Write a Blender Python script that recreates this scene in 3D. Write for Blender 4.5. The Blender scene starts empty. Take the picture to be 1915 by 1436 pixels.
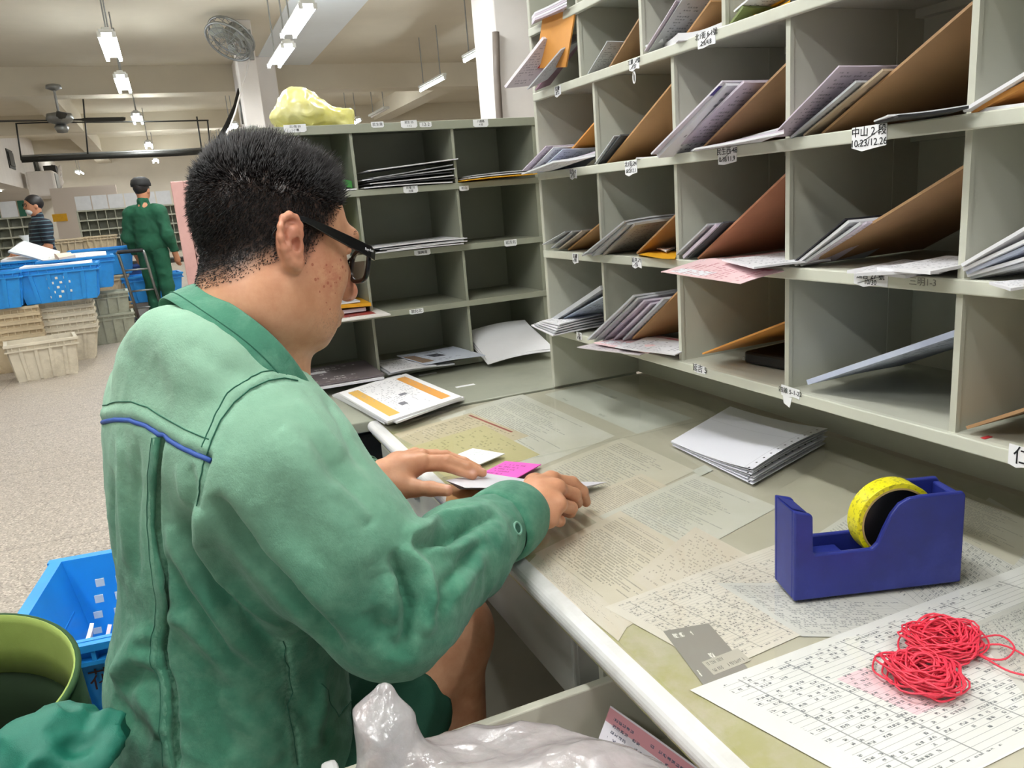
import bpy, bmesh, math, random
import numpy as np
from mathutils import Vector, Matrix

scene = bpy.context.scene
COL = scene.collection
R_ = math.radians
rng = random.Random(7)

# ------------------------------------------------------------------ camera
T = 0.76                      # height of the sorting desk
IMG_W, IMG_H, FPX = 1915, 1436, 1452.88
YAW, PITCH, ROLL = R_(22.5178), R_(13.5578), R_(-4.6278)
CAM = np.array([0.0, 0.0, T + 0.5])
_f = np.array([math.sin(YAW)*math.cos(PITCH), math.cos(YAW)*math.cos(PITCH), -math.sin(PITCH)])
_r0 = np.array([math.cos(YAW), -math.sin(YAW), 0.0])
_u0 = np.cross(_r0, _f)
_r = math.cos(ROLL)*_r0 + math.sin(ROLL)*_u0
_u = -math.sin(ROLL)*_r0 + math.cos(ROLL)*_u0
cam_data = bpy.data.cameras.new('camera')
cam_data.sensor_fit = 'HORIZONTAL'
cam_data.sensor_width = 36.0
cam_data.lens = 36.0*FPX/IMG_W
cam_data.clip_start = 0.02
cam_data.clip_end = 200
cam = bpy.data.objects.new('camera', cam_data)
COL.objects.link(cam)
cam.matrix_world = Matrix(((_r[0], _u[0], -_f[0], CAM[0]), (_r[1], _u[1], -_f[1], CAM[1]),
                           (_r[2], _u[2], -_f[2], CAM[2]), (0, 0, 0, 1)))
scene.camera = cam

# ------------------------------------------------------------------ world, exposure
world = bpy.data.worlds.new('world'); scene.world = world
world.use_nodes = True
_bg = world.node_tree.nodes['Background']
_bg.inputs['Color'].default_value = (0.93, 0.97, 1.0, 1)
_bg.inputs['Strength'].default_value = 0.26
scene.view_settings.view_transform = 'Standard'
scene.view_settings.look = 'None'
scene.view_settings.gamma = 1.0
scene.view_settings.use_curve_mapping = False
scene.view_settings.exposure = 0.36
LAMP_W = 15.0                 # watts of each hanging fluorescent fitting

# where a sight line of the photograph meets a plane of the room
def ray(px, py):
    return _f + _r*(px-IMG_W/2)/FPX - _u*(py-IMG_H/2)/FPX
def at_z(px, py, z=T):
    d = ray(px, py); return CAM + d*(z-CAM[2])/d[2]
def at_x(px, py, x):
    d = ray(px, py); return CAM + d*x/d[0]
def at_y(px, py, y):
    d = ray(px, py); return CAM + d*y/d[1]
def at_t(px, py, t):
    return CAM + ray(px, py)*t

# ------------------------------------------------------------------ colours and materials
def lin(h):
    h = h.lstrip('#'); o = []
    for i in (0, 2, 4):
        c = int(h[i:i+2], 16)/255
        o.append(c/12.92 if c <= 0.04045 else ((c+0.055)/1.055)**2.4)
    return (*o, 1.0)

class NT:
    """small helper round a node tree"""
    def __init__(s, name):
        s.m = bpy.data.materials.new(name); s.m.use_nodes = True
        s.t = s.m.node_tree; s.n = s.t.nodes; s.l = s.t.links
        s.b = s.n['Principled BSDF']; s.out = s.n['Material Output']
    def node(s, kind, **kw):
        n = s.n.new(kind)
        for k, v in kw.items():
            if hasattr(n, k): setattr(n, k, v)
        return n
    def put(s, sock, v):
        if hasattr(v, 'is_output'): s.l.new(v, sock)
        else: sock.default_value = v
    def math(s, op, a, b=0.0, c=None):
        n = s.n.new('ShaderNodeMath'); n.operation = op
        s.put(n.inputs[0], a); s.put(n.inputs[1], b)
        if c is not None: s.put(n.inputs[2], c)
        return n.outputs[0]
    def mix(s, f, a, b, blend='MIX'):
        n = s.n.new('ShaderNodeMix'); n.data_type = 'RGBA'; n.blend_type = blend
        s.put(n.inputs[0], f); s.put(n.inputs[6], a); s.put(n.inputs[7], b)
        return n.outputs[2]
    def ramp(s, f, p0, p1):
        n = s.n.new('ShaderNodeMapRange'); n.clamp = True
        s.put(n.inputs[0], f); n.inputs[1].default_value = p0; n.inputs[2].default_value = p1
        return n.outputs[0]
    def noise(s, scale, detail=4.0, rough=0.55, co=None, dist=0.0):
        n = s.n.new('ShaderNodeTexNoise'); n.inputs['Scale'].default_value = scale
        n.inputs['Detail'].default_value = detail; n.inputs['Roughness'].default_value = rough
        n.inputs['Distortion'].default_value = dist
        s.l.new(co if co is not None else s.co(), n.inputs['Vector'])
        return n.outputs[0]
    def co(s, which='Object'):
        if not hasattr(s, '_tc'): s._tc = s.n.new('ShaderNodeTexCoord')
        return s._tc.outputs[which]
    def sep(s, v):
        n = s.n.new('ShaderNodeSeparateXYZ'); s.l.new(v, n.inputs[0]); return n.outputs
    def comb(s, x, y, z=0.0):
        n = s.n.new('ShaderNodeCombineXYZ')
        s.put(n.inputs[0], x); s.put(n.inputs[1], y); s.put(n.inputs[2], z); return n.outputs[0]
    def white(s, v):
        n = s.n.new('ShaderNodeTexWhiteNoise'); n.noise_dimensions = '2D'
        s.l.new(v, n.inputs['Vector']); return n.outputs['Value']
    def bump(s, h, strength=0.3, dist=0.002):
        n = s.n.new('ShaderNodeBump'); n.inputs['Strength'].default_value = strength
        n.inputs['Distance'].default_value = dist; s.l.new(h, n.inputs['Height'])
        s.l.new(n.outputs[0], s.b.inputs['Normal'])
    def set(s, color=None, rough=None, metal=None, **kw):
        if color is not None: s.put(s.b.inputs['Base Color'], color)
        if rough is not None: s.put(s.b.inputs['Roughness'], rough)
        if metal is not None: s.put(s.b.inputs['Metallic'], metal)
        for k, v in kw.items(): s.put(s.b.inputs[k.replace('_', ' ')], v)
        return s.m

MATS = {}
def mat(name, hexa, rough=0.5, metal=0.0, var=0.10, scale=9.0, bump=0.0, dirt=None, **kw):
    if name in MATS: return MATS[name]
    g = NT(name); c = lin(hexa)
    if var:
        n = g.noise(scale, 5.0)
        lo = tuple(x*(1-var) for x in c[:3])+(1,); hi = tuple(min(1, x*(1+var)) for x in c[:3])+(1,)
        col = g.mix(g.ramp(n, 0.3, 0.7), lo, hi)
    else: col = c
    if dirt:
        col = g.mix(g.math('MULTIPLY', g.ramp(g.noise(scale*0.45, 6.0, 0.7), 0.52, 0.72), dirt[1]), col, lin(dirt[0]))
    g.set(col, rough, metal, **kw)
    if bump: g.bump(g.noise(scale*12, 3.0), bump, 0.002)
    MATS[name] = g.m
    return g.m

def emis(name, hexa, strength):
    g = NT(name)
    g.set(lin(hexa), 0.5, 0.0, Emission_Color=lin(hexa), Emission_Strength=strength)
    return g.m

def printed(name, paper='#e6e6e2', ink='#55585c', rows=26, cols=46, fill=0.62, table=False, tint=None, margin=0.07,
            band=None, rough=0.55, dens=0.8, stamp=None):
    """paper with lines of small print in its own UV space"""
    if name in MATS: return MATS[name]
    g = NT(name); u, v, _ = g.sep(g.co('UV'))
    r = g.math('MULTIPLY', v, float(rows)); ri = g.math('FLOOR', r); rf = g.math('FRACT', r)
    c = g.math('MULTIPLY', u, float(cols)); ci = g.math('FLOOR', c); cf = g.math('FRACT', c)
    inrow = g.math('MULTIPLY', g.math('GREATER_THAN', rf, 0.28), g.math('LESS_THAN', rf, 0.74))
    incol = g.math('LESS_THAN', cf, dens)
    word = g.math('LESS_THAN', g.white(g.comb(ci, ri)), fill)
    rowlen = g.math('LESS_THAN', u, g.math('MULTIPLY_ADD', g.white(g.comb(ri, 3.3)), 0.55, 0.45))
    rowon = g.math('LESS_THAN', g.white(g.comb(ri, 7.7)), 0.86)
    mar = g.math('MULTIPLY', g.math('MULTIPLY', g.math('GREATER_THAN', u, margin), g.math('LESS_THAN', u, 1-margin)),
                 g.math('MULTIPLY', g.math('GREATER_THAN', v, margin), g.math('LESS_THAN', v, 1-margin)))
    k = inrow
    for q in (incol, word, rowlen, rowon, mar): k = g.math('MULTIPLY', k, q)
    # strokes inside each character so that it does not read as a solid bar
    st = g.noise(1.0, 2.0, 0.6, g.comb(g.math('MULTIPLY', u, cols*3.1), g.math('MULTIPLY', v, rows*3.7)))
    k = g.math('MULTIPLY', k, g.ramp(st, 0.38, 0.55))
    if table:
        tl = g.math('MULTIPLY', g.math('LESS_THAN', rf, 0.085), 0.75)
        for x in (0.09, 0.2, 0.34, 0.47, 0.62, 0.8, 0.92):
            tl = g.math('MAXIMUM', tl, g.math('LESS_THAN', g.math('ABSOLUTE', g.math('SUBTRACT', u, x)), 0.0015))
        tl = g.math('MULTIPLY', g.math('MULTIPLY', tl, 0.7), mar)
        k = g.math('MAXIMUM', k, tl)
    base = g.mix(g.ramp(g.noise(7.0, 5.0, 0.65), 0.35, 0.75), lin(paper), lin(tint or paper))
    if band:   # a coloured band or block: (u0, u1, v0, v1, colour)
        for (u0, u1, v0, v1, hx) in band:
            bm_ = g.math('MULTIPLY', g.math('MULTIPLY', g.math('GREATER_THAN', u, u0), g.math('LESS_THAN', u, u1)),
                         g.math('MULTIPLY', g.math('GREATER_THAN', v, v0), g.math('LESS_THAN', v, v1)))
            base = g.mix(bm_, base, lin(hx))
    g.set(g.mix(k, base, lin(ink)), rough)
    MATS[name] = g.m
    return g.m

# ------------------------------------------------------------------ mesh building
def parent_offset(p):
    o = np.zeros(3)
    while p is not None:
        o += np.array(p.location); p = p.parent
    return o

class MB:
    def __init__(s): s.v, s.f, s.uv, s.mi = [], [], [], []
    def add(s, verts, faces, uvs=None, m=0):
        b = len(s.v); s.v += [tuple(map(float, p)) for p in verts]
        for i, f in enumerate(faces):
            s.f.append(tuple(b+k for k in f)); s.mi.append(m)
            s.uv.append(uvs[i] if uvs else None)
        return s
    def quad(s, a, b, c, d, m=0):
        return s.add([a, b, c, d], [(0, 1, 2, 3)], [[(0, 0), (1, 0), (1, 1), (0, 1)]], m)
    def box(s, c, size, rot=None, m=0, taper=1.0):
        x, y, z = (q/2 for q in size); V = []
        for sz, k in ((-1, taper), (1, 1.0)):
            for sx, sy in ((-1, -1), (1, -1), (1, 1), (-1, 1)):
                p = Vector((sx*x*k, sy*y*k, sz*z))
                if rot is not None: p = rot @ p
                V.append((p.x+c[0], p.y+c[1], p.z+c[2]))
        q = [(0, 0), (1, 0), (1, 1), (0, 1)]
        return s.add(V, [(3, 2, 1, 0), (4, 5, 6, 7), (0, 1, 5, 4), (1, 2, 6, 5), (2, 3, 7, 6), (3, 0, 4, 7)], [q]*6, m)
    def span(s, lo, hi, m=0):
        return s.box([(a+b)/2 for a, b in zip(lo, hi)], [abs(b-a) for a, b in zip(lo, hi)], None, m)
    def prism(s, poly, axis, a, b, m=0):
        """poly in the two other axes, extruded along axis (0,1,2) from a to b"""
        n = len(poly); V = []
        for w in (a, b):
            for (p, q) in poly:
                V.append({0: (w, p, q), 1: (p, w, q), 2: (p, q, w)}[axis])
        F = [tuple(range(n-1, -1, -1)), tuple(range(n, 2*n))]+[(i, (i+1) % n, n+(i+1) % n, n+i) for i in range(n)]
        return s.add(V, F, None, m)
    def tube(s, pts, r, n=8, closed=False, m=0, caps=True):
        P = [Vector(tuple(map(float, p))) for p in pts]; N = len(P)
        rr = r if isinstance(r, (list, tuple)) else [r]*N
        up = None; V = []
        for i in range(N):
            a = P[i-1] if (i > 0 or closed) else P[i]
            b = P[(i+1) % N] if (i < N-1 or closed) else P[i]
            t = (b-a).normalized() if (b-a).length > 1e-9 else Vector((0, 0, 1))
            if up is None:
                up = t.orthogonal().normalized()
            up = (up - t*up.dot(t))
            up = up.normalized() if up.length > 1e-6 else t.orthogonal().normalized()
            w = t.cross(up)
            for k in range(n):
                an = 2*math.pi*k/n
                V.append(P[i]+(up*math.cos(an)+w*math.sin(an))*rr[i])
        F = []
        for i in range(N if closed else N-1):
            j = (i+1) % N
            for k in range(n):
                F.append((i*n+k, i*n+(k+1) % n, j*n+(k+1) % n, j*n+k))
        if caps and not closed:
            F.append(tuple(range(n-1, -1, -1))); F.append(tuple((N-1)*n+k for k in range(n)))
        return s.add(V, F, None, m)
    def lathe(s, prof, n=32, c=(0, 0, 0), R=None, m=0, closed=False):
        V = []
        for (r, z) in prof:
            for k in range(n):
                a = 2*math.pi*k/n; p = Vector((r*math.cos(a), r*math.sin(a), z))
                if R is not None: p = R @ p
                V.append((p.x+c[0], p.y+c[1], p.z+c[2]))
        F = []; L = len(prof)
        for i in range(L if closed else L-1):
            j = (i+1) % L
            for k in range(n):
                F.append((i*n+k, i*n+(k+1) % n, j*n+(k+1) % n, j*n+k))
        if not closed:
            F.append(tuple(range(n-1, -1, -1))); F.append(tuple((L-1)*n+k for k in range(n)))
        return s.add(V, F, None, m)
    def sheet(s, A, B, C, t=0.001, bend=0.0, nx=6, ny=6, m=0, seed=0, wob=0.0, crinkle=0.0):
        """parallelogram sheet with corner B between A and C; u runs B->C, v runs A->B; t below the face"""
        A, B, C = (np.array(q, float) for q in (A, B, C))
        e1, e2 = C-B, B-A; nrm = np.cross(e1, e2); nrm /= np.linalg.norm(nrm)+1e-12
        if nrm[2] < 0: nrm = -nrm
        rs = np.random.RandomState(seed); ph = rs.rand(4)*6.28
        top, uvs = [], []
        for j in range(ny+1):
            for i in range(nx+1):
                u, v = i/nx, j/ny
                h = bend*4*u*(1-u)+wob*math.sin(3.1*u+ph[0])*math.sin(4.0*v+ph[1])+crinkle*(rs.rand()-.5)
                top.append(A+e1*u+e2*v+nrm*h); uvs.append((u, v))
        n = len(top); V = [tuple(p) for p in top]+[tuple(p-nrm*t) for p in top]
        F, UV = [], []; W = nx+1
        flip = np.dot(np.cross(e1, e2), nrm) < 0
        for j in range(ny):
            for i in range(nx):
                q = [j*W+i, j*W+i+1, (j+1)*W+i+1, (j+1)*W+i]
                if flip: q = q[::-1]
                F.append(tuple(q)); UV.append([uvs[k] for k in q])
                q2 = [k+n for k in q[::-1]]
                F.append(tuple(q2)); UV.append([uvs[k-n] for k in q2])
        bd = [i for i in range(W)]+[j*W+nx for j in range(1, ny+1)]+[ny*W+i for i in range(nx-1, -1, -1)]+[j*W for j in range(ny-1, 0, -1)]
        for a, b in zip(bd, bd[1:]+bd[:1]):
            q = [b, a, a+n, b+n]
            if flip: q = q[::-1]
            F.append(tuple(q)); UV.append([(0.5, 0.01)]*4)
        return s.add(V, F, UV, m)
    def build(s, name, mats, parent=None, smooth=False, bevel=0.0, subsurf=0, auto=None):
        off = parent_offset(parent)
        me = bpy.data.meshes.new(name)
        me.from_pydata([(p[0]-off[0], p[1]-off[1], p[2]-off[2]) for p in s.v], [], s.f)
        if any(q is not None for q in s.uv):
            L = me.uv_layers.new(name='UVMap')
            for p in me.polygons:
                q = s.uv[p.index]
                for k, li in enumerate(p.loop_indices):
                    L.data[li].uv = q[k] if q is not None else (0.5, 0.01)
        mats = mats if isinstance(mats, (list, tuple)) else [mats]
        for m in mats: me.materials.append(m)
        if len(mats) > 1: me.polygons.foreach_set('material_index', s.mi)
        if smooth: me.polygons.foreach_set('use_smooth', [True]*len(me.polygons))
        me.update()
        o = bpy.data.objects.new(name, me); COL.objects.link(o)
        if parent is not None: o.parent = parent
        if bevel:
            b = o.modifiers.new('bevel', 'BEVEL'); b.width = bevel; b.segments = 2; b.limit_method = 'ANGLE'; b.angle_limit = R_(35)
        if subsurf:
            b = o.modifiers.new('subsurf', 'SUBSURF'); b.levels = subsurf; b.render_levels = subsurf
        return o

def tag(o, label=None, cat=None, group=None, kind=None):
    if label: o['label'] = label
    if cat: o['category'] = cat
    if group: o['group'] = group
    if kind: o['kind'] = kind
    return o
def thing(name, loc, label, cat, group=None):
    o = bpy.data.objects.new(name, None); COL.objects.link(o)
    o.location = tuple(map(float, loc)); o.empty_display_size = 0.05
    return tag(o, label, cat, group)
def struct(mb, name, m, **kw):
    return tag(mb.build(name, m, **kw), kind='structure')
def dup(root, loc, rz, label, group=None):
    r = root.copy(); COL.objects.link(r); r.location = tuple(map(float, loc)); r.rotation_euler = (0, 0, rz)
    r['label'] = label
    if group: r['group'] = group
    for ch in list(root.children):
        c = ch.copy(); COL.objects.link(c); c.parent = r
        for g in list(ch.children):
            d = g.copy(); COL.objects.link(d); d.parent = c
    return r
def lettering(txt, size, loc, rot, m, parent, name='lettering'):
    cu = bpy.data.curves.new(name, 'FONT'); cu.body = txt; cu.size = size
    cu.align_x = 'CENTER'; cu.align_y = 'CENTER'; cu.extrude = 0.00015
    cu.materials.append(m)
    tmp = bpy.data.objects.new('tmp', cu); COL.objects.link(tmp)
    me = bpy.data.meshes.new_from_object(tmp.evaluated_get(bpy.context.evaluated_depsgraph_get()))
    bpy.data.objects.remove(tmp); bpy.data.curves.remove(cu); me.name = name
    o = bpy.data.objects.new(name, me); COL.objects.link(o); o.parent = parent
    M = rot.to_4x4(); off = parent_offset(parent)
    M.translation = Vector((loc[0]-off[0], loc[1]-off[1], loc[2]-off[2]))
    o.matrix_local = M
    return o
def frame(xaxis, yaxis):
    x = Vector(xaxis).normalized(); y = Vector(yaxis); y = (y-x*y.dot(x)).normalized(); z = x.cross(y)
    return Matrix(((x.x, y.x, z.x), (x.y, y.y, z.y), (x.z, y.z, z.z)))

# ------------------------------------------------------------------ sculpting: blended solids meshed with surface nets
class Sculpt:
    def __init__(s): s.ops = []; s.lo = np.full(3, 1e9); s.hi = -s.lo
    def _add(s, fn, lo, hi, k, mode):
        lo, hi = np.minimum(lo, hi), np.maximum(lo, hi)
        s.ops.append((fn, lo, hi, k, mode))
        if mode == 'u': s.lo = np.minimum(s.lo, lo); s.hi = np.maximum(s.hi, hi)
    def cone(s, a, b, ra, rb=None, k=0.02, mode='u'):
        rb = ra if rb is None else rb
        a, b = np.array(a, float), np.array(b, float); ab = b-a; L2 = max(float(ab@ab), 1e-12); r = max(ra, rb)
        def fn(P):
            h = np.clip(((P-a)@ab)/L2, 0, 1)
            return np.linalg.norm(P-a-h[:, None]*ab, axis=1)-(ra+(rb-ra)*h)
        s._add(fn, np.minimum(a, b)-r, np.maximum(a, b)+r, k, mode); return s
    def chain(s, pts, rad, k=0.01, mode='u'):
        for i in range(len(pts)-1): s.cone(pts[i], pts[i+1], rad[i], rad[i+1], k, mode)
        return s
    def ell(s, c, r, R=None, k=0.02, mode='u'):
        c, r = np.array(c, float), np.array(r, float)
        M = np.eye(3) if R is None else np.array(R, float)     # columns are the ellipsoid's axes
        def fn(P):
            q = (P-c)@M; k0 = np.linalg.norm(q/r, axis=1); k1 = np.linalg.norm(q/(r*r), axis=1)
            return k0*(k0-1)/np.maximum(k1, 1e-9)
        e = np.abs(M)@r
        s._add(fn, c-e, c+e, k, mode); return s
    def rbox(s, c, half, rad, R=None, k=0.02, mode='u'):
        c, h = np.array(c, float), np.array(half, float)-rad
        M = np.eye(3) if R is None else np.array(R, float)
        def fn(P):
            q = np.abs((P-c)@M)-h
            return np.linalg.norm(np.maximum(q, 0), axis=1)+np.minimum(q.max(1), 0)-rad
        e = np.abs(M)@(h+rad)
        s._add(fn, c-e, c+e, k, mode); return s
    def cut(s, p, n):
        """keep only the side of the plane that n points away from"""
        p, n = np.array(p, float), np.array(n, float); n = n/np.linalg.norm(n)
        s.ops.append((lambda P: (P-p)@n, np.full(3, -1e3), np.full(3, 1e3), 0.0, 'i')); return s
    def __call__(s, P, m):
        d = np.full(len(P), 1e3)
        for fn, lo, hi, k, mode in s.ops:
            mm = m+k; ix = np.nonzero(((P > lo-mm) & (P < hi+mm)).all(1))[0]
            if not len(ix): continue
            e = fn(P[ix]); c = d[ix]
            if mode == 'u':
                if k <= 0: d[ix] = np.minimum(c, e); continue
                h = np.clip(0.5+0.5*(c-e)/k, 0, 1); d[ix] = np.where(c > 100, e, c*(1-h)+e*h-k*h*(1-h))
            elif mode == 'd':
                kk = max(k, 1e-6); h = np.clip(0.5-0.5*(c+e)/kk, 0, 1); d[ix] = c*(1-h)-e*h+kk*h*(1-h)
            else: d[ix] = np.maximum(c, e)
        return d
    def mesh(s, h, project=True):
        lo = s.lo-4*h; H = 16*h; n = np.ceil((s.hi+4*h-lo)/H).astype(int)+1
        cells = np.stack(np.meshgrid(*[np.arange(q) for q in n], indexing='ij'), -1).reshape(-1, 3)
        for size, nxt in ((16, 4), (4, 4)):
            ctr = lo+(cells+0.5)*size*h; d = s(ctr, size*h*1.8)
            cells = cells[np.abs(d) < size*h*1.35]
            off = np.stack(np.meshgrid(*[np.arange(4)]*3, indexing='ij'), -1).reshape(-1, 3)
            cells = (cells[:, None]*4+off[None]).reshape(-1, 3)
        B = 1 << 20
        key = lambda q: (q[..., 0].astype(np.int64)*B+q[..., 1])*B+q[..., 2]
        co = np.array([(i, j, k) for i in (0, 1) for j in (0, 1) for k in (0, 1)])
        allc = (cells[:, None]+co[None]).reshape(-1, 3)
        uk, inv = np.unique(key(allc), return_inverse=True)
        uc = np.stack([uk//(B*B), (uk//B) % B, uk % B], -1)
        val = s(lo+uc*h, 3*h)[inv].reshape(-1, 8)
        ins = val < 0; act = ins.any(1) & ~ins.all(1)
        cells, val, ins = cells[act], val[act], ins[act]
        order = np.argsort(key(cells)); cells, val, ins = cells[order], val[order], ins[order]; ck = key(cells)
        acc = np.zeros((len(cells), 3)); cnt = np.zeros(len(cells))
        for a in range(8):
            for b in range(a+1, 8):
                if np.abs(co[a]-co[b]).sum() != 1: continue
                x = ins[:, a] != ins[:, b]
                t = val[x, a]/(val[x, a]-val[x, b]); acc[x] += co[a]+(co[b]-co[a])*t[:, None]; cnt[x] += 1
        V = lo+(cells+acc/cnt[:, None])*h
        F = []
        ci = {0: 4, 1: 2, 2: 1}
        for ax in range(3):
            bx, cx = [(1, 2), (2, 0), (0, 1)][ax]
            x = np.nonzero(ins[:, 0] != ins[:, ci[ax]])[0]; base = cells[x]; q = []
            for db, dc in ((0, 0), (-1, 0), (-1, -1), (0, -1)):
                w = base.copy(); w[:, bx] += db; w[:, cx] += dc
                kk = key(w); p = np.clip(np.searchsorted(ck, kk), 0, len(ck)-1); q.append(np.where(ck[p] == kk, p, -1))
            q = np.stack(q, -1); ok = (q >= 0).all(1); q, fl = q[ok], ins[x[ok], 0]
            q[~fl] = q[~fl][:, ::-1]
            F.append(q)
        F = np.concatenate(F)
        if project:
            e = h*0.25
            for _ in range(2):
                d0 = s(V, 3*h); g = np.stack([s(V+np.eye(3)[i]*e, 3*h)-s(V-np.eye(3)[i]*e, 3*h) for i in range(3)], -1)/(2*e)
                gn = np.linalg.norm(g, axis=1, keepdims=True)
                V = V-g/np.maximum(gn, 0.3)**2*np.clip(d0, -h, h)[:, None]*0.9
        return V, F

def vnormals(V, F):
    n = np.cross(V[F[:, 2]]-V[F[:, 0]], V[F[:, 3]]-V[F[:, 1]]); N = np.zeros_like(V)
    for i in range(4): np.add.at(N, F[:, i], n)
    return N/np.maximum(np.linalg.norm(N, axis=1, keepdims=True), 1e-12)

def np_mesh(name, V, F, mats, parent=None, smooth=True, mi=None, attrs=None):
    off = parent_offset(parent)
    me = bpy.data.meshes.new(name); V = np.asarray(V)-off; F = np.asarray(F); k = F.shape[1]
    me.vertices.add(len(V)); me.vertices.foreach_set('co', V.astype(np.float32).ravel())
    me.loops.add(F.size); me.loops.foreach_set('vertex_index', F.astype(np.int32).ravel())
    me.polygons.add(len(F)); me.polygons.foreach_set('loop_start', np.arange(0, F.size, k, dtype=np.int32))
    me.polygons.foreach_set('loop_total', np.full(len(F), k, np.int32))
    me.update(calc_edges=True); me.validate()
    if smooth: me.polygons.foreach_set('use_smooth', [True]*len(me.polygons))
    for m in (mats if isinstance(mats, (list, tuple)) else [mats]): me.materials.append(m)
    if mi is not None: me.polygons.foreach_set('material_index', np.asarray(mi, np.int32))
    for nm, a in (attrs or {}).items():
        at = me.attributes.new(nm, 'FLOAT', 'POINT'); at.data.foreach_set('value', np.asarray(a, np.float32))
    o = bpy.data.objects.new(name, me); COL.objects.link(o)
    if parent is not None: o.parent = parent
    return o

def polydist(P, line):
    """distance of each point to a polyline, and the position along it"""
    best = np.full(len(P), 1e9); par = np.zeros(len(P)); n = len(line)-1
    for i in range(n):
        a, b = np.array(line[i]), np.array(line[i+1]); ab = b-a
        h = np.clip(((P-a)@ab)/max(float(ab@ab), 1e-12), 0, 1)
        d = np.linalg.norm(P-a-h[:, None]*ab, axis=1); x = d < best
        best[x] = d[x]; par[x] = (i+h[x])/n
    return best, par
# ================================================================== the hall
CEIL = 3.75
def terrazzo():
    g = NT('terrazzo'); co = g.co()
    v = g.node('ShaderNodeTexVoronoi'); v.inputs['Scale'].default_value = 150; g.l.new(co, v.inputs['Vector'])
    r = g.node('ShaderNodeSeparateColor'); g.l.new(v.outputs['Color'], r.inputs[0])
    a = g.mix(g.ramp(r.outputs[0], 0.1, 0.95), lin('#938a7f'), lin('#ada396'))
    a = g.mix(g.math('GREATER_THAN', r.outputs[1], 0.88), a, lin('#7b7167'))
    a = g.mix(g.math('GREATER_THAN', r.outputs[2], 0.88), a, lin('#c0b6a9'))
    a = g.mix(g.math('MULTIPLY', g.ramp(g.noise(1.3, 6, 0.65), 0.45, 0.75), 0.25), a, lin('#9a8f84'))
    x, y, _ = g.sep(co)
    jx = g.math('LESS_THAN', g.math('FRACT', g.math('DIVIDE', g.math('ADD', x, 0.31), 1.2)), 0.006)
    jy = g.math('LESS_THAN', g.math('FRACT', g.math('DIVIDE', y, 1.2)), 0.006)
    a = g.mix(g.math('MULTIPLY', g.math('MAXIMUM', jx, jy), 0.6), a, lin('#5d564f'))
    return g.set(a, 0.38)
M_floor = terrazzo()
M_cream = mat('cream_paint', '#d8cfbb', 0.75, var=0.03, scale=2)
M_white = mat('white_paint', '#eae4de', 0.7, var=0.04, scale=3)
M_strip = mat('white_ceiling_board', '#e9eef0', 0.6, var=0.02, scale=2)
M_wall = mat('wall_paint', '#e2dacb', 0.75, var=0.04, scale=1.5)
M_steel = mat('galvanised_steel', '#9a9c9a', 0.4, 0.8, var=0.12)
M_dark = mat('dark_steel', '#33332f', 0.5, 0.2)
M_black = mat('black_plastic', '#141416', 0.38, var=0.1)
M_blackm = mat('matt_black', '#1a1a1b', 0.7)
M_tube = emis('fluorescent_tube', '#f4fbff', 42.0)
M_batten = mat('white_enamel', '#eceee9', 0.4, var=0.02)
M_glow = emis('lit_ceiling_panel', '#fffdf0', 5.0)

struct(MB().quad((-9, -4, 0), (9, -4, 0), (9, 31, 0), (-9, 31, 0)), 'floor', M_floor)
mb = MB(); mb.span((-9, -4, CEIL), (9, 31, CEIL+0.1)); struct(mb, 'ceiling', M_cream)
mb = MB(); mb.span((-9, 30, 0), (9, 30.15, CEIL)); struct(mb, 'wall_back', M_wall)
mb = MB(); mb.span((-9.15, -4, 0), (-9, 30, CEIL)); struct(mb, 'wall_left', M_wall)
mb = MB(); mb.span((9, -4, 0), (9.15, 30, CEIL)); struct(mb, 'wall_right', M_wall)
for i, (y, zb) in enumerate(((14.5, 3.33), (20.2, 3.35), (25.5, 3.35))):
    mb = MB(); mb.span((-3.0 if i else -3.0, y, zb), (9, y+0.45, CEIL)); struct(mb, 'beam_%d' % (i+1), M_cream)
for i, x in enumerate((-1.75, 5.2)):
    mb = MB(); mb.span((x, 14.95, 3.38), (x+0.42, 30, CEIL)); struct(mb, 'beam_%d' % (i+4), M_cream)
mb = MB(); mb.span((1.78, 3.0, CEIL-0.015), (2.72, 14.5, CEIL+0.01)); struct(mb, 'trim_1', M_strip)
mb = MB(); mb.span((-3.2, 8, 2.42), (-3.0, 30, CEIL)); struct(mb, 'wall_fascia', M_white)
mb = MB(); mb.span((-9, 8, 2.36), (-3.0, 30, 2.42)); struct(mb, 'ceiling_low', M_white)
mb = MB(); mb.span((1.42, 13.75, 0), (2.02, 14.5, CEIL)); struct(mb, 'column_1', M_white, bevel=0.02)
mb = MB(); mb.span((2.58, 6.0, 0), (2.98, 6.45, CEIL)); struct(mb, 'column_2', M_white, bevel=0.015)

_ca, _cb = at_y(441, 100, 11.3), at_y(477, 100, 11.3)
mb = MB(); mb.span((_ca[0], 11.3, 0), (_cb[0], 11.6, CEIL)); struct(mb, 'column_3', M_white, bevel=0.01)

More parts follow.
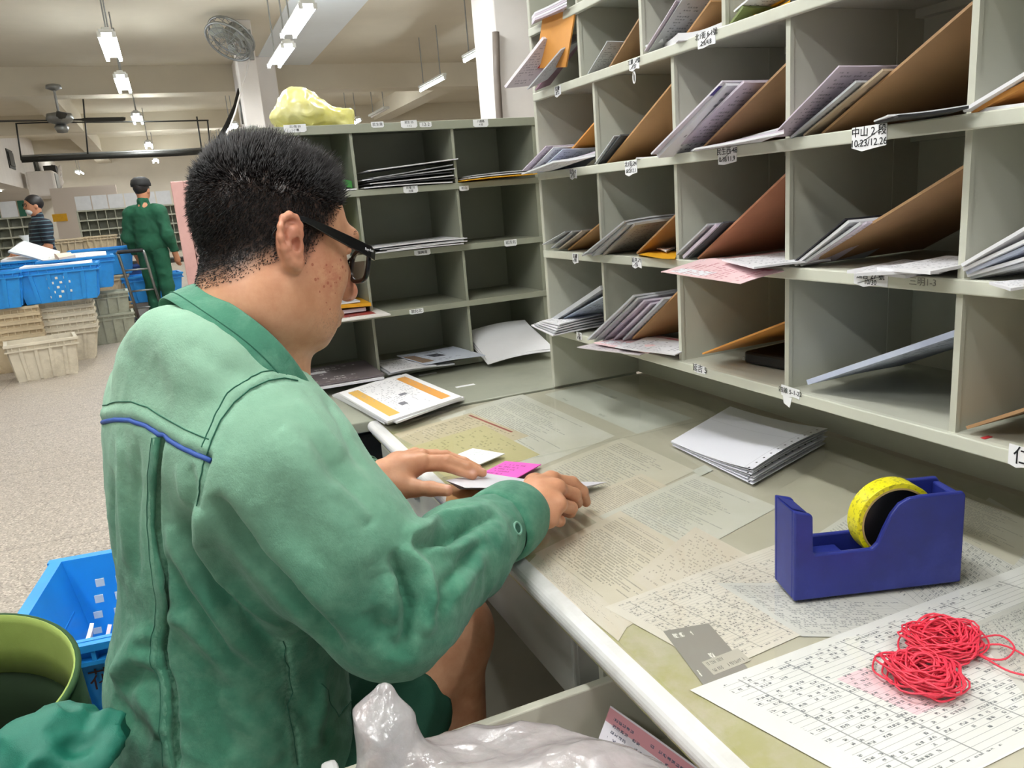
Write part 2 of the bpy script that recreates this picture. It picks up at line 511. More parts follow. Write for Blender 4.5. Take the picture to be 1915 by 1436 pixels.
# ---- hanging twin-tube lamps
def make_lamp(n_tubes=2):
    L = thing('ceiling_lamp', (0, 0, 0), 'x', 'lamp')
    w = 0.17 if n_tubes == 2 else 0.06
    b = MB(); b.box((0, 0, 0.035), (w*0.75, 1.24, 0.03)); b.box((0, 0, 0.055), (0.07, 1.2, 0.03)); b.build('batten', M_batten, L, bevel=0.006)
    for s in ((-1, 1) if n_tubes == 2 else (0,)):
        MB().tube([(s*0.062, -0.59, 0), (s*0.062, 0.59, 0)], 0.017, 10).build('tube', M_tube, L, smooth=True)
        for e in (-1, 1):
            MB().box((s*0.062, e*0.605, 0.004), (0.036, 0.022, 0.05)).build('lamp_holder', M_batten, L, bevel=0.003)
    for e in (-1, 1):
        MB().tube([(0, e*0.42, 0.06), (0, e*0.42, CEIL-3.0)], 0.008, 6).build('rod', M_steel, L)
    a = bpy.data.lights.new('lamp_light', 'AREA'); a.shape = 'RECTANGLE'; a.size = 0.05; a.size_y = 1.16
    a.energy = LAMP_W; a.color = (1.0, 0.985, 0.95); a.spread = R_(175)
    ao = bpy.data.objects.new('lamp_light', a); COL.objects.link(ao); ao.parent = L; ao.location = (0, 0, -0.022)
    return L
G_l = 'fluorescent lamps hanging from the hall ceiling'
lamp0 = make_lamp(2)
spots = [((207, 90), 'twin-tube lamp hanging nearest on the left, high above the aisle of crates'),
         ((230, 158), 'twin-tube lamp in front of the ceiling beam, second of the left row'),
         ((257, 223), 'twin-tube lamp just right of the ceiling fan, beyond the beam'),
         ((278, 272), 'small far twin-tube lamp above the black pipe, fourth of the left row'),
         ((291, 301), 'tiny far twin-tube lamp just under the black pipe'),
         ((301, 327), 'farthest tiny lamp of the left row, above the man in green'),
         ((556, 42), 'bright twin-tube lamp under the white ceiling strip, nearer one with bracket'),
         ((525, 106), 'bright twin-tube lamp under the white ceiling strip, farther one right of wall fan')]
first = True
for (px, lb) in spots:
    p = at_z(*px, 3.0)
    if first: lamp0.location = tuple(p); lamp0['label'] = lb; lamp0['group'] = G_l; first = False
    else: dup(lamp0, p, 0, lb, G_l)
for p in ((-0.2, 0.6, 3.0), (-0.2, 3.2, 3.0), (-0.2, 5.8, 3.0), (1.5, 2.9, 3.0), (-1.75, -0.4, 3.0), (-1.75, 2.6, 3.0), (1.5, -0.6, 3.0), (1.5, 5.4, 3.0), (-1.9, 6.0, 3.0)):
    dup(lamp0, p, 0, 'twin-tube lamp of the rows hanging over the sorting desk', G_l)
for p in ((1.5, 17, 3.0), (1.5, 21, 3.0), (1.5, 24, 3.0), (1.5, 28, 3.0), (3.9, 17, 3.0), (3.9, 22, 3.0), (3.9, 27.5, 3.0), (-2.2, 28, 3.0)):  # unseen lamps added to brighten the far end of the hall
    dup(lamp0, p, 0, 'unseen twin-tube lamp added behind the back pigeonhole rack to brighten the far hall', G_l)
s1 = make_lamp(1)
s1.location = tuple(at_z(900, 97, 3.0)); tag(s1, 'single-tube lamp at the upper right beside the white column', group=G_l)
dup(s1, at_z(808, 158, 3.0), 0, 'single-tube lamp hanging between the yellow bag and the white column', G_l)
L = thing('ceiling_lamp', at_z(708, 212, 3.0), 'unlit lamp batten above the back pigeonhole rack, tubes dark', 'lamp', G_l)
b = MB(); b.box(np.array(L.location)+(0, 0, 0.03), (0.12, 1.2, 0.04)); b.build('batten', M_batten, L, bevel=0.006)
MB().tube([np.array(L.location)+(0, -0.58, 0), np.array(L.location)+(0, 0.58, 0)], 0.016, 8).build('tube', M_white, L, smooth=True)
for e in (-1, 1): MB().tube([np.array(L.location)+(0, e*0.42, 0.05), np.array(L.location)+(0, e*0.42, 0.75)], 0.008, 6).build('rod', M_steel, L)
for i, (x, y) in enumerate(((-3.9, 12.5), (-4.4, 17), (-3.8, 22))):
    b = MB(); b.box((x, y, 2.345), (0.6, 1.2, 0.03))
    tag(b.build('ceiling_panel_light', M_glow), ['square light panel of the low ceiling, nearest', 'light panel of the low ceiling, middle one', 'light panel of the low ceiling, farthest'][i], 'lamp', 'lit panels in the low ceiling')

# ---- ceiling fan
fp = at_y(112, 222, 14.0)
F = thing('ceiling_fan', fp, 'dark ceiling fan with brushed motor hanging at the upper left', 'fan')
o = np.array(fp)
MB().tube([o+(0, 0, 0.08), o+(0, 0, 0.45)], 0.018, 8).build('downrod', M_steel, F)
MB().lathe([(0.02, 0.50), (0.10, 0.48), (0.11, 0.43), (0.03, 0.40)], 20, o).build('canopy', M_steel, F, smooth=True)
MB().lathe([(0.05, 0.09), (0.17, 0.07), (0.19, 0.0), (0.16, -0.05), (0.08, -0.08), (0.02, -0.1)], 24, o).build('motor', M_steel, F, smooth=True)
MB().lathe([(0.07, -0.09), (0.1, -0.13), (0.07, -0.2), (0.01, -0.21)], 16, o).build('light_kit', M_steel, F, smooth=True)
for k in range(4):
    a = R_(8+90*k); M = Matrix.Rotation(a, 3, 'Z') @ Matrix.Rotation(R_(-15), 3, 'X'); b = MB()
    V = []
    for (x, w) in ((0.17, 0.02), (0.28, 0.03), (0.36, 0.06), (0.86, 0.068), (0.9, 0.05)):
        for sy in (-1, 1):
            for sz in (-.005, .005):
                p = M @ Vector((x, sy*w, sz-0.02)); V.append((p.x+o[0], p.y+o[1], p.z+o[2]))
    FF = [(0, 1, 3, 2), (16, 18, 19, 17)]
    for i in range(4):
        q = i*4
        FF += [(q+0, q+2, q+6, q+4), (q+1, q+5, q+7, q+3), (q+0, q+4, q+5, q+1), (q+2, q+3, q+7, q+6)]
    b.add(V, FF); b.build('blade', M_dark, F)
# ---- wall fan on the column
wf = at_y(430, 73, 11.0)
F = thing('wall_fan', at_y(464, 82, 11.3), 'wall fan with wire guard on the white column, turned left', 'fan')
ax = Vector((-0.50, -0.42, -0.75)).normalized(); Rw = frame(ax.orthogonal(), ax.cross(ax.orthogonal()))
o = np.array(wf); b = MB()
for r in (0.29, 0.24, 0.17, 0.1):
    for d in ((0.05, -0.05) if r > 0.28 else (0.085,)):
        b.tube([o+np.array(Rw @ Vector((r*math.cos(2*math.pi*k/28), r*math.sin(2*math.pi*k/28), d))) for k in range(28)], 0.006 if r < 0.29 else 0.016, 6, True)
for k in range(16):
    a = 2*math.pi*k/16
    b.tube([o+np.array(Rw @ Vector((r*math.cos(a), r*math.sin(a), d))) for r, d in ((0.03, 0.09), (0.2, 0.085), (0.29, 0.05), (0.29, -0.05), (0.12, -0.12))], 0.004, 5)
b.build('guard', M_steel, F, smooth=True)
for k in range(3):
    a = R_(120*k+30); b = MB(); V = []
    for (r, w0, w1, t0, t1) in ((0.05, -.25, .25, -.03, .03), (0.15, -.45, .55, -.035, .035), (0.26, -.3, .5, -.03, .03)):
        for an, tz in ((a+w0, t0), (a+w1, t1)):
            for e in (-.003, .003): V.append(o+np.array(Rw @ Vector((r*math.cos(an), r*math.sin(an), tz+e))))
    FF = []
    for i in range(2):
        q = i*4; FF += [(q, q+2, q+6, q+4), (q+1, q+5, q+7, q+3), (q, q+4, q+5, q+1), (q+2, q+3, q+7, q+6)]
    b.add(V, FF+[(0, 1, 3, 2), (8, 10, 11, 9)]); b.build('blade', mat('grey_blade', '#a6a89e', 0.4), F)
MB().lathe([(0.02, -0.22), (0.09, -0.2), (0.11, -0.1), (0.07, -0.02), (0.03, 0.05), (0.01, 0.09)], 20, o, Rw).build('motor', mat('fan_grey', '#8f9088', 0.45), F, smooth=True)
b = MB(); b.tube([o-np.array(ax)*0.15, o+(0.16, 0.16, -0.06), at_y(464, 92, 11.27)], 0.028, 8); b.box(at_y(465, 84, 11.27), (0.09, 0.06, 0.36)); b.build('bracket', M_steel, F)
# ---- cables down the column, pipes
def run(name, pts, r, m, lb, cat, n=8):
    return tag(MB().tube(pts, r, n).build(name, m, smooth=True), lb, cat)
run('white_cable', [at_y(467, 98, 11.26), at_y(462, 135, 11.2), at_y(452, 165, 11.15), at_y(440, 210, 11.0), at_y(425, 250, 10.9), at_y(412, 275, 10.8)], 0.010, M_white, 'white cable hanging from the wall fan down to the conduit bundle', 'cable')
run('black_cable', [at_y(448, 168, 13.6), at_y(440, 200, 13.2), at_y(424, 235, 12.7), at_y(405, 268, 12.3), at_y(396, 300, 12.0), at_y(392, 330, 12.0), at_y(394, 345, 12.0)*(1, 1, 0)+(0, 0, .004)], 0.035, M_blackm, 'thick dark cable bundle slanting down beside the white column', 'cable')
run('pipe', [at_y(446, 172, 13.7), at_y(452, 200, 13.7), at_y(456, 232, 13.7)], 0.03, M_steel, 'short grey pipe on the left edge of the white column', 'pipe')
P = [at_y(x, y, 15.0) for x, y in ((40, 299), (100, 296), (165, 293), (250, 290), (330, 287), (392, 283))]
OP = run('overhead_pipe', P, 0.045, M_dark, 'long black pipe hung across the hall below the ceiling fan', 'pipe')
MB().tube([p+(0, 0.1, 0.06) for p in P], 0.02, 8).build('conduit', M_steel, OP, smooth=True)
run('hanger_rail', [at_y(x, y, 15.0) for x, y in ((30, 231), (80, 229), (200, 228), (300, 227), (390, 225))], 0.012, M_dark, 'thin dark rail above the black pipe, passing behind the fan', 'rail')
for (a, b_, lb) in (((30, 230), (40, 300), 'hanger rod of the black pipe at its left end'), ((155, 180), (165, 295), 'hanger rod of the black pipe right of the fan'),
                    ((368, 218), (378, 285), 'hanger rod of the black pipe, left of the pair by the column'), ((388, 225), (394, 285), 'hanger rod of the black pipe, right of the pair by the column')):
    run('hanger_rod', [at_y(*a, 15.0), at_y(*b_, 15.0)], 0.013, M_dark, lb, 'rod', 6)
run('drain_pipe', [at_y(927, 60, 5.96), at_y(929, 140, 5.96), at_y(934, 222, 5.96), at_y(934, 222, 5.96)*(1, 1, 0)+(0, 0, 0.002)], 0.03, mat('brown_pipe', '#6f655c', 0.5), 'brown vertical pipe on the left edge of the right white column', 'pipe')
for i, (px, lb) in enumerate((((20, 298), 'square vent in the white upper wall, leftmost'), ((68, 312), 'square vent in the white upper wall, second'),
                              ((102, 322), 'square vent in the white upper wall, third'), ((116, 327), 'square vent in the white upper wall, farthest'))):
    p = at_x(*px, -2.99); b = MB(); b.box(p, (0.02, 0.75, 0.42)); b.box(p+(0.02, 0, 0), (0.02, 0.6, 0.3))
    tag(b.build('vent', M_dark), lb, 'vent', 'vents in the upper wall')
# small fan and television box on a bracket of the far upper wall
p = at_x(112, 340, -2.6)
Fz = thing('far_wall_fan', p, 'small pale wall fan far off below the row of vents', 'fan')
b = MB(); RR = frame((0, 1, 0), (0.2, 0, 1))
for r in (0.45, 0.3, 0.15): b.tube([p+np.array(RR @ Vector((r*math.cos(k*.3), r*math.sin(k*.3), 0))) for k in range(21)], 0.025, 5, True)
for k in range(8): b.tube([p, p+np.array(RR @ Vector((.45*math.cos(k*.785), .45*math.sin(k*.785), 0)))], 0.015, 5)
b.build('guard', M_white, Fz); MB().lathe([(0.02, 0.1), (0.14, 0.05), (0.14, -0.2), (0.02, -0.25)], 12, p, RR).build('motor', M_white, Fz, smooth=True)
b = MB(); b.tube([p+(-.1, 0, 0), p+(-0.4, 0, -0.1)], 0.06, 6); b.build('bracket', M_white, Fz)
p = at_x(82, 345, -2.6)
Z = thing('wall_television', p, 'small pale box television on a far wall bracket', 'television')
MB().box(p, (0.6, 0.8, 0.6)).build('casing', M_white, Z, bevel=0.05); MB().box(p+(0.31, -0.0, 0.02), (0.02, 0.6, 0.42)).build('screen', M_steel, Z)
MB().box(at_x(99, 336, -2.75), (0.3, 0.5, 0.75)).build('wall_mount', M_dark, Z)

# ================================================================== crates of the hall
M_blue = mat('blue_plastic', '#2490de', 0.38, var=0.10, scale=5, dirt=('#2a5f94', 0.35))
M_navy = mat('navy_plastic', '#173a7a', 0.45, var=0.12)
M_beige = mat('beige_plastic', '#cfc6b2', 0.5, var=0.12, scale=6, dirt=('#857961', 0.6))
M_tan = mat('tan_plastic', '#c9b797', 0.5, var=0.12, scale=6, dirt=('#86694c', 0.6))
M_grey = mat('grey_green_plastic', '#a5a794', 0.5, var=0.12, scale=6, dirt=('#6f6d59', 0.6))
M_hole = mat('white_sticker', '#e4e2da', 0.5, var=0.05)
def crate_mesh(w, d, h, tp=0.86, wall=0.012, ribs=4):
    """open tub standing on z=0: body, rim"""
    b = MB()
    def ring(z, k, inset=0): return [(sx*(w/2*k-inset), sy*(d/2*k-inset), z) for sx, sy in ((-1, -1), (1, -1), (1, 1), (-1, 1))]
    R0, R1, I1, I0 = ring(0, tp), ring(h, 1.0), ring(h, 1.0, wall), ring(wall, tp, wall)
    V = R0+R1+I1+I0; F = [(3, 2, 1, 0), (12, 13, 14, 15)]
    for i in range(4):
        j = (i+1) % 4; F += [(i, j, 4+j, 4+i), (4+i, 4+j, 8+j, 8+i), (8+i, 8+j, 12+j, 12+i)]
    b.add(V, F)
    # upright ribs on the four walls
    def rib(x0, y0, x1, y1, t, sx, sy):
        b.add([(x0-t*abs(sy), y0-t*abs(sx), 0.01), (x0+t*abs(sy), y0+t*abs(sx), 0.01), (x1+t*abs(sy), y1+t*abs(sx), h*0.8), (x1-t*abs(sy), y1-t*abs(sx), h*0.8),
               (x0-t*abs(sy)+sx*.012, y0-t*abs(sx)+sy*.012, 0.01), (x0+t*abs(sy)+sx*.012, y0+t*abs(sx)+sy*.012, 0.01),
               (x1+t*abs(sy)+sx*.016, y1+t*abs(sx)+sy*.016, h*0.8), (x1-t*abs(sy)+sx*.016, y1-t*abs(sx)+sy*.016, h*0.8)],
              [(4, 5, 6, 7), (0, 4, 7, 3), (1, 2, 6, 5), (3, 7, 6, 2), (0, 1, 5, 4)])
    k1 = tp+(1-tp)*0.8
    for i in range(ribs):
        u = (-0.5+(i+0.5)/ribs)*0.86
        for s in (-1, 1): rib(u*w*tp, s*d/2*tp, u*w*k1, s*d/2*k1, 0.012*w/0.5, 0, s)
    for i in range(max(2, ribs-1)):
        u = (-0.5+(i+0.5)/max(2, ribs-1))*0.84
        for s in (-1, 1): rib(s*w/2*tp, u*d*tp, s*w/2*k1, u*d*k1, 0.012*w/0.5, s, 0)
    r = MB()
    for z0, z1, g in ((h*0.93, h-0.0012, 0.022), (h*0.80, h*0.835, 0.02)):
        for s in (-1, 1):
            r.box((0, s*(d/2+g/2-0.006), (z0+z1)/2), (w+2*g, g, z1-z0)); r.box((s*(w/2+g/2-0.006), 0, (z0+z1)/2), (g, d-0.0125, z1-z0))
    for i in range(9):
        u = (-0.5+(i+0.5)/9)*0.96
        for s in (-1, 1):
            r.box((u*w, s*(d/2+0.004), h*0.88), (0.008, 0.018, h*0.1)); r.box((s*(w/2+0.004), u*d, h*0.88), (0.018, 0.008, h*0.1))
    return b, r
def make_crate(name, w, d, h, m, holes=0, tp=0.86, ribs=4):
    C = thing(name, (0, 0, 0), 'x', 'crate')
    b, r = crate_mesh(w, d, h, tp, ribs=ribs); b.build('body', m, C); r.build('rim', m, C)
    if holes:
        q = MB()
        for j in range(5):
            for i in range(3):
                k = tp+(1-tp)*(0.15+j*0.13); s = 0.022
                x = (i-1)*0.07+(0.02 if j % 2 else -0.01)
                y = -d/2*k-0.004; z = h*(0.15+j*0.13)
                q.box((x, y, z), (s, 0.006, s))
        q.build('hole_panel', M_hole, C)
    return C
crates = {}
def put_crate(kind, loc, rz, label, group):
    if kind not in crates:
        w, d, h, m, holes, tp, nm = KINDS[kind]
        crates[kind] = c = make_crate(nm, w, d, h, m, holes, tp)
        c.location = tuple(map(float, loc)); c.rotation_euler = (0, 0, rz); c['label'] = label; c['group'] = group; return c
    return dup(crates[kind], loc, rz, label, group)
KINDS = {'blue': (0.70, 0.50, 0.34, M_blue, 1, 0.86, 'blue_crate'), 'beige': (0.54, 0.38, 0.34, M_beige, 0, 0.86, 'beige_crate'),
         'tan': (0.54, 0.40, 0.34, M_tan, 0, 0.78, 'tan_crate'), 'nest': (0.54, 0.38, 0.34, M_beige, 0, 0.78, 'nested_crate'), 'plain': (0.70, 0.50, 0.34, M_blue, 0, 0.86, 'blue_crate'), 'small': (0.40, 0.32, 0.27, M_tan, 0, 0.86, 'tan_crate'), 'grey': (0.50, 0.38, 0.33, M_grey, 0, 0.88, 'grey_crate'), 'navy': (0.5, 0.42, 0.35, M_navy, 0, 0.9, 'navy_bin')}
GB, GS = 'blue crates full of post on the left', 'beige crates standing in the aisle'
R8 = R_(2)
def xs(px, Y): return float(at_y(px, 520, Y)[0])
put_crate('beige', (-1.22, 8.12, 0), R_(9), 'single pale crate standing empty on the floor in front of its stack', GS)
for i in range(5):      # nested stack under the dotted blue crate
    put_crate('nest', (-1.10, 8.95, 0.068*i), R8, ['bottom', 'second', 'third', 'fourth', 'topmost'][i]+' beige crate of the nested stack below the dotted blue crate', GS)
put_crate('blue', (xs(112, 8.85), 8.85, 0.614), R8, 'blue crate with a panel of white dots, front of the blue group', GB)
for i in range(5):
    put_crate('tan', (xs(-2, 8.75), 8.75, 0.068*i), R8, ['bottom', 'second', 'third', 'fourth', 'topmost'][i]+' tan crate of the nested stack at the left picture edge', GS)
put_crate('plain', (xs(-38, 8.7), 8.7, 0.614), R8, 'blue crate cut by the left picture edge, on the tan stack', GB)
put_crate('navy', (xs(62, 9.4), 9.4, 0.0), R8, 'dark blue bin standing between the two nested stacks', GB)
put_crate('navy', (xs(62, 9.4), 9.4, 0.352), R8, 'second dark blue bin stacked on the first between the nested stacks', GB)
put_crate('grey', (-0.78, 9.95, 0.0), R_(4), 'lower grey crate of the pair beside the aisle', GS)
put_crate('grey', (-0.80, 9.95, 0.24), R_(4), 'upper grey crate of the pair beside the aisle', GS)
put_crate('grey', (-0.74, 11.9, 0.0), R_(4), 'lower grey crate of the farther pair along the aisle', GS)
put_crate('grey', (-0.74, 11.9, 0.26), R_(4), 'upper grey crate of the farther pair along the aisle', GS)
put_crate('tan', (-1.42, 9.95, 0.0), R_(4), 'tan crate hidden low under the right blue crate', GS)
put_crate('tan', (-1.42, 9.95, 0.30), R_(4), 'tan crate carrying the right blue crate', GS)
put_crate('plain', (xs(150, 9.75), 9.75, 0.645), R_(4), 'blue crate with a pale lid of papers, right and behind the dotted one', GB)
put_crate('plain', (xs(78, 10.1), 10.1, 0.66), R_(-3), 'blue crate under the plastic-wrapped papers, beside the striped man', GB)
put_crate('grey', (xs(78, 10.1), 10.1, 0.0), 0, 'grey crate low at the back left, bottom of a hidden pile', GS)
put_crate('grey', (xs(78, 10.1), 10.1, 0.331), 0, 'grey crate at the back left carrying a blue crate', GS)
put_crate('plain', (xs(200, 11.4), 11.3, 0.69), R_(4), 'farther blue crate behind the lid of papers', GB)
put_crate('tan', (xs(196, 11.4), 11.3, 0.0), R_(4), 'tan crate low below the farther blue crate', GS)
put_crate('tan', (xs(196, 11.4), 11.3, 0.345), R_(4), 'tan crate under the farther blue crate', GS)
put_crate('navy', (xs(238, 13.2), 13.2, 0.352), R_(4), 'dark blue bin beside the green-uniformed man, far back', GB)
put_crate('navy', (xs(238, 13.2), 13.2, 0.0), R_(4), 'dark blue bin on the floor beside the green-uniformed man, far back', GB)
put_crate('small', (xs(134, 12.3), 12.3, 0.90), R_(8), 'small tan crate piled high at the right of the striped man', GS)
for i in range(3):
    put_crate('grey', (xs(136, 12.3), 12.3, 0.284*i), R_(8), ['grey crate on the floor', 'middle grey crate', 'upper grey crate'][i]+' below the small tan crate beside the striped man', GS)
put_crate('small', (xs(200, 12.6), 12.6, 0.905), R_(-4), 'small tan crate with open top behind the farther blue crate', GS)
for i in range(3):
    put_crate('grey', (xs(200, 12.6), 12.6, 0.286*i), R_(-4), ['lowest grey crate', 'middle grey crate', 'upper grey crate'][i]+' of the pile under the open small tan crate', GS)
put_crate('plain', (xs(283, 11.3), 11.35, 0.30), R_(5), 'blue crate standing on the hand truck beside the green-uniformed man', GB)
# loose papers on and in the crates
M_paper = mat('white_paper', '#e9e9ec', 0.6, var=0.04)
M_wrap = mat('clear_wrap', '#dfe4e8', 0.2, var=0.1)
def loose(name, c, w, d, rz, t, m, lb, cat, tilt=(0, 0), wob=0.004, seed=1):
    Rz = Matrix.Rotation(rz, 3, 'Z') @ Matrix.Rotation(R_(tilt[0]), 3, 'X') @ Matrix.Rotation(R_(tilt[1]), 3, 'Y')
    q = [np.array(c)+np.array(Rz @ Vector((x, y, t))) for x, y in ((-w/2, -d/2), (-w/2, d/2), (w/2, d/2))]
    return tag(MB().sheet(q[0], q[1], q[2], t, wob=wob, seed=seed).build(name, m), lb, cat)
loose('paper_sheaf', (xs(112, 8.85), 8.85, 0.935), 0.6, 0.4, R8, 0.03, M_paper, 'sheaf of post lying on the dotted blue crate', 'papers', (2, 1), 0.012, 3)
loose('paper_sheaf', (xs(150, 9.75), 9.75, 0.975), 0.6, 0.42, R_(4), 0.03, printed('hall_print', rows=12, cols=18), 'printed papers covering the blue crate right of the dotted one', 'papers', (3, 0), 0.012, 4)
loose('letter_bundle', (xs(130, 9.6), 9.6, 0.98), 0.16, 0.2, 0.3, 0.05, mat('peach_paper', '#e6cdb8', 0.6), 'peach coloured bundle of letters between two blue crates', 'letters', (10, 0), 0.01, 5)
loose('wrapped_papers', (xs(75, 10.0), 10.0, 1.07), 0.40, 0.28, R_(-32), 0.02, M_wrap, 'tilted wrapped magazine on the papers beside the striped man', 'magazine', (18, 22), 0.01, 6)
loose('paper_sheaf', (xs(78, 10.1), 10.1, 0.985), 0.62, 0.42, R_(-3), 0.035, M_paper, 'loose white papers in the blue crate beside the striped man', 'papers', (0, 2), 0.02, 7)
loose('letter_bundle', (xs(50, 9.3), 9.3, 0.68), 0.16, 0.18, 0.1, 0.06, mat('buff_paper', '#dcc9a6', 0.6), 'buff letters showing above the dark blue bin', 'letters', (15, 10), 0.01, 8)

# ---- far pigeonhole shelving with posted sheets
M_shelf_far = mat('far_shelf_paint', '#b9baa9', 0.5, var=0.05)
def far_rack(x0, x1, y, z0, z1, nx, nz, lb, sheet_cols):
    K = thing('far_pigeonhole_rack', ((x0+x1)/2, y, 0), lb, 'shelf')
    b = MB(); b.span((x0, y+0.28, z0), (x1, y+0.3, z1)); b.span((x0, y, 0), (x0+0.03, y+0.3, z1)); b.span((x1-0.03, y, 0), (x1, y+0.3, z1)); b.build('carcass', M_shelf_far, K)
    for i in range(nz+1):
        z = z0+(z1-z0)*i/nz
        MB().span((x0, y-0.01, z-0.014), (x1, y+0.3, z+0.014)).build('shelf_board', M_shelf_far, K)
    for i in range(1, nx):
        x = x0+(x1-x0)*i/nx; MB().span((x-.006, y+.01, z0), (x+.006, y+.29, z1)).build('divider', M_shelf_far, K)
    MB().span((x0, y-0.35, z0-0.2), (x1, y+0.3, z0-0.12)).build('worktop', M_dark, K)
    x = x0+0.02
    for i, (w, hx) in enumerate(sheet_cols):
        tag(MB().span((x, y-0.01, z1+0.01), (x+w-0.02, y, z1+0.27)).build('posted_sheet', mat('posted_'+hx, hx, 0.6, var=0.05)),
            '%s posted sheet along the top of %s, number %d from left' % ({'#dfe1e4': 'white', '#0f7d55': 'green', '#1a5a44': 'dark green', '#d7dccf': 'pale'}[hx], 'the left far rack' if x0 < -2 else 'the right far rack', i+1), 'notice', 'notices along the far racks'); x += w
    return K
far_rack(-1.52, 0.45, 17.0, 0.72, 1.62, 12, 5, 'long far pigeonhole rack behind the green-uniformed man', [(0.28, '#dfe1e4')]*6)
far_rack(-3.6, -2.02, 15.5, 0.6, 1.56, 8, 6, 'far pigeonhole rack at the left picture edge behind the striped man', [(0.3, '#d7dccf'), (0.4, '#dfe1e4'), (0.1, '#0f7d55'), (0.2, '#dfe1e4'), (0.1, '#1a5a44'), (0.26, '#dfe1e4'), (0.12, '#1a5a44')])
g = NT('pink_brick'); bt = g.node('ShaderNodeTexBrick'); bt.inputs['Color1'].default_value = lin('#c3aa9c'); bt.inputs['Color2'].default_value = lin('#ab8f83'); bt.inputs['Mortar'].default_value = lin('#d8ccc2')
bt.inputs['Scale'].default_value = 5.0; g.l.new(g.co(), bt.inputs['Vector'])
mb = MB(); mb.span((-2.2, 19.9, 0), (-0.9, 20.0, 2.2)); struct(mb, 'partition', g.set(bt.outputs[0], 0.8))
tag(MB().span(at_y(97, 401, 19.88)-(0, 0.01, 0), at_y(127, 413, 19.88)+(0, 0.02, 0)).build('yellow_sign', mat('yellow_sign', '#e0a818', 0.5)), 'yellow and orange board right of the striped man', 'sign')
p = at_y(40, 470, 12.8)
Z = thing('far_desk', (p[0], 12.8, 0), 'dark far desk behind the blue crates at the left edge', 'desk')
MB().span((p[0]-0.9, 12.5, 0.82), (p[0]+0.25, 13.3, 0.87)).build('desk_top', M_dark, Z)
for sx in (-0.85, 0.2):
    for sy in (12.55, 13.25): MB().span((p[0]+sx-.02, sy-.02, 0), (p[0]+sx+.02, sy+.02, 0.82)).build('leg', M_steel, Z)
tag(MB().lathe([(0.02, 0), (0.2, 0.02), (0.22, 0.12), (0.15, 0.22), (0.06, 0.26), (0.1, 0.33), (0.02, 0.3)], 14, at_y(57, 471, 12.7)-(0, 0, 0.10)).build('plastic_bag', M_wrap, smooth=True), 'white plastic bag on the far desk left of the striped man', 'bag')

# ---- hand truck
p = np.array((-0.36, 10.75, 0)); Z = thing('hand_truck', p, 'silver hand truck with red base beside the green-uniformed man', 'hand truck')
b = MB()
for s in (-0.14, 0.14): b.tube([p+(s-0.09, -0.35, 0.98), p+(s-0.08, -0.33, 0.93), p+(s, 0, 0.06)], 0.017, 8)
for t in (0.25, 0.5, 0.8): b.tube([p+(-0.14-0.08*t, -0.33*t, 0.06+0.87*t), p+(0.14-0.08*t, -0.33*t, 0.06+0.87*t)], 0.012, 6)
b.build('frame', M_steel, Z, smooth=True)
MB().tube([p+(-0.23, -0.35, 0.98), p+(0.05, -0.35, 0.98)], 0.022, 8).build('handle', M_blackm, Z)
MB().span(p+(-0.2, -0.02, 0.02), p+(0.2, 0.28, 0.05)).build('toe_plate', mat('red_enamel', '#8e2626', 0.45), Z)
for s in (-0.19, 0.19): MB().lathe([(0.02, -.02), (0.075, -.02), (0.085, 0), (0.075, .02), (0.02, .02)], 18, p+(s, -0.06, 0.085), frame((0, 1, 0), (0, 0, 1))).build('wheel', M_black, Z, smooth=True)
tag(MB().box(p+(0.04, 0.62, 0.151), (0.46, 0.4, 0.298)).build('carton', mat('carton', '#a8a9a5', 0.7)), 'grey box on the floor under the blue crate of the hand truck', 'box')

# ---- pink lattice panel
q0 = at_y(318, 340, 4.0)
Z = thing('lattice_panel', (q0[0]+0.3, 4.0, 0), 'pink steel panel with a pierced lattice, behind the seated man\'s head', 'panel')
M_pink = mat('pink_enamel', '#c99c95', 0.45, var=0.07, dirt=('#96695f', 0.4))
x0, zt = q0[0], q0[2]
b = MB(); b.span((x0, 3.98, 0), (x0+0.055, 4.02, zt)); b.span((x0+0.62, 3.98, 0), (x0+0.70, 4.02, zt)); b.span((x0+.055, 3.981, zt-0.07), (x0+0.62, 4.019, zt)); b.span((x0+.055, 3.981, 0), (x0+0.62, 4.019, 0.72))
b.build('panel_frame', M_pink, Z, bevel=0.004)
b = MB(); c = 0.045
for i in range(12):
    for j in range(14):
        cx, cz = x0+0.058+c*(i+0.5), 0.74+c*(j+0.5)
        b.tube([(cx+0.0235*math.cos(k*math.pi/4), 4.0, cz+0.0235*math.sin(k*math.pi/4)) for k in range(8)], 0.0042, 4, True)
        for d in (0.7854, 2.356): b.tube([(cx-0.023*math.cos(d), 4.0, cz-0.023*math.sin(d)), (cx+0.023*math.cos(d), 4.0, cz+0.023*math.sin(d))], 0.003, 4)
b.build('lattice', mat('pink_grille', '#c8aca8', 0.45), Z)
MB().span((x0+0.055, 4.012, 0.72), (x0+0.62, 4.016, zt-0.07)).build('backing', mat('dark_mesh', '#4a3b39', 0.7), Z)
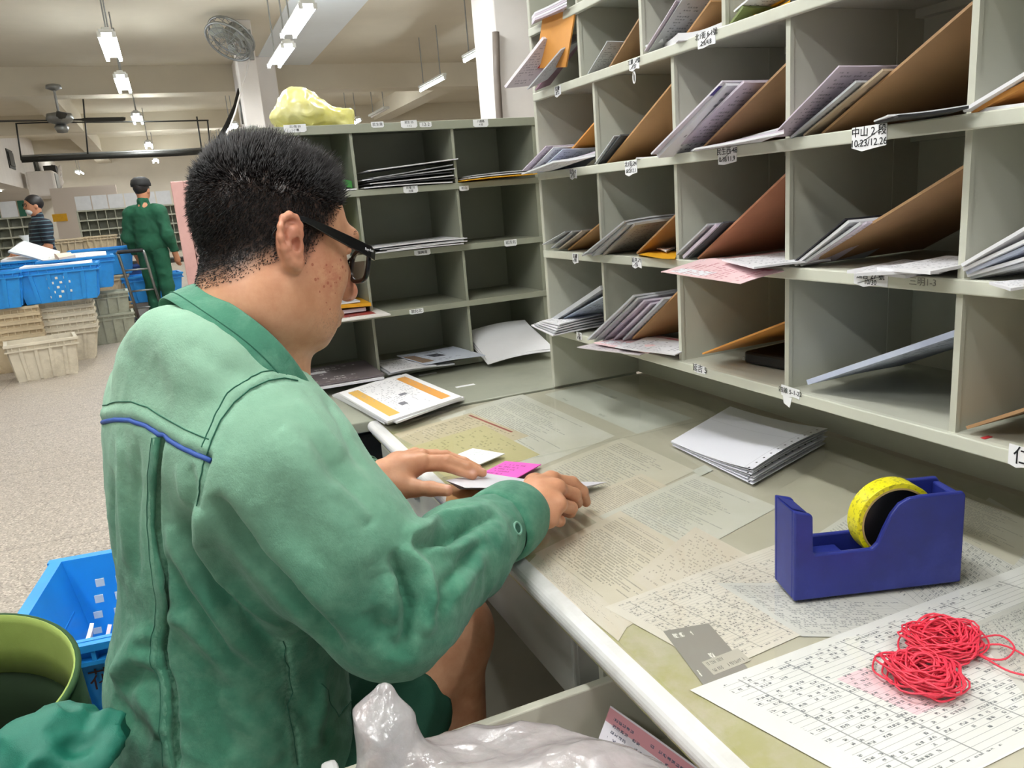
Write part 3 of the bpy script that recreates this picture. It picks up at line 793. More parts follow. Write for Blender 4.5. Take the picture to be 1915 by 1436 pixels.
# ---- yellow plastic bag handled with the rack below
# ================================================================== sorting desk, racks and mail
M_rack = mat('rack_paint', '#c3c3b4', 0.42, var=0.05, scale=4, dirt=('#9a9478', 0.30))
M_lip = mat('rack_lip_lit', '#cfd0c1', 0.4, var=0.05, scale=6, dirt=('#a89b80', 0.30))  # rack paint in a paler tone, the light on the lips put into its colour
M_back = mat('back_rack_paint', '#9a9c8b', 0.45, var=0.06, scale=4, dirt=('#7a7b63', 0.35))
M_label = mat('label_card', '#f2f2f4', 0.6, var=0.03)
M_ink = mat('black_ink', '#17171c', 0.6, var=0)
M_kraft = mat('kraft_card', '#b98e5e', 0.6, var=0.10, scale=7, dirt=('#8e6a45', 0.4))
M_board = mat('hardboard', '#a5805b', 0.55, var=0.12, scale=5, dirt=('#7d5c42', 0.5))
M_boarde = mat('hardboard_red', '#b5795a', 0.55, var=0.12, scale=5, dirt=('#8a573f', 0.4))
M_yellow = mat('yellow_envelope', '#e5a71f', 0.55, var=0.07)
M_orange = mat('orange_kraft', '#d9974a', 0.55, var=0.09)
M_blackbox = mat('black_case', '#17181a', 0.45)
M_lilac = mat('lilac_paper', '#c9bcc8', 0.6, var=0.05)
P_white = printed('mail_white', '#e3e2e6', '#6d6e78', 14, 26, 0.4)
P_grey = printed('mail_grey', '#c2c3c6', '#6d6f73', 18, 30, 0.5, tint='#adafb3')
P_lilac = printed('mail_lilac', '#cfc3d0', '#77717c', 20, 34, 0.55, tint='#bdb1bf')
P_blue = printed('mail_blue', '#c9d0e2', '#5c6788', 12, 22, 0.5, tint='#b0b9d4')
P_purple = printed('mail_purple_band', '#d6cfd9', '#7a7382', 16, 26, 0.45, band=[(0.0, 1.0, 0.83, 0.95, '#4b3f86'), (0.1, 0.32, 0.5, 0.62, '#c06a76')])
P_red = printed('mail_red_mark', '#c6bfc2', '#77757a', 18, 30, 0.55, band=[(0.5, 0.75, 0.38, 0.5, '#b13540'), (0.72, 0.98, 0.0, 0.6, '#bda6ae')])
P_pink = printed('mail_pink', '#f0cfd2', '#b9566a', 16, 24, 0.6, band=[(0.08, 0.36, 0.5, 0.94, '#eef0f5'), (0.7, 0.95, 0.1, 0.35, '#d98894')])
P_mag = printed('magazine_dark', '#6f6668', '#d8d2d2', 9, 14, 0.6, band=[(0.1, 0.4, 0.6, 0.72, '#e4e2e2')])
P_redmag = printed('magazine_red', '#ece7e3', '#8c8482', 9, 12, 0.4, band=[(0.0, 0.86, 0.18, 0.58, '#9c3a35')])

# ---------- the long pigeonhole rack behind the desk
XF, XB, Y0, Y1 = 0.868, 1.140, 1.800, 0.350
RK = thing('pigeonhole_rack', (1.0, 1.08, T), 'long pale grey-green steel pigeonhole rack standing on the back of the sorting desk', 'shelf')
RZ = [0.165, 0.360, 0.550, 0.735, 0.880, 1.075]
RZ = [T+z for z in RZ]
DIV = [1.5175, 1.2326, 0.9457, 0.6523]
DIV0 = [1.571, 1.330, 1.090, 0.850, 0.610]
mb = MB(); mb.span((XB, Y1, T+0.001), (XB+0.012, Y0, RZ[5])); mb.build('back_panel', M_rack, RK)
for y_ in (Y0, Y1-0.0145):
    mb = MB(); mb.span((XF, y_, T+0.001), (XB+0.012, y_+0.014, RZ[5])); mb.build('end_panel', M_rack, RK, bevel=0.002)
for i, z in enumerate(RZ):
    mb = MB()
    mb.span((XF, Y1, z-0.003), (XB, Y0-0.001, z)); mb.build('shelf_board', M_rack, RK)
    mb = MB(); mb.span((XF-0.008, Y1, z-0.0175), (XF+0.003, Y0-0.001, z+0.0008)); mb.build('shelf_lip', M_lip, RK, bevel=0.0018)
    mb = MB(); mb.span((XB-0.02, Y1, z-0.016), (XB, Y0-0.001, z-0.003)); mb.build('rear_flange', M_rack, RK)
for r in range(5):
    for y in (DIV if r < 3 else DIV0):
        mb = MB()
        mb.span((XF+0.0081, y-0.0025, RZ[r]), (XB, y+0.0025, RZ[r+1]-0.0035))
        mb.span((XF+0.0005, y-0.0045, RZ[r]), (XF+0.008, y+0.0045, RZ[r+1]-0.0165))
        mb.span((XF+0.215, y-0.0035, RZ[r]), (XF+0.22, y+0.0035, RZ[r+1]-0.0035))
        mb.build('divider', M_lip if False else M_rack, RK)
mb = MB(); mb.span((XB-0.012, Y1, T+0.001), (XB, Y0-0.001, RZ[0]-0.016)); mb.span((XB-0.02, Y1, T+0.055), (XB-0.012, Y0-0.001, T+0.075)); mb.build('kick_panel', M_rack, RK)

def rack_label(px, w, h, txt, size, y_face=None, parent=RK, torn=None, m=M_label):
    """a little card stuck on a shelf lip of the desk rack (faces -x)"""
    p = at_x(px[0], px[1], XF-0.0088)
    q = MB(); hw, hh = w/2, h/2; e = 0.12*h
    rs = np.random.RandomState(int(px[0]))
    poly = [(-hw, -hh+rs.rand()*e), (-hw*0.4, -hh-rs.rand()*e), (hw*0.3, -hh+rs.rand()*e), (hw, -hh+e*rs.rand()), (hw, hh-rs.rand()*e), (-hw, hh-rs.rand()*e*.4)]
    q.prism([(p[1]-a, p[2]+b) for a, b in poly], 0, p[0]-0.0004, p[0]+0.0006)
    o = q.build('label_card', m, parent)
    Rm = Matrix(((0, 0, -1), (-1, 0, 0), (0, 1, 0)))
    for (t, dx, dz, s) in txt:
        lettering(t, size*s*1.22, (p[0]-0.0008, p[1]-dx, p[2]+dz), Rm, M_ink, o)
    if len(txt) == 2:
        MB().tube([(p[0]-0.0008, p[1]+hw*.75, p[2]-hh*.7), (p[0]-0.0008, p[1]-hw*.75, p[2]+hh*.62)], 0.0004, 4).build('pen_stroke', M_ink, o)
    if torn is not None: q2 = MB().prism([(p[1]-a, p[2]+b) for a, b in torn], 0, p[0]-0.0006, p[0]+0.0004).build('torn_paper', m, o)
    return o
two = lambda a, b, w, h: [(a, 0, h*0.22, 1.0), (b, 0, -h*0.24, 0.9)]
rack_label((1321, 72), 0.046, 0.026, two('北1街 6-1號', '2.6/4.8', .046, .026), 0.0095)
rack_label((1186, 120), 0.034, 0.022, two('工業 11號', '1.07', .03, .02), 0.0085)
rack_label((1043, 170), 0.03, 0.022, two('民權', '0.12', .03, .02), 0.0085)
rack_label((1072, 325), 0.032, 0.022, two('民生 2', '/ 15', .03, .02), 0.009)
rack_label((1180, 313), 0.044, 0.028, two('北1街 24', '10.2/12.1', .044, .028), 0.0095)
rack_label((1360, 290), 0.046, 0.027, two('民生西 48', '0.18/11.9', .046, .027), 0.010)
rack_label((1625, 256), 0.056, 0.030, two('中山 2 段', '10.23/12.26', .05, .03), 0.0115)
rack_label((1076, 483), 0.028, 0.022, two('民權', '/28', .03, .02), 0.009)
rack_label((1191, 491), 0.034, 0.022, two('延平 71', '26', .03, .02), 0.009)
rack_label((1628, 522), 0.056, 0.0185, two('延吉 27 號', '10/30', .05, .018), 0.0085)
rack_label((1083, 628), 0.026, 0.02, two('22', '5 號', .03, .02), 0.008)
rack_label((1309, 690), 0.034, 0.0155, [('延吉 5', 0, 0, 1.2)], 0.0105)
rack_label((1478, 733), 0.040, 0.018, [('四維 5-1-22', 0, 0, 1.0)], 0.0085, torn=[(-0.016, -0.009), (0.004, -0.009), (-0.001, -0.026), (-0.014, -0.021)])
rack_label((1913, 856), 0.034, 0.026, [('仁', 0, 0, 1.6)], 0.012)
# pencilled note straight on the lip
pz = at_x(1725, 528, XF-0.0085)
lettering('三明1-3', 0.012, tuple(pz), Matrix(((0, 0, -1), (-1, 0, 0), (0, 1, 0))), mat('pencil', '#8b8a80', 0.7, var=0), RK, 'pencil_note')
pz = at_x(1186, 145, XF-0.012)
MB().tube([pz+np.array((0, 0.004*math.sin(a), 0.010*math.cos(a))) for a in np.linspace(0, 6.28, 15)[:-1]], 0.0012, 6, True).build('hook', M_label, RK)
MB().span((XF+0.006, 0.612, RZ[0]+0.0002), (XF+0.02, 0.618, RZ[0]+0.0009)).build('red_tape', mat('red_tape', '#c2343a', 0.5), RK)

# ---------- mail in the long rack
ROWN = {4: 'top board', 3: 'topmost desk-rack row', 2: 'upper desk-rack row', 1: 'lower desk-rack row', 0: 'bottom desk-rack row'}
COLN = ['leftmost', 'second', 'third', 'fourth', 'right end']
def where(r, c): return 'in %s cell, %s' % (COLN[c], ROWN[r])
def lean(name, a, b, xf, dx, t, m, lb, cat, bend=0.0, dy=0.0, dz=0.0, group=None, seed=0, ny=6):
    """a flat thing leaning in a cell: its front edge runs from sight line a (low) to b (high) in the plane x = xf, and it reaches dx back"""
    A, B = at_x(*a, xf), at_x(*b, xf)
    A += (0, dy, dz); B += (0, dy, dz)
    dv = DIV0 if A[2] > RZ[3]-0.02 else DIV; yb = at_x(*b, XF)[1]
    yb = A[1]-.012 if xf >= XF-.0001 else yb+.004; lo = max([y for y in dv+[Y1] if y < yb] or [Y1])+0.005; hi = min([y for y in dv+[Y0] if y > lo])-0.005
    if A[1] > hi: A = at_y(*a, hi)
    if B[1] < lo: B = at_y(*b, lo)
    return tag(MB().sheet(A, B, B+(dx, 0, 0), t, bend=bend, seed=seed, ny=ny, wob=0.0015 if ny > 1 else 0).build(name, m), lb, cat, group)
def flat(name, a, b, c, z, t, m, lb, cat, tip=0.0, wob=0.0015, seed=0, group=None):
    """a flat thing lying at height z; corners a, b, c (b between the others)"""
    A, B, C = at_z(*a, z-tip), at_z(*b, z), at_z(*c, z)
    return tag(MB().sheet(A, B, C, t, wob=wob, seed=seed).build(name, m), lb, cat, group)
GM, GBD = 'letters waiting in the desk rack', 'brown divider boards leaning in the desk rack'
def board(r, c, a, b, m=M_board, xf=0.880, dx=0.25, extra='brown divider board leaning'):
    return lean('divider_board', a, b, xf, dx, 0.0035, m, extra+' '+where(r, c), 'board', group=GBD, ny=1)
# topmost row (between the second board and the one above it)
def three(name, A, B, C, t, m, lb, cat, group=GM, **kw):
    q = [at_x(p[0], p[1], p[2]) for p in (A, B, C)]
    return tag(MB().sheet(q[0], q[1], q[2], t, **kw).build(name, m), lb, cat, group)
three('kraft_envelope', (1004, 128, 0.850), (1019, 22, 0.852), (1079, 13, 0.866), 0.004, M_orange, 'tall orange-brown padded envelope standing '+where(3, 0), 'envelope', bend=0.004)
three('letter_bundle', (943, 161, 0.775), (1014, 69, 0.845), (1079, 64, 0.93), 0.010, P_red, 'grey letter bundle with a red mark, jutting out of leftmost cell, topmost row', 'letters')
three('letter', (985, 166, 0.80), (1048, 92, 0.85), (1087, 72, 0.90), 0.003, P_grey, 'grey letter in front of the red-marked bundle, leftmost cell of the topmost row', 'letter')
three('letter', (1000, 168, 0.835), (1062, 84, 0.868), (1090, 74, 0.92), 0.003, mat('mauve_paper', '#a98798', 0.6), 'mauve letter lowest against the divider, leftmost cell of the topmost row', 'letter')
board(3, 1, (1137, 127), (1198, 28))
lean('letter', (1098, 139), (1135, 76), 0.872, 0.10, 0.002, P_grey, 'pale grey letter resting on the brown board '+where(3, 1), 'letter', group=GM)
board(3, 2, (1283, 62), (1328, 0), M_kraft)
lean('letter', (1205, 95), (1263, 0), 0.862, 0.17, 0.002, P_lilac, 'large lilac printed letter '+where(3, 2), 'letter', group=GM)
lean('letter', (1212, 97), (1276, -4), 0.868, 0.16, 0.002, P_grey, 'grey printed letter just under the lilac one '+where(3, 2), 'letter', group=GM)
flat('letter_bundle', (1238, 88), (1268, 60), (1352, 42), RZ[3]+0.014, 0.012, P_white, 'bowed white letters lying flat '+where(3, 2), 'letters', wob=0.006, group=GM)
flat('card', (1208, 92), (1206, 84), (1240, 72), RZ[3]+0.02, 0.004, M_paper, 'small white card sticking out '+where(3, 2), 'card', group=GM)
lean('magazine', (1362, 47), (1388, 10), 0.872, 0.18, 0.004, mat('green_cover', '#7d8a55', 0.4), 'green magazine leaning '+where(3, 3), 'magazine', group=GM)
lean('letter', (1372, 20), (1420, -22), 0.872, 0.18, 0.003, P_white, 'white letter at the top '+where(3, 3), 'letter', group=GM)
flat('kraft_envelope', (1396, 24), (1402, 8), (1480, -14), RZ[3]+0.035, 0.007, M_yellow, 'upper orange-yellow padded envelope '+where(3, 3), 'envelope', wob=0.008, group=GM)
flat('kraft_envelope', (1392, 36), (1398, 24), (1478, 2), RZ[3]+0.018, 0.007, M_yellow, 'lower orange-yellow padded envelope '+where(3, 3), 'envelope', wob=0.008, group=GM)
for i in range(4):
    flat('letter', (994, 44-4*i), (1000, 34-4*i), (1060, 8-5*i), RZ[4]+0.003+0.006*i, 0.004, P_white if i % 2 else P_lilac,
         ['bottom', 'second', 'third', 'top'][i]+' letter of the low stack on the board above the topmost row', 'letter', group=GM)
# second visible row
board(2, 0, (1056, 292), (1112, 227), M_orange, extra='orange-brown card leaning')
lean('letter', (976, 319), (1021, 272), 0.835, 0.13, 0.002, P_lilac, 'pale lilac letter jutting out '+where(2, 0), 'letter', group=GM)
lean('letter', (990, 321), (1035, 274), 0.84, 0.13, 0.002, P_white, 'white letter behind the lilac one '+where(2, 0), 'letter', group=GM)
lean('letter', (1004, 322), (1052, 278), 0.845, 0.12, 0.002, P_blue, 'bluish letter lowest of three leaning '+where(2, 0), 'letter', group=GM)
for i in range(3):
    flat('letter', (975+22*i, 325-2*i), (1035+14*i, 300-2*i), (1113, 289-3*i), RZ[2]+0.004+0.004*i, 0.003, (P_white, P_grey, P_lilac)[i], ['lowest', 'middle', 'top'][i]+' letter lying flat '+where(2, 0), 'letter', group=GM)
board(2, 1, (1134, 305), (1256, 155), M_kraft)
lean('letter', (1112, 306), (1148, 253), 0.866, 0.10, 0.002, P_grey, 'grey letter with dark edge '+where(2, 1), 'letter', group=GM)
lean('letter', (1118, 306), (1160, 251), 0.870, 0.10, 0.003, mat('dark_card', '#4c4d50', 0.5), 'dark grey card under the grey letter '+where(2, 1), 'card', group=GM)
flat('letter', (1188, 298), (1190, 294), (1265, 287), RZ[2]+0.004, 0.003, P_white, 'white letters lying flat at the front '+where(2, 1), 'letter', group=GM)
board(2, 2, (1306, 282), (1477, 110))
lean('letter', (1217, 287), (1350, 150), 0.845, 0.13, 0.003, P_purple, 'white envelope with a purple band '+where(2, 2), 'envelope', group=GM)
lean('letter', (1228, 289), (1356, 152), 0.852, 0.16, 0.008, P_white, 'thick white letter under the purple-banded envelope '+where(2, 2), 'letter', group=GM)
lean('letter', (1250, 288), (1390, 150), 0.862, 0.16, 0.004, P_lilac, 'lilac letter nearest the brown board '+where(2, 2), 'letter', group=GM)
for i in range(4):
    flat('letter', (1282+9*i, 287-2*i), (1300+9*i, 276-2*i), (1466, 246-3*i), RZ[2]+0.004+0.005*i, 0.003, (P_white, P_lilac, P_grey, P_white)[i],
         ['lowest', 'second lowest', 'third', 'top'][i]+' letter of the fanned stack lying flat '+where(2, 2), 'letter', group=GM)
board(2, 3, (1536, 248), (1817, 3), M_board)
lean('letter', (1441, 256), (1568, 122), 0.846, 0.16, 0.002, P_lilac, 'large white-lilac letter with small print '+where(2, 3), 'letter', group=GM)
lean('letter', (1478, 256), (1600, 150), 0.858, 0.14, 0.003, P_grey, 'grey-green letter under the lilac one '+where(2, 3), 'letter', group=GM)
lean('letter', (1502, 252), (1650, 128), 0.868, 0.16, 0.003, printed('mail_kraft_print', '#b9a58c', '#6b5a49', 10, 20, 0.4), 'buff printed envelope next to the brown board '+where(2, 3), 'envelope', group=GM)
flat('letter', (1636, 229), (1680, 214), (1812, 198), RZ[2]+0.006, 0.003, M_blackbox, 'black envelope lying flat '+where(2, 3), 'envelope', group=GM)
flat('letter', (1634, 226), (1660, 214), (1812, 196), RZ[2]+0.0085, 0.002, P_white, 'white letter on the black envelope '+where(2, 3), 'letter', group=GM)
lean('letter', (1800, 205), (1940, 118), 0.866, 0.16, 0.004, P_white, 'upper white letter '+where(2, 4), 'letter', group=GM)
lean('kraft_envelope', (1815, 206), (1950, 132), 0.872, 0.18, 0.006, M_orange, 'orange-brown envelope between white letters '+where(2, 4), 'envelope', group=GM)
lean('letter', (1832, 204), (1950, 186), 0.866, 0.18, 0.006, P_white, 'lower white letter lying almost flat '+where(2, 4), 'letter', group=GM)
# third visible row
board(1, 0, (1062, 466), (1121, 417), M_kraft)
lean('letter', (1014, 457), (1056, 432), 0.848, 0.15, 0.002, P_grey, 'grey-green letter at the far left '+where(1, 0), 'letter', group=GM)
lean('letter', (1030, 463), (1070, 431), 0.858, 0.15, 0.003, P_grey, 'middle grey letter '+where(1, 0), 'letter', group=GM)
lean('letter', (1045, 465), (1088, 430), 0.866, 0.15, 0.003, printed('mail_brownish', '#b5a797', '#6e6358', 14, 22, 0.5), 'brownish letter beside the board '+where(1, 0), 'letter', group=GM)
board(1, 1, (1190, 472), (1266, 397), M_board)
lean('letter', (1091, 475), (1166, 413), 0.838, 0.19, 0.003, P_grey, 'long pale grey magazine jutting out '+where(1, 1), 'magazine', group=GM, bend=0.006)
lean('letter', (1106, 476), (1172, 416), 0.846, 0.19, 0.005, P_grey, 'second grey magazine underneath '+where(1, 1), 'magazine', group=GM, bend=0.005)
lean('letter', (1128, 474), (1186, 417), 0.856, 0.19, 0.005, printed('mail_taupe', '#a39a90', '#6a625a', 16, 26, 0.5), 'taupe magazine nearest the board '+where(1, 1), 'magazine', group=GM, bend=0.004)
flat('letter', (1088, 477), (1094, 470), (1124, 466), RZ[1]+0.004, 0.003, P_white, 'white letter end lying flat under the grey magazines '+where(1, 1), 'letter', group=GM)
tag(MB().add([at_z(1193, 476, RZ[1]+.006), at_z(1232, 467, RZ[1]+.006), at_z(1268, 470, RZ[1]+.006), at_z(1262, 484, RZ[1]+.004), at_z(1240, 484, RZ[1]+.004),
              at_z(1193, 476, RZ[1]+.002), at_z(1232, 467, RZ[1]+.002), at_z(1268, 470, RZ[1]+.002), at_z(1262, 484, RZ[1]+.001), at_z(1240, 484, RZ[1]+.001)],
             [(0, 1, 2, 3, 4), (9, 8, 7, 6, 5)]+[(i, i+5, (i+1) % 5+5, (i+1) % 5) for i in range(5)]).build('yellow_envelope', M_yellow), 'bright yellow envelope corner lying flat '+where(1, 1), 'envelope', GM)
flat('letter', (1228, 464), (1250, 456), (1268, 460), RZ[1]+0.012, 0.003, P_white, 'white letter on the yellow envelope '+where(1, 1), 'letter', group=GM)
board(1, 2, (1304, 482), (1475, 318), M_boarde, extra='reddish-brown divider board leaning')
lean('letter', (1264, 475), (1322, 418), 0.86, 0.13, 0.003, P_grey, 'pale grey letter '+where(1, 2), 'letter', group=GM)
lean('letter', (1276, 479), (1338, 418), 0.866, 0.13, 0.006, P_lilac, 'lilac letter '+where(1, 2), 'letter', group=GM)
lean('letter', (1286, 481), (1352, 414), 0.870, 0.13, 0.003, mat('dark_card', '#4c4d50', 0.5), 'dark-topped card '+where(1, 2), 'card', group=GM)
tag(MB().sheet(at_z(1236, 509, RZ[1]-0.004), at_z(1310, 484, RZ[1]+0.004), at_z(1478, 468, RZ[1]+0.004), 0.0015, wob=0.002).build('pink_leaflet', P_pink), 'pink and white printed leaflet jutting out over the lip '+where(1, 2), 'leaflet', GM)
tag(MB().sheet(at_z(1385, 531, RZ[1]-0.012), at_z(1236, 507, RZ[1]-0.0015), at_z(1330, 483, RZ[1]+0.006), 0.001, wob=0.002).build('pink_leaflet', P_pink), 'upper pink leaflet with rounded corner drooping over shelf lip, '+where(1, 2), 'leaflet', GM)
flat('letter', (1410, 500), (1350, 484), (1478, 470), RZ[1]+0.010, 0.003, P_white, 'white address sheet on the pink leaflet '+where(1, 2), 'letter', group=GM)
board(1, 3, (1506, 492), (1811, 303), M_board)
lean('letter', (1480, 493), (1580, 408), 0.862, 0.14, 0.002, mat('black_flyer', '#26252c', 0.5), 'black-edged flyer '+where(1, 3), 'flyer', group=GM)
lean('letter', (1485, 494), (1586, 411), 0.864, 0.14, 0.004, P_white, 'white letter under the black-edged flyer '+where(1, 3), 'letter', group=GM)
lean('letter', (1496, 494), (1608, 414), 0.868, 0.13, 0.004, P_grey, 'grey letter '+where(1, 3), 'letter', group=GM)
lean('letter', (1502, 493), (1620, 413), 0.870, 0.06, 0.003, P_lilac, 'lilac letter right against the board '+where(1, 3), 'letter', group=GM)
for i, q in enumerate((((1584, 506), (1690, 484), (1800, 490)), ((1600, 512), (1650, 498), (1800, 492)), ((1740, 508), (1640, 499), (1770, 478)))):
    flat('letter', *q, RZ[1]+0.005+0.005*i, 0.004, (P_white, P_white, P_white)[i], ['lowest white letter lying flat', 'middle white letter lying flat', 'top white envelope lying flat'][i]+' '+where(1, 3), 'letter', group=GM)
for i, (a, b, m, l) in enumerate((((1797, 494), (1945, 405), P_white, 'topmost curved white magazine'), ((1800, 502), (1945, 432), P_white, 'second white magazine'), ((1806, 508), (1945, 446), P_blue, 'blue printed magazine'),
                                  ((1808, 513), (1945, 470), P_white, 'fourth white letter'), ((1814, 517), (1945, 482), P_grey, 'lowest grey letter'))):
    lean('magazine', a, b, 0.850+0.004*i, 0.19, 0.004, m, l+' of the fan '+where(1, 4), 'magazine', bend=-0.006, group=GM)
flat('letter', (1890, 540), (1850, 526), (1950, 516), RZ[1]+0.004, 0.003, P_white, 'white letter lying flat below the fan '+where(1, 4), 'letter', group=GM)
# bottom row
lean('letter', (1022, 602), (1122, 534), 0.842, 0.19, 0.010, P_grey, 'thick pale bundle leaning '+where(0, 0), 'letters', group=GM, bend=0.004)
lean('letter', (1034, 606), (1128, 553), 0.856, 0.18, 0.003, P_blue, 'bluish letter below the leaning bundle '+where(0, 0), 'letter', group=GM)
for i in range(5):
    flat('letter', (1034+3*i, 627-5*i), (993+5*i, 607-2*i), (1092, 588-2*i), RZ[0]+0.010+0.0055*i, 0.003, (P_white, P_grey, P_white, P_white, P_white)[i], ['bottom', 'second', 'third', 'fourth', 'top'][i]+' white letter of the stack jutting left '+where(0, 0), 'letter', group=GM)
board(0, 1, (1182, 632), (1268, 543), M_kraft)
for i, (a, b, m, l) in enumerate((((1098, 634), (1184, 551), P_grey, 'top pale letter'), ((1110, 637), (1192, 556), P_grey, 'second grey letter'), ((1126, 638), (1204, 560), P_lilac, 'third mauve letter'),
                                  ((1144, 637), (1216, 566), P_lilac, 'fourth mauve letter'), ((1164, 634), (1240, 556), P_grey, 'lowest grey letter'))):
    lean('letter', a, b, 0.842+0.006*i, 0.17, 0.004, m, l+' of the thick bundle '+where(0, 1), 'letter', group=GM, bend=0.003*(i % 2))
flat('leaflet', (1196, 664), (1079, 648), (1160, 626), RZ[0]+0.006, 0.002, P_red, 'white and red leaflet jutting out lowest '+where(0, 1), 'leaflet', wob=0.003, group=GM)
flat('leaflet', (1212, 660), (1110, 640), (1190, 620), RZ[0]+0.012, 0.002, P_pink, 'pink printed leaflet on the jutting leaflet '+where(0, 1), 'leaflet', wob=0.003, group=GM)
flat('letter', (1262, 664), (1150, 648), (1210, 630), RZ[0]+0.016, 0.002, P_white, 'white sheet right of the pink leaflet '+where(0, 1), 'letter', wob=0.003, group=GM)
lean('divider_board', (1313, 660), (1475, 598), 0.872, 0.25, 0.003, M_orange, 'thin light-brown board leaning low '+where(0, 2), 'board', group=GBD, ny=1)
p = at_z(1387, 676, RZ[0]); 
cs = thing('black_case', (p[0]+0.1, 1.0, RZ[0]), 'black plastic case with a small silver dot '+where(0, 2), 'case')
A, B = at_z(1386, 680, RZ[0]+0.001), at_z(1474, 697, RZ[0]+0.001); d = B-A; d /= np.linalg.norm(d); n_ = np.array((-d[1], d[0], 0)); n_ = n_ if n_[0] > 0 else -n_
rot = frame(tuple(d), tuple(n_)); c = A+d*0.062+n_*0.09+(0, 0, 0.0125)
MB().box(c, (0.12, 0.17, 0.023), rot).build('body', M_blackbox, cs, bevel=0.005)
MB().lathe([(0.0035, 0), (0.0035, 0.0012), (0.002, 0.0016)], 12, A+d*0.012+(0, 0, 0.013)-n_*0.005, frame(tuple(d), (0, 0, 1))).build('silver_dot', M_steel, cs)
lean('letter_bundle', (1508, 711), (1792, 614), 0.872, 0.2, 0.008, P_blue, 'slim stack of white-blue envelopes leaning alone '+where(0, 3), 'envelopes', group=GM, ny=3)
lean('divider_board', (1806, 797), (1960, 748), 0.872, 0.24, 0.004, M_board, 'brown board lying low '+where(0, 4), 'board', group=GBD, ny=1)

# ---------- sorting desk
DX0, DY0, DY1 = 0.36, 0.12, 1.806
DK = thing('sorting_desk', (0.75, 0.95, 0), 'long sorting desk with white rounded edge and papers under glass', 'desk')
def desk_top_mat():
    g = NT('desk_top'); co = g.co(); x, y, z = g.sep(co)
    a = g.mix(g.ramp(g.noise(5, 5, 0.6), 0.35, 0.7), lin('#b0ac98'), lin('#c0baa8'))
    # old greenish stain and dirt that runs along the worker's edge
    e = g.math('SUBTRACT', 1.0, g.ramp(g.math('ADD', x, 0.75), 0.385, 0.50))
    n = g.ramp(g.noise(22, 6, 0.7), 0.36, 0.62)
    a = g.mix(g.math('MULTIPLY', g.math('MULTIPLY', e, n), 0.75), a, lin('#9a9c45'))
    e2 = g.math('SUBTRACT', 1.0, g.ramp(g.math('ADD', x, 0.75), 0.40, 0.72))
    a = g.mix(g.math('MULTIPLY', g.math('MULTIPLY', e2, g.ramp(g.noise(4, 6, 0.65), 0.35, 0.65)), 0.5), a, lin('#a89b72'))
    return g.set(a, 0.5)
mb = MB(); mb.span((DX0+0.012, DY0, T-0.034), (XB+0.015, DY1, T-0.0062)); mb.build('desk_top', desk_top_mat(), DK)
prof = [(DX0+0.016+0.0130*math.cos(a), T-0.0145+0.0135*math.sin(a)) for a in np.linspace(R_(90), R_(270), 11)]
mb = MB(); mb.prism([(DX0+0.028, T-0.001)]+prof+[(DX0+0.028, T-0.028)], 1, DY0, DY1); mb.build('edge_trim', mat('edge_white', '#d9d8d6', 0.38, var=0.06, dirt=('#8f8878', 0.35)), DK, smooth=False)
M_apron = mat('apron_steel', '#9a9a94', 0.45, 0.1, var=0.1, scale=4, dirt=('#6d675c', 0.5))
M_ped = mat('pedestal_paint', '#c6c4b4', 0.45, var=0.06)
mb = MB(); mb.span((0.385, 0.80, T-0.15), (0.40, 1.26, T-0.034)); mb.build('apron', M_apron, DK, bevel=0.003)
mb = MB(); mb.span((0.392, 0.797, T-0.156), (0.80, 0.812, T-0.034)); mb.span((0.392, 0.806, 0.10), (0.398, 0.83, T-0.034)); mb.build('support_rail', M_apron, DK)
for (y0, y1) in ((1.30, 1.78),):
    mb = MB(); mb.span((0.40, y0, 0.04), (1.1, y1, T-0.034)); mb.build('pedestal', M_ped, DK)
    for k in range(4):
        z0 = 0.06+k*0.165; d = MB(); d.span((0.383, y0+0.004, z0), (0.40, y1-0.004, z0+0.155)); dr = d.build('drawer_front', M_ped, DK, bevel=0.004)
        MB().span((0.374, y0+0.17, z0+0.115), (0.384, y1-0.17, z0+0.13)).build('handle', M_steel, dr)
mb = MB(); mb.span((0.42, 0.28, 0.04), (1.1, 0.80, T-0.21)); mb.build('pedestal', M_ped, DK)
mb = MB(); mb.span((0.42, 0.785, T-0.21), (1.1, 0.797, T-0.034)); mb.span((0.42, 0.28, T-0.21), (1.1, 0.292, T-0.034)); mb.build('drawer_bay', M_ped, DK)
mb = MB(); mb.span((1.06, 0.80, 0.05), (1.075, 1.30, T-0.034)); mb.build('modesty_panel', mat('dark_olive_panel', '#3f3f33', 0.6), DK)
# pulled-out drawer on the near side
DR = MB(); DR.span((0.075, 0.755, T-0.24), (0.62, 0.768, T-0.098)); DR.build('drawer_side', M_ped, DK, bevel=0.002)
MB().span((0.075, 0.30, T-0.24), (0.62, 0.313, T-0.098)).build('drawer_side', M_ped, DK, bevel=0.002)
MB().span((0.075, 0.313, T-0.24), (0.62, 0.755, T-0.232)).build('drawer_bottom', M_ped, DK)
MB().span((0.056, 0.292, T-0.25), (0.075, 0.778, T-0.088)).build('drawer_front', mat('edge_white', '#d9d8d6'), DK, bevel=0.006)
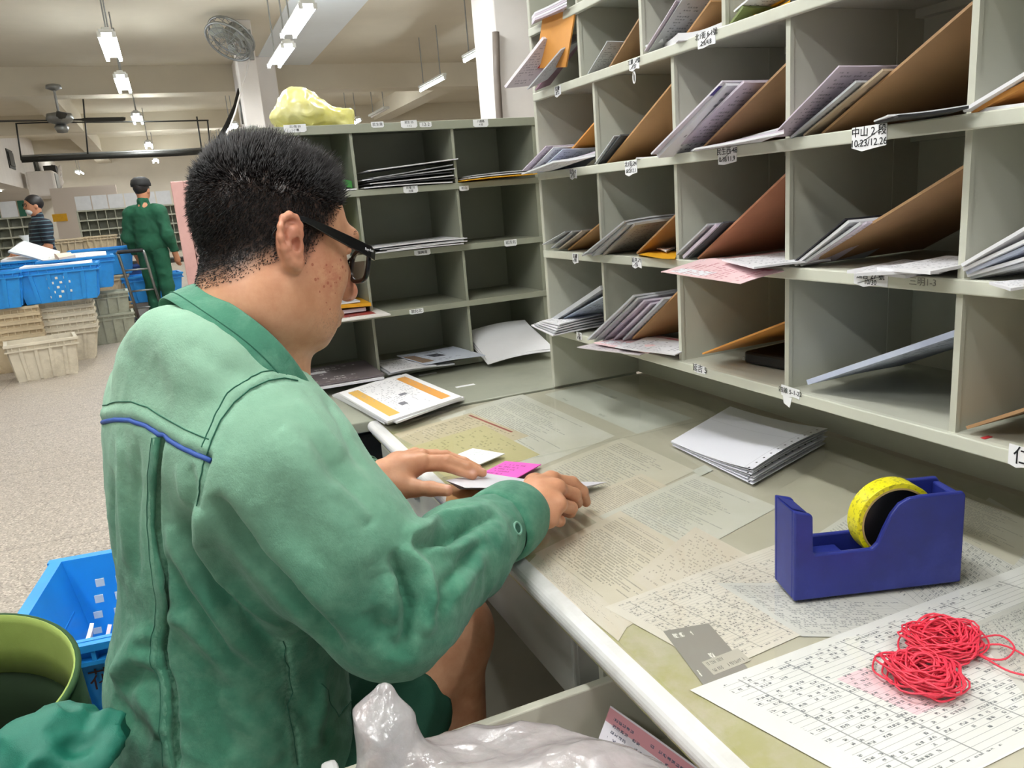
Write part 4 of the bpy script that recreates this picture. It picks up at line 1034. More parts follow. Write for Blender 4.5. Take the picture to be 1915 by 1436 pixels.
# glass sheets
g = NT('desk_glass')
tr = g.node('ShaderNodeBsdfTransparent'); tr.inputs[0].default_value = (0.985, 0.99, 0.985, 1)
gl = g.node('ShaderNodeBsdfGlossy'); gl.inputs['Roughness'].default_value = 0.06
fr = g.node('ShaderNodeFresnel'); fr.inputs['IOR'].default_value = 1.5
mx = g.node('ShaderNodeMixShader'); g.l.new(g.math('MULTIPLY', g.math('MULTIPLY', fr.outputs[0], 0.75), g.math('SUBTRACT', 1.0, g.node('ShaderNodeNewGeometry').outputs['Backfacing'])), mx.inputs[0]); g.l.new(tr.outputs[0], mx.inputs[1]); g.l.new(gl.outputs[0], mx.inputs[2])
g.l.new(mx.outputs[0], g.out.inputs[0]); M_glass = g.m
mb = MB(); mb.span((0.392, 0.376, T-0.004), (1.112, 1.328, T)); tag(mb.build('glass_sheet', M_glass), 'near sheet of clear glass lying over the papers of the desk', 'glass', 'glass sheets on the desk')
mb = MB(); mb.span((0.392, 1.330, T-0.004), (1.112, 1.80, T)); tag(mb.build('glass_sheet', M_glass), 'far sheet of clear glass, beyond the white folded forms', 'glass', 'glass sheets on the desk')

GP = 'papers pressed under the desk glass'
_pz = [T-0.0060]
def under(a, b, c, m, lb, name='notice_sheet'):
    _pz[0] += 0.00007; z = _pz[0]
    A, B, C = at_z(*a, z), at_z(*b, z), at_z(*c, z)
    D = A+C-B
    for q in (A, B, C): q[0] = max(q[0], 0.384)
    return tag(MB().sheet(A, B, C, 0.00005, nx=1, ny=1).build(name, m), lb+', under the desk glass', 'paper', GP)
PB = dict(rough=0.5)
n1 = printed('notice_a', '#cdc8b8', '#84827a', 34, 80, 0.8, tint='#c2bba6')
n2 = printed('notice_b', '#cfcdc2', '#85867f', 40, 90, 0.82, tint='#c4c2b2')
n3 = printed('notice_c', '#d2c9b8', '#7d776c', 36, 80, 0.85, tint='#c8bda6')
n4 = printed('notice_d', '#d4cbbd', '#968d80', 26, 60, 0.4, tint='#cabfab')
nb = printed('notice_blank', '#c9cabf', '#a9ab9f', 6, 12, 0.15, tint='#bfc0b2')
tb = printed('table_a', '#dad3c8', '#6a6764', 34, 90, 0.4, table=True, tint='#d0c7b8', margin=0.04)
tb2 = printed('table_b', '#e4e2df', '#606266', 30, 110, 0.36, table=True, tint='#dbd9d4', margin=0.05, band=[(0.22, 0.29, 0.35, 0.72, '#ecc9cf'), (0.5, 0.54, 0.3, 0.7, '#ecd3d2')])
tb3 = printed('table_c', '#d2d0ca', '#6d6e70', 32, 66, 0.5, table=True, tint='#c6c3bb', margin=0.05)
yl = printed('notice_yellow', '#c3b98c', '#877f58', 20, 40, 0.3, tint='#b5ad78')
under((820, 782), (972, 735), (1150, 815), n2, 'pale greenish notice at the far end of the desk')
under((1018, 737), (1110, 716), (1296, 782), nb, 'blank pale sheet at the far right corner of the desk')
under((735, 812), (880, 772), (990, 815), printed('notice_redline', '#c4b79a', '#857c68', 22, 40, 0.5, band=[(0.05, 0.8, 0.93, 0.96, '#9c4a42')]), 'brownish sheet with a red line along its top edge')
under((760, 838), (905, 795), (1010, 850), yl, 'yellowed sheet with an orange mark beside the white card')
under((1005, 880), (1165, 818), (1300, 880), n1, 'sheet of dense print beyond the right hand')
under((1060, 940), (1200, 885), (1290, 930), n3, 'small ruled sheet with dark edges beside the right hand')
under((1120, 965), (1300, 885), (1455, 948), n2, 'sheet of dense print below the white folded forms')
under((1000, 1035), (1160, 955), (1345, 1060), n3, 'beige sheet of dense print just below the right hand')
under((955, 1065), (1010, 1030), (1180, 1160), n4, 'beige sheet with scribbles along the worker\'s edge')
under((1180, 1080), (1300, 985), (1480, 1080), n4, 'plain beige sheet in the middle of the desk')
under((1510, 1010), (1680, 900), (1790, 960), n2, 'pale sheet behind the blue tape dispenser')
under((1640, 1100), (1850, 930), (1990, 1010), tb3, 'ruled sheet right of the tape dispenser')
under((1700, 960), (1770, 905), (1960, 985), n1, 'sheet of print at the right behind the dispenser')
under((1345, 1255), (1130, 1135), (1500, 1000), tb, 'large ruled table in small print left of the dispenser')
under((1500, 1190), (1340, 1090), (1640, 1090), tb3, 'ruled table running under the blue dispenser')
under((1330, 1300), (1240, 1180), (1325, 1165), printed('advert', '#8f8a83', '#e7e3dc', 5, 8, 0.5), 'grey advert strip near the desk edge', 'advert_strip')
under((1335, 1262), (1312, 1238), (1380, 1212), printed('barcode', '#b9b3a6', '#39383a', 2, 30, 0.7, dens=0.5), 'scrap with a printed barcode beside the grey advert', 'barcode_scrap')
under((1690, 1510), (1290, 1290), (1960, 1040), tb2, 'large white ruled table beneath the red rubber bands')
under((1940, 1330), (1810, 1170), (2020, 1080), tb3, 'white ruled sheet at the right edge of the picture')
under((1310, 890), (1294, 880), (1318, 869), nb, 'tiny pale slip with a diamond mark near the folded forms', 'slip')

# ---------- things on the desk
# tape dispenser
DI = thing('tape_dispenser', at_z(1630, 1090, T), 'blue heavy tape dispenser with a yellow roll on the desk', 'tape dispenser')
A, B = at_z(1485, 1125, T), at_z(1797, 1088, T)
ex = (B-A); LL = np.linalg.norm(ex); ex /= LL; ey = np.array((-ex[1], ex[0], 0)); W = 0.058
def dp(s, w, z): return A+ex*s*LL+ey*w+(0, 0, z)
M_navyp = mat('dispenser_blue', '#222d80', 0.42, var=0.12, scale=30, dirt=('#3d49a0', 0.45))
low, mid = 0.047, 0.056
prof = [(0, 0), (1, 0), (1.0, 0.113), (0.985, 0.118), (0.74, 0.1185), (0.67, 0.117), (0.61, 0.111), (0.565, 0.099), (0.525, 0.082), (0.49, 0.064), (0.46, 0.0575), (0.125, 0.058), (0.112, 0.062), (0.108, 0.107), (0.095, 0.1105), (0.0, 0.116)]
def dwall(w0, w1):
    n = len(prof); V = [dp(s, w0, z) for s, z in prof]+[dp(s, w1, z) for s, z in prof]
    return V, [tuple(range(n)), tuple(range(2*n-1, n-1, -1))]+[(i, n+i, n+(i+1) % n, (i+1) % n) for i in range(n)]
mb = MB()
for w0, w1 in ((0, 0.007), (W-0.007, W)): mb.add(*dwall(w0, w1))
def dblock(s0, s1, z0, z1, zz=None):
    V = [dp(s, w, z) for z in (z0,) for s, w in ((s0, .006), (s1, .006), (s1, W-.006), (s0, W-.006))]+[dp(s, w, z1 if zz is None else zz[k]) for k, (s, w) in enumerate(((s0, .006), (s1, .006), (s1, W-.006), (s0, W-.006)))]
    mb.add(V, [(3, 2, 1, 0), (4, 5, 6, 7), (0, 1, 5, 4), (1, 2, 6, 5), (2, 3, 7, 6), (3, 0, 4, 7)])
dblock(0.0, 0.107, 0.0, 0.1, (0.1155, 0.107, 0.107, 0.1155)); dblock(0.1, 0.36, 0.0, low-0.004); dblock(0.3, 1.0, 0.0, 0.016); dblock(0.955, 1.0, 0.0, 0.113); dblock(0.80, 0.825, 0.016, 0.10)
mb.build('body', M_navyp, DI, bevel=0.0022)
mb = MB(); mb.span((0, 0, 0), (0.001, 0.001, 0.001)); mb = MB()
rc = dp(0.645, W/2, 0.080); RT = frame(tuple(ex), (0, 0, 1))     # roll axis = local z
mb.lathe([(0.0440, -0.0125), (0.0495, -0.0125), (0.0498, -0.012), (0.0498, 0.012), (0.0495, 0.0125), (0.0440, 0.0125)], 56, rc, RT, closed=True)
g = NT('yellow_tape'); n = g.noise(230, 3); tape = g.set(g.mix(g.ramp(n, 0.54, 0.64), lin('#e6dc14'), lin('#b0a81e')), 0.35)
mb.build('tape_roll', tape, DI, smooth=False)
mb = MB(); mb.lathe([(0.0418, -0.013), (0.0439, -0.013), (0.0439, 0.013), (0.0418, 0.013)], 48, rc, RT, closed=True)
mb.build('tape_core', mat('tape_core', '#b59a63', 0.6), DI)
mb = MB(); mb.lathe([(0.006, -0.021), (0.012, -0.020), (0.012, -0.009), (0.0415, -0.006), (0.0415, 0.006), (0.012, 0.009), (0.012, 0.020), (0.006, 0.021)], 40, rc, RT)
mb.build('hub', M_black, DI)
mb = MB()
for k in range(15):
    w = 0.012+0.034*k/14; mb.add([dp(0.0, w-0.0011, 0.1135), dp(0.0, w+0.0011, 0.1135), dp(-0.012, w, 0.1165)], [(0, 1, 2)])
mb.add([dp(0.004, 0.01, 0.1165), dp(0.09, 0.01, 0.1095), dp(0.09, W-0.01, 0.1095), dp(0.004, W-0.01, 0.1165)], [(0, 1, 2, 3)]); mb.build('cutter_blade', M_navyp, DI)
mb = MB(); mb.add([dp(0.02, 0.004, 0.0004), dp(0.98, 0.004, 0.0004), dp(0.98, W-.004, 0.0004), dp(0.02, W-.004, 0.0004)]+[dp(s, w, 0.0) for s, w in ((0.02, .004), (.98, .004), (.98, W-.004), (.02, W-.004))], [(0, 1, 2, 3), (7, 6, 5, 4)]); mb.build('rubber_base', M_blackm, DI)

# red rubber bands
M_band = mat('red_rubber', '#e0384e', 0.42, var=0.08)
def bands(c, rx, ry, n, hh, lb, seed, loose_loops=()):
    rs = np.random.RandomState(seed); b = MB()
    for i in range(n):
        k = 0.45+0.62*rs.rand(); a0 = rs.rand()*3.14; e = 0.55+0.5*rs.rand(); ox, oy = (rs.rand(2)-.5)*np.array((rx, ry))*0.35
        z0 = 0.0012+hh*rs.rand()*(1-0.6*max(0, k-0.7)); ph = rs.rand()*6.28; pts = []
        for t in range(26):
            a = 2*math.pi*t/26; w = 1+0.12*math.sin(3*a+ph)+0.06*math.sin(5*a+2*ph)
            x, y = math.cos(a)*w*k, math.sin(a)*w*k*e
            X = (x*math.cos(a0)-y*math.sin(a0))*rx+ox; Y = (x*math.sin(a0)+y*math.cos(a0))*ry+oy
            pts.append((c[0]+X, c[1]+Y, T+max(0.0012, z0+0.004*math.sin(2*a+ph))))
        b.tube(pts, 0.00105, 6, True)
    for L in loose_loops:
        P = [at_z(px, py, T+0.0015) for px, py in L]; pts = []
        m = len(P)
        for i in range(m):      # closed Catmull-Rom through the points
            p0, p1, p2, p3 = P[i-1], P[i], P[(i+1) % m], P[(i+2) % m]
            for t in (0, .25, .5, .75):
                pts.append(0.5*((2*p1)+(-p0+p2)*t+(2*p0-5*p1+4*p2-p3)*t*t+(-p0+3*p1-3*p2+p3)*t**3))
        b.tube(pts, 0.00105, 6, True)
    return tag(b.build('rubber_bands', M_band, smooth=True), lb, 'rubber bands', 'bundles of rubber bands')
bands(at_z(1728, 1268, T), 0.034, 0.034, 46, 0.014, 'nearer bundle of red rubber bands on the white table sheet', 3,
      [[(1632, 1245), (1645, 1222), (1690, 1222), (1720, 1240), (1700, 1250), (1660, 1240), (1650, 1258), (1670, 1275), (1640, 1260)], [(1740, 1290), (1780, 1295), (1785, 1305), (1760, 1312), (1735, 1300)]])
bands(at_z(1765, 1205, T), 0.038, 0.032, 48, 0.014, 'farther bundle of red rubber bands with loose loops to the right', 9,
      [[(1690, 1185), (1680, 1210), (1700, 1230), (1720, 1215), (1705, 1195), (1740, 1180)], [(1830, 1195), (1870, 1188), (1897, 1210), (1880, 1232), (1845, 1230), (1820, 1210)], [(1820, 1215), (1870, 1205), (1925, 1232), (1935, 1262), (1890, 1256), (1850, 1235)],
       [(1790, 1185), (1830, 1180), (1850, 1205), (1830, 1225), (1790, 1220)]])

# folded continuous forms
A0, B0, C0, D0 = at_z(1255, 832, T), at_z(1366, 766, T), at_z(1547, 828, T), at_z(1408, 907, T)
GF = 'folded white forms stacked on the desk'
for i in range(6):
    k = i/5; o = MB(); n = 8; V = []; lift = 0.0008+0.0016*i
    rs = np.random.RandomState(i+40)
    for j in range(n+1):
        for ii in range(n+1):
            u, v = ii/n, j/n
            P = (A0*(1-u)+D0*u)*(1-v)+(B0*(1-u)+C0*u)*v
            ctr = (A0+B0+C0+D0)/4; P = ctr+(P-ctr)*(1-0.02*rs.rand()*0-0.01*(5-i)*0.4)+(0.002*(rs.rand()*0+((i*7) % 5-2)*0.5), 0.002*((i*3) % 5-2)*0.5, 0)
            h = lift+(u**2.2)*0.0042*i+0.0012*i*math.sin(math.pi*v)*u
            if i == 5: h += 0.004*(1-v)*u*(1-u)
            V.append((P[0], P[1], T+h))
    b0 = [(x, y, z-0.0007) for x, y, z in V]; F, UV = [], []
    w = n+1
    for j in range(n):
        for ii in range(n):
            q = [j*w+ii, j*w+ii+1, (j+1)*w+ii+1, (j+1)*w+ii]; F.append(tuple(q)); UV.append([(a % w/n, a//w/n) for a in q]); F.append(tuple(a+w*w for a in q[::-1])); UV.append([(.5, .01)]*4)
    bd = list(range(w))+[j*w+n for j in range(1, w)]+[n*w+ii for ii in range(n-1, -1, -1)]+[j*w for j in range(n-1, 0, -1)]
    for a, c in zip(bd, bd[1:]+bd[:1]): F.append((c, a, a+w*w, c+w*w)); UV.append([(.5, .01)]*4)
    o.add(V+b0, F, UV)
    g_ = 'form_white'
    if g_ not in MATS:
        g = NT(g_); u, v, _ = g.sep(g.co('UV'))
        hole = g.math('MULTIPLY', g.math('LESS_THAN', g.math('ABSOLUTE', g.math('SUBTRACT', u, 0.955)), 0.008), g.math('LESS_THAN', g.math('FRACT', g.math('MULTIPLY', v, 11.0)), 0.2))
        line = g.math('LESS_THAN', g.math('ABSOLUTE', g.math('SUBTRACT', u, 0.915)), 0.0022)
        fold = g.math('LESS_THAN', g.math('ABSOLUTE', g.math('SUBTRACT', v, 0.62)), 0.003)
        c_ = g.mix(g.math('MAXIMUM', hole, g.math('MULTIPLY', line, 0.35)), g.mix(g.math('MULTIPLY', fold, 0.25), lin('#e4e4ec'), lin('#8d8d96')), lin('#37383c'))
        MATS[g_] = g.set(c_, 0.6)
    tag(o.build('folded_form', MATS[g_], smooth=False), ['bottom', 'second', 'third', 'fourth', 'fifth', 'topmost'][i]+' white form of the folded stack in the middle of the desk, counted from below', 'paper', GF)

# mail by the hands
def desk_sheet(a, b, c, za, zb, zc, t, m, lb, name, cat, **kw):
    return tag(MB().sheet(at_z(*a, T+za), at_z(*b, T+zb), at_z(*c, T+zc), t, **kw).build(name, m), lb, cat)
desk_sheet((836, 857), (884, 838), (944, 848), .004, .004, .004, .002, printed('white_card', '#f3f3f1', '#9fb0a8', 10, 18, .4), 'small white card lying beyond the left hand', 'card', 'card')
desk_sheet((862, 905), (945, 862), (1012, 868), .003, .003, .003, .0015, printed('pink_slip', '#ef5fc4', '#7d2a66', 11, 22, .6), 'bright pink printed slip lying between the two hands', 'slip', 'paper slip')
tag(MB().add([at_z(833, 898, T+.034), at_z(905, 884, T+.020), at_z(1010, 900, T+.012), at_z(1136, 901, T+.004), at_z(1075, 914, T+.016), at_z(945, 912, T+.034), at_z(870, 912, T+.04),
              at_z(905, 889, T+.006), at_z(1010, 905, T+.002), at_z(1075, 920, T+.003), at_z(945, 918, T+.004), at_z(860, 915, T+.006)],
             [(0, 6, 5, 1), (1, 5, 4, 2), (2, 4, 3), (0, 1, 7), (1, 2, 8, 7), (2, 3, 8), (11, 7, 8, 10), (10, 8, 9), (8, 3, 9), (0, 7, 11), (4, 9, 3)]).build('envelope', mat('envelope_white', '#d5d3da', 0.55)), 'open white envelope held between the two hands, flap lifted', 'envelope')
desk_sheet((832, 948), (838, 905), (960, 915), .004, .004, .004, .002, M_kraft, 'brown envelope lying under the held envelope at the desk edge', 'envelope', 'envelope')
desk_sheet((828, 964), (900, 932), (985, 950), .010, .010, .009, .002, P_white, 'white letter jutting over the desk edge under the right forearm', 'letter', 'letter')
desk_sheet((846, 974), (910, 950), (980, 965), .006, .006, .006, .002, P_blue, 'second letter just below the jutting white one', 'letter', 'letter')

# letter in the drawer, red-headed
tag(MB().sheet((0.345, 0.72, T-0.20), (0.40, 0.735, T-0.115), (0.425, 0.57, T-0.105), 0.001, wob=0.003).build('letter', printed('red_head_letter', '#e6e2ea', '#5a5b70', 14, 24, .6, band=[(0.0, 1.0, 0.82, 0.98, '#d99aa4')])), 'white letter with a red printed head standing in the open drawer', 'letter')
tag(MB().sheet((0.36, 0.62, T-0.21), (0.425, 0.60, T-0.13), (0.43, 0.42, T-0.125), 0.001, wob=0.003).build('letter', P_white), 'plain printed letter leaning in front of the red-headed one in the drawer', 'letter')

# ---------- back pigeonhole rack and its counter
BX0, BX1, BY, BYB = 0.200, 1.078, 2.25, 2.53
BZ = [T+z for z in (0.020, 0.199, 0.369, 0.5495, 0.727)]
CT = thing('side_counter', (0.6, 2.15, 0), 'grey-green counter with a thick lip carrying the back pigeonhole rack', 'counter')
M_counter = mat('counter_paint', '#9a9c8c', 0.42, var=0.07, scale=7, dirt=('#6f7064', 0.35))
mb = MB(); mb.span((0.17, 1.812, T-0.028), (1.13, 2.56, T-0.001)); mb.build('counter_top', M_counter, CT, bevel=0.003)
for x_ in (0.17, 1.1):
    mb = MB(); mb.span((x_, 1.83, 0), (x_+0.02, 2.55, T-0.028)); mb.build('side_panel', M_counter, CT)
mb = MB(); mb.span((0.19, 2.53, 0), (1.1, 2.55, T-0.028)); mb.build('back_panel', M_dark, CT)
tag(MB().box((0.36, 2.12, 0.46), (0.30, 0.22, 0.42)).build('grey_box', mat('dark_grey_box', '#55565a', 0.5), bevel=0.01), 'dark grey box on the ledge under the side counter', 'box')
tag(MB().span((0.19, 1.9, 0.235), (1.1, 2.52, 0.25)).build('under_shelf', M_counter), 'ledge below the side counter', 'shelf')
for i, (q, lb) in enumerate((((800, 699), 'small white sticker on the side counter beside the yellow magazine'), ((870, 721), 'small white sticker on the side counter near the desk glass'))):
    a = at_z(*q, T); tag(MB().box((a[0], a[1], T-0.0005), (0.055, 0.014, 0.0012)).build('sticker', M_label), lb, 'sticker')
BK = thing('back_pigeonhole_rack', ((BX0+BX1)/2, 2.4, T), 'grey-green pigeonhole rack against the far counter, behind the seated man', 'shelf')
mb = MB(); mb.span((BX0, BYB, T), (BX1, BYB+0.012, BZ[4])); mb.build('back_panel', M_back, BK)
for x in (BX0, BX1-0.012):
    mb = MB(); mb.span((x, BY, T), (x+0.012, BYB, BZ[4])); mb.build('end_panel', M_back, BK)
for i, z in enumerate(BZ):
    mb = MB(); mb.span((BX0-(0.004 if i == 4 else 0), BY, z-0.003), (BX1, BYB, z)); mb.build('shelf_board', M_back, BK)
    mb = MB(); h = 0.023 if i == 4 else 0.017; mb.span((BX0-(0.004 if i == 4 else 0), BY-0.008, z-h), (BX1, BY+0.002, z+0.0008)); mb.build('shelf_lip', M_back, BK, bevel=0.0015)
for r in range(4):
    for x in (0.508, 0.808):
        mb = MB(); mb.span((x-.0025, BY+.0071, BZ[r]), (x+.0025, BYB, BZ[r+1]-.0035)); mb.span((x-.004, BY+.0005, BZ[r]), (x+.004, BY+.007, BZ[r+1]-.018)); mb.build('divider', M_back, BK)
def back_label(px, w, h, txt, size):
    p = at_y(px[0], px[1], BY-0.0088); hw, hh = w/2, h/2
    o = MB().prism([(p[0]+a, p[2]+b) for a, b in ((-hw, -hh*.7), (-hw*.7, -hh), (hw*.8, -hh), (hw, -hh*.6), (hw*.97, hh), (-hw, hh*.9))], 1, p[1]-0.0005, p[1]+0.0005).build('label_card', M_label, BK)
    for (t, dx, dz, s) in txt: lettering(t, size*s, (p[0]+dx, p[1]-0.0009, p[2]+dz), Matrix(((1, 0, 0), (0, 0, -1), (0, 1, 0))), M_ink, o)
    return o
for q in (((552, 240), .060, .021, two('北1街 20', '1-7 樓', 0, .02), .008), ((706, 233), .036, .016, [('民生東', 0, 0, 1)], .010), ((765, 232), .048, .021, two('民生 25', '1-12', 0, .02), .008), ((796, 233), .036, .014, [('12-2', 0, 0, 1)], .013),
          ((899, 230), .048, .022, two('八德路', '4 段', 0, .02), .008), ((768, 354), .044, .020, two('民權 32', '光復', 0, .02), .008), ((868, 352), .03, .014, [('松山', 0, 0, 1)], .009), ((790, 472), .05, .016, [('復興南', 0, 0, 1)], .010),
          ((955, 454), .042, .020, [('延吉北', 0, .001, 1)], .0115), ((779, 582), .044, .015, [('敦化北', 0, 0, 1)], .0115)): back_label(*q)
# mail of the back rack
GK = 'mail lying in the back rack'
BRN = ['bottom row', 'lower row', 'upper row', 'top row']; BC = ['left', 'middle', 'right']
def bwhere(r, c): return 'in %s cell, %s, back rack' % (BC[c], BRN[r])
def bflat(r, c, a, b, cc, dz, t, m, lb, name='letter', cat='letter', tip=0.0, **kw):
    z = BZ[r]+dz
    return tag(MB().sheet(at_z(*a, z-tip), at_z(*b, z), at_z(*cc, z), t, **kw).build(name, m), lb+' '+bwhere(r, c), cat, GK)
def bx(r, x0, x1, y0, y1, dz, t, m, lb, c, name='letter', cat='letter', tilt=0.0, skew=0.0, **kw):
    z = BZ[r]+dz
    return tag(MB().sheet((x0+skew, y0, z), (x0, y1, z+0.0), (x1, y1, z+tilt), t, **kw).build(name, m), lb+' '+bwhere(r, c), cat, GK)
dk = mat('dark_envelope', '#3a3b3f', 0.5)
for i in range(6):
    bx(3, 0.525+0.01*((i*3) % 4), 0.79+0.008*((i*5) % 3), 2.235+0.006*((i*2) % 3), 2.44, 0.006+0.0055*i, 0.003, dk if i in (1, 3) else (P_white, P_grey)[i % 2], ['bottom', 'second', 'third', 'fourth', 'fifth', 'top'][i]+' envelope of the stack', 1, tilt=0.004*i, wob=0.002, seed=i)
bx(3, 0.54, 0.81, 2.225, 2.42, 0.052, 0.003, P_white, 'white magazine sloping up on the stack', 1, 'magazine', 'magazine', tilt=0.018)
for i in range(3):
    bx(3, 0.815+0.012*i, 1.05, 2.20, 2.42, 0.006+0.006*i, 0.003, (M_yellow, P_white, P_grey)[i], ['yellow-orange envelope jutting out lowest', 'white letter on the yellow envelope', 'grey letter on top'][i], 2, tilt=0.006, wob=0.002)
for i in range(4):
    bx(2, 0.525+0.02*((i*2) % 3), 0.80+0.012*(i % 2), 2.215, 2.44, 0.004+0.005*i, 0.003, (P_white, P_white, P_grey, P_white)[i], ['bottom', 'second', 'third', 'top'][i]+' white letter of the low stack', 1, tilt=0.003, wob=0.002, seed=i)
bx(1, 0.33, 0.535, 2.14, 2.40, 0.006, 0.004, P_redmag, 'white and dark red magazine jutting out', 0, 'magazine', 'magazine')
bx(1, 0.30, 0.49, 2.245, 2.42, 0.02, 0.010, P_white, 'white letter between red magazine and yellow envelope', 0)
bx(1, 0.30, 0.505, 2.235, 2.40, 0.034, 0.010, M_yellow, 'thick yellow padded envelope', 0, 'yellow_envelope', 'envelope', wob=0.004)
bx(1, 0.31, 0.475, 2.24, 2.38, 0.042, 0.004, P_white, 'white letter on top of the yellow envelope', 0)
bx(2, 0.40, 0.50, 2.26, 2.36, 0.03, 0.012, mat('lime_wrap', '#c8cf4a', 0.3), 'lime-yellow wrapped packet', 0, 'packet', 'packet', wob=0.008)
bx(3, 0.40, 0.50, 2.27, 2.38, 0.03, 0.02, mat('green_wrap', '#3f8a3e', 0.3), 'green wrapped packet', 0, 'packet', 'packet', wob=0.008)
bx(3, 0.40, 0.505, 2.24, 2.40, 0.006, 0.004, P_white, 'white letter below the green packet', 0)
bx(0, 0.515, 0.72, 2.17, 2.40, 0.008, 0.004, P_grey, 'grey printed magazine', 1, 'magazine', 'magazine', wob=0.003)
bx(0, 0.52, 0.66, 2.16, 2.34, 0.014, 0.003, P_white, 'white letter at the left', 1, wob=0.003)
bx(0, 0.60, 0.79, 2.17, 2.38, 0.019, 0.003, printed('portrait_mag', '#ccd2e0', '#7d8296', 12, 18, .4, band=[(0.35, 0.55, 0.4, 0.7, '#3c3d45'), (0.0, 0.2, 0.1, 0.8, '#8d7763')]), 'pale blue magazine with a dark portrait', 1, 'magazine', 'magazine', skew=0.03, wob=0.003)
for i in range(3):
    tag(MB().sheet((0.818+0.004*i, 2.15+0.012*i, T+0.012+0.004*i), (0.83, 2.36, T+0.06+0.012*i), (1.05-0.01*i, 2.33, T+0.075+0.012*i), 0.002, bend=0.006, seed=i, wob=0.003).build('paper_sheet', M_paper),
        ['lowest', 'middle', 'topmost'][i]+' large white sheet sagging out '+bwhere(0, 2), 'paper', GK)
bx(0, 0.26, 0.495, 2.14, 2.38, 0.008, 0.006, P_white, 'white letters under the dark magazine', 0)
bx(0, 0.27, 0.50, 2.15, 2.40, 0.015, 0.005, P_mag, 'dark grey magazine with a white strip', 0, 'magazine', 'magazine')
# yellow-bordered magazine pile on the counter
q = [(633, 732), (751, 783), (868, 741), (755, 697)]
pm = printed('yellow_border_magazine', '#efeef0', '#a5a3aa', 30, 44, .35, band=[(0.08, 0.92, 0.08, 0.22, '#e2b45c'), (0.08, 0.92, 0.78, 0.92, '#e3a24f'), (0.5, 0.56, 0.5, 0.6, '#77767e'), (0.7, 0.78, 0.35, 0.44, '#77767e')])
for i in range(5):
    z = T+0.004+0.0052*i
    a, b, c = at_z(633-3*(4-i), 738-1*i, z), at_z(753+6*((i*2) % 3-1), 703-1.2*i, z), at_z(868-5*((i+1) % 2), 746-1.2*i, z)
    tag(MB().sheet(a, b, c, 0.0046, seed=i).build('magazine', pm if i == 4 else P_white), ['bottom', 'second', 'third', 'fourth'][i]+' magazine of the pile on the side counter, counted from below' if i < 4 else 'yellow-bordered magazine on top of the pile on the side counter', 'magazine', 'magazines piled on the side counter')
# ================================================================== things close to the worker
def cloth_mat(name, hexa, fade, scale=60, rough=0.85, bump=0.25):
    g = NT(name); co = g.co()
    n = g.noise(3.2, 6, 0.62); n2 = g.noise(18, 5, 0.6)
    a = g.mix(g.ramp(n, 0.35, 0.7), lin(hexa), lin(fade)); a = g.mix(g.math('MULTIPLY', g.ramp(n2, 0.45, 0.75), 0.25), a, lin(fade))
    w = g.node('ShaderNodeTexVoronoi'); w.inputs['Scale'].default_value = 900; g.l.new(co, w.inputs['Vector'])
    g.set(a, rough, 0.0); g.bump(w.outputs['Distance'], bump, 0.0006)
    return g.m
def crumple(V, N, amp, scale, seed=0, octaves=3):
    out = np.zeros(len(V)); rs = np.random.RandomState(seed)
    from mathutils import noise as mn
    off = rs.rand(3)*50
    for i, p in enumerate(V):
        q = Vector(((p[0])*scale+off[0], p[1]*scale+off[1], p[2]*scale+off[2])); s = 0.0; a = 1.0
        for o in range(octaves):
            s += a*(1-2*abs(mn.noise(q))); q = q*2.03; a *= 0.5
        out[i] = s
    return V+N*((out-0.6)*amp)[:, None]

# blue crates on the floor behind the worker
cx, cy, cr = -0.115, 1.835, R_(-7)
c1 = make_crate('blue_crate', 0.60, 0.46, 0.235, M_blue, 0, 0.84); c1.location = (cx, cy, 0); c1.rotation_euler = (0, 0, cr)
tag(c1, 'lower blue crate on the floor behind the worker, under the one with letters', 'crate', 'blue crates behind the seated worker')
c2 = make_crate('blue_crate', 0.60, 0.46, 0.235, M_blue, 0, 0.84); c2.location = (cx, cy, 0.237); c2.rotation_euler = (0, 0, cr)
tag(c2, 'upper blue crate behind the worker, white square holes and a bundle of letters inside', 'crate', 'blue crates behind the seated worker')
c1.location = c2.location = (0, 0, 0); c1.rotation_euler = c2.rotation_euler = (0, 0, 0)
q = MB()
for i in range(6):
    for j in range(4):
        k = 0.84+0.16*(0.2+0.17*j); MB().box((-0.235+0.047*i+0.008*j, 0.46/2*k-0.0120, 0.235*(0.2+0.17*j)), (0.02, 0.005, 0.02)).build('square_hole', M_hole, c2)
q = MB()
for s in (-1, 1):
    MB().box((s*0.27, 0, 0.12), (0.012, 0.30, 0.02)).build('inner_rib', M_blue, c2)
M_red_ink = mat('dark_red_ink', '#3a1c24', 0.6, var=0)
lettering('花蓮', 0.05, (-0.105, -0.2205, 0.14), Matrix(((1, 0, 0), (0, 0, -1), (0, 1, 0))), M_red_ink, c2)
for c, z in ((c1, 0), (c2, 0.237)): c.location = (cx, cy, z); c.rotation_euler = (0, 0, cr)
for i, (hx, lb) in enumerate((('white', 'white banded letters standing left in the blue crate behind the worker'), ('lilac', 'lilac letters standing beside the banded ones in the blue crate'), ('white', 'white letters leaning right in the blue crate behind the worker'))):
    x = -0.352+0.022*i; y = 1.735-0.003*i
    tag(MB().sheet((x, y-0.08, 0.252), (x+0.045+0.012*i, y-0.04, 0.42-0.012*i), (x+0.05+0.012*i, y+0.10, 0.41-0.012*i), 0.008, wob=0.002).build('letter_bundle', (P_white, M_lilac, P_white)[i]), lb, 'letters', 'letters in the blue crate')

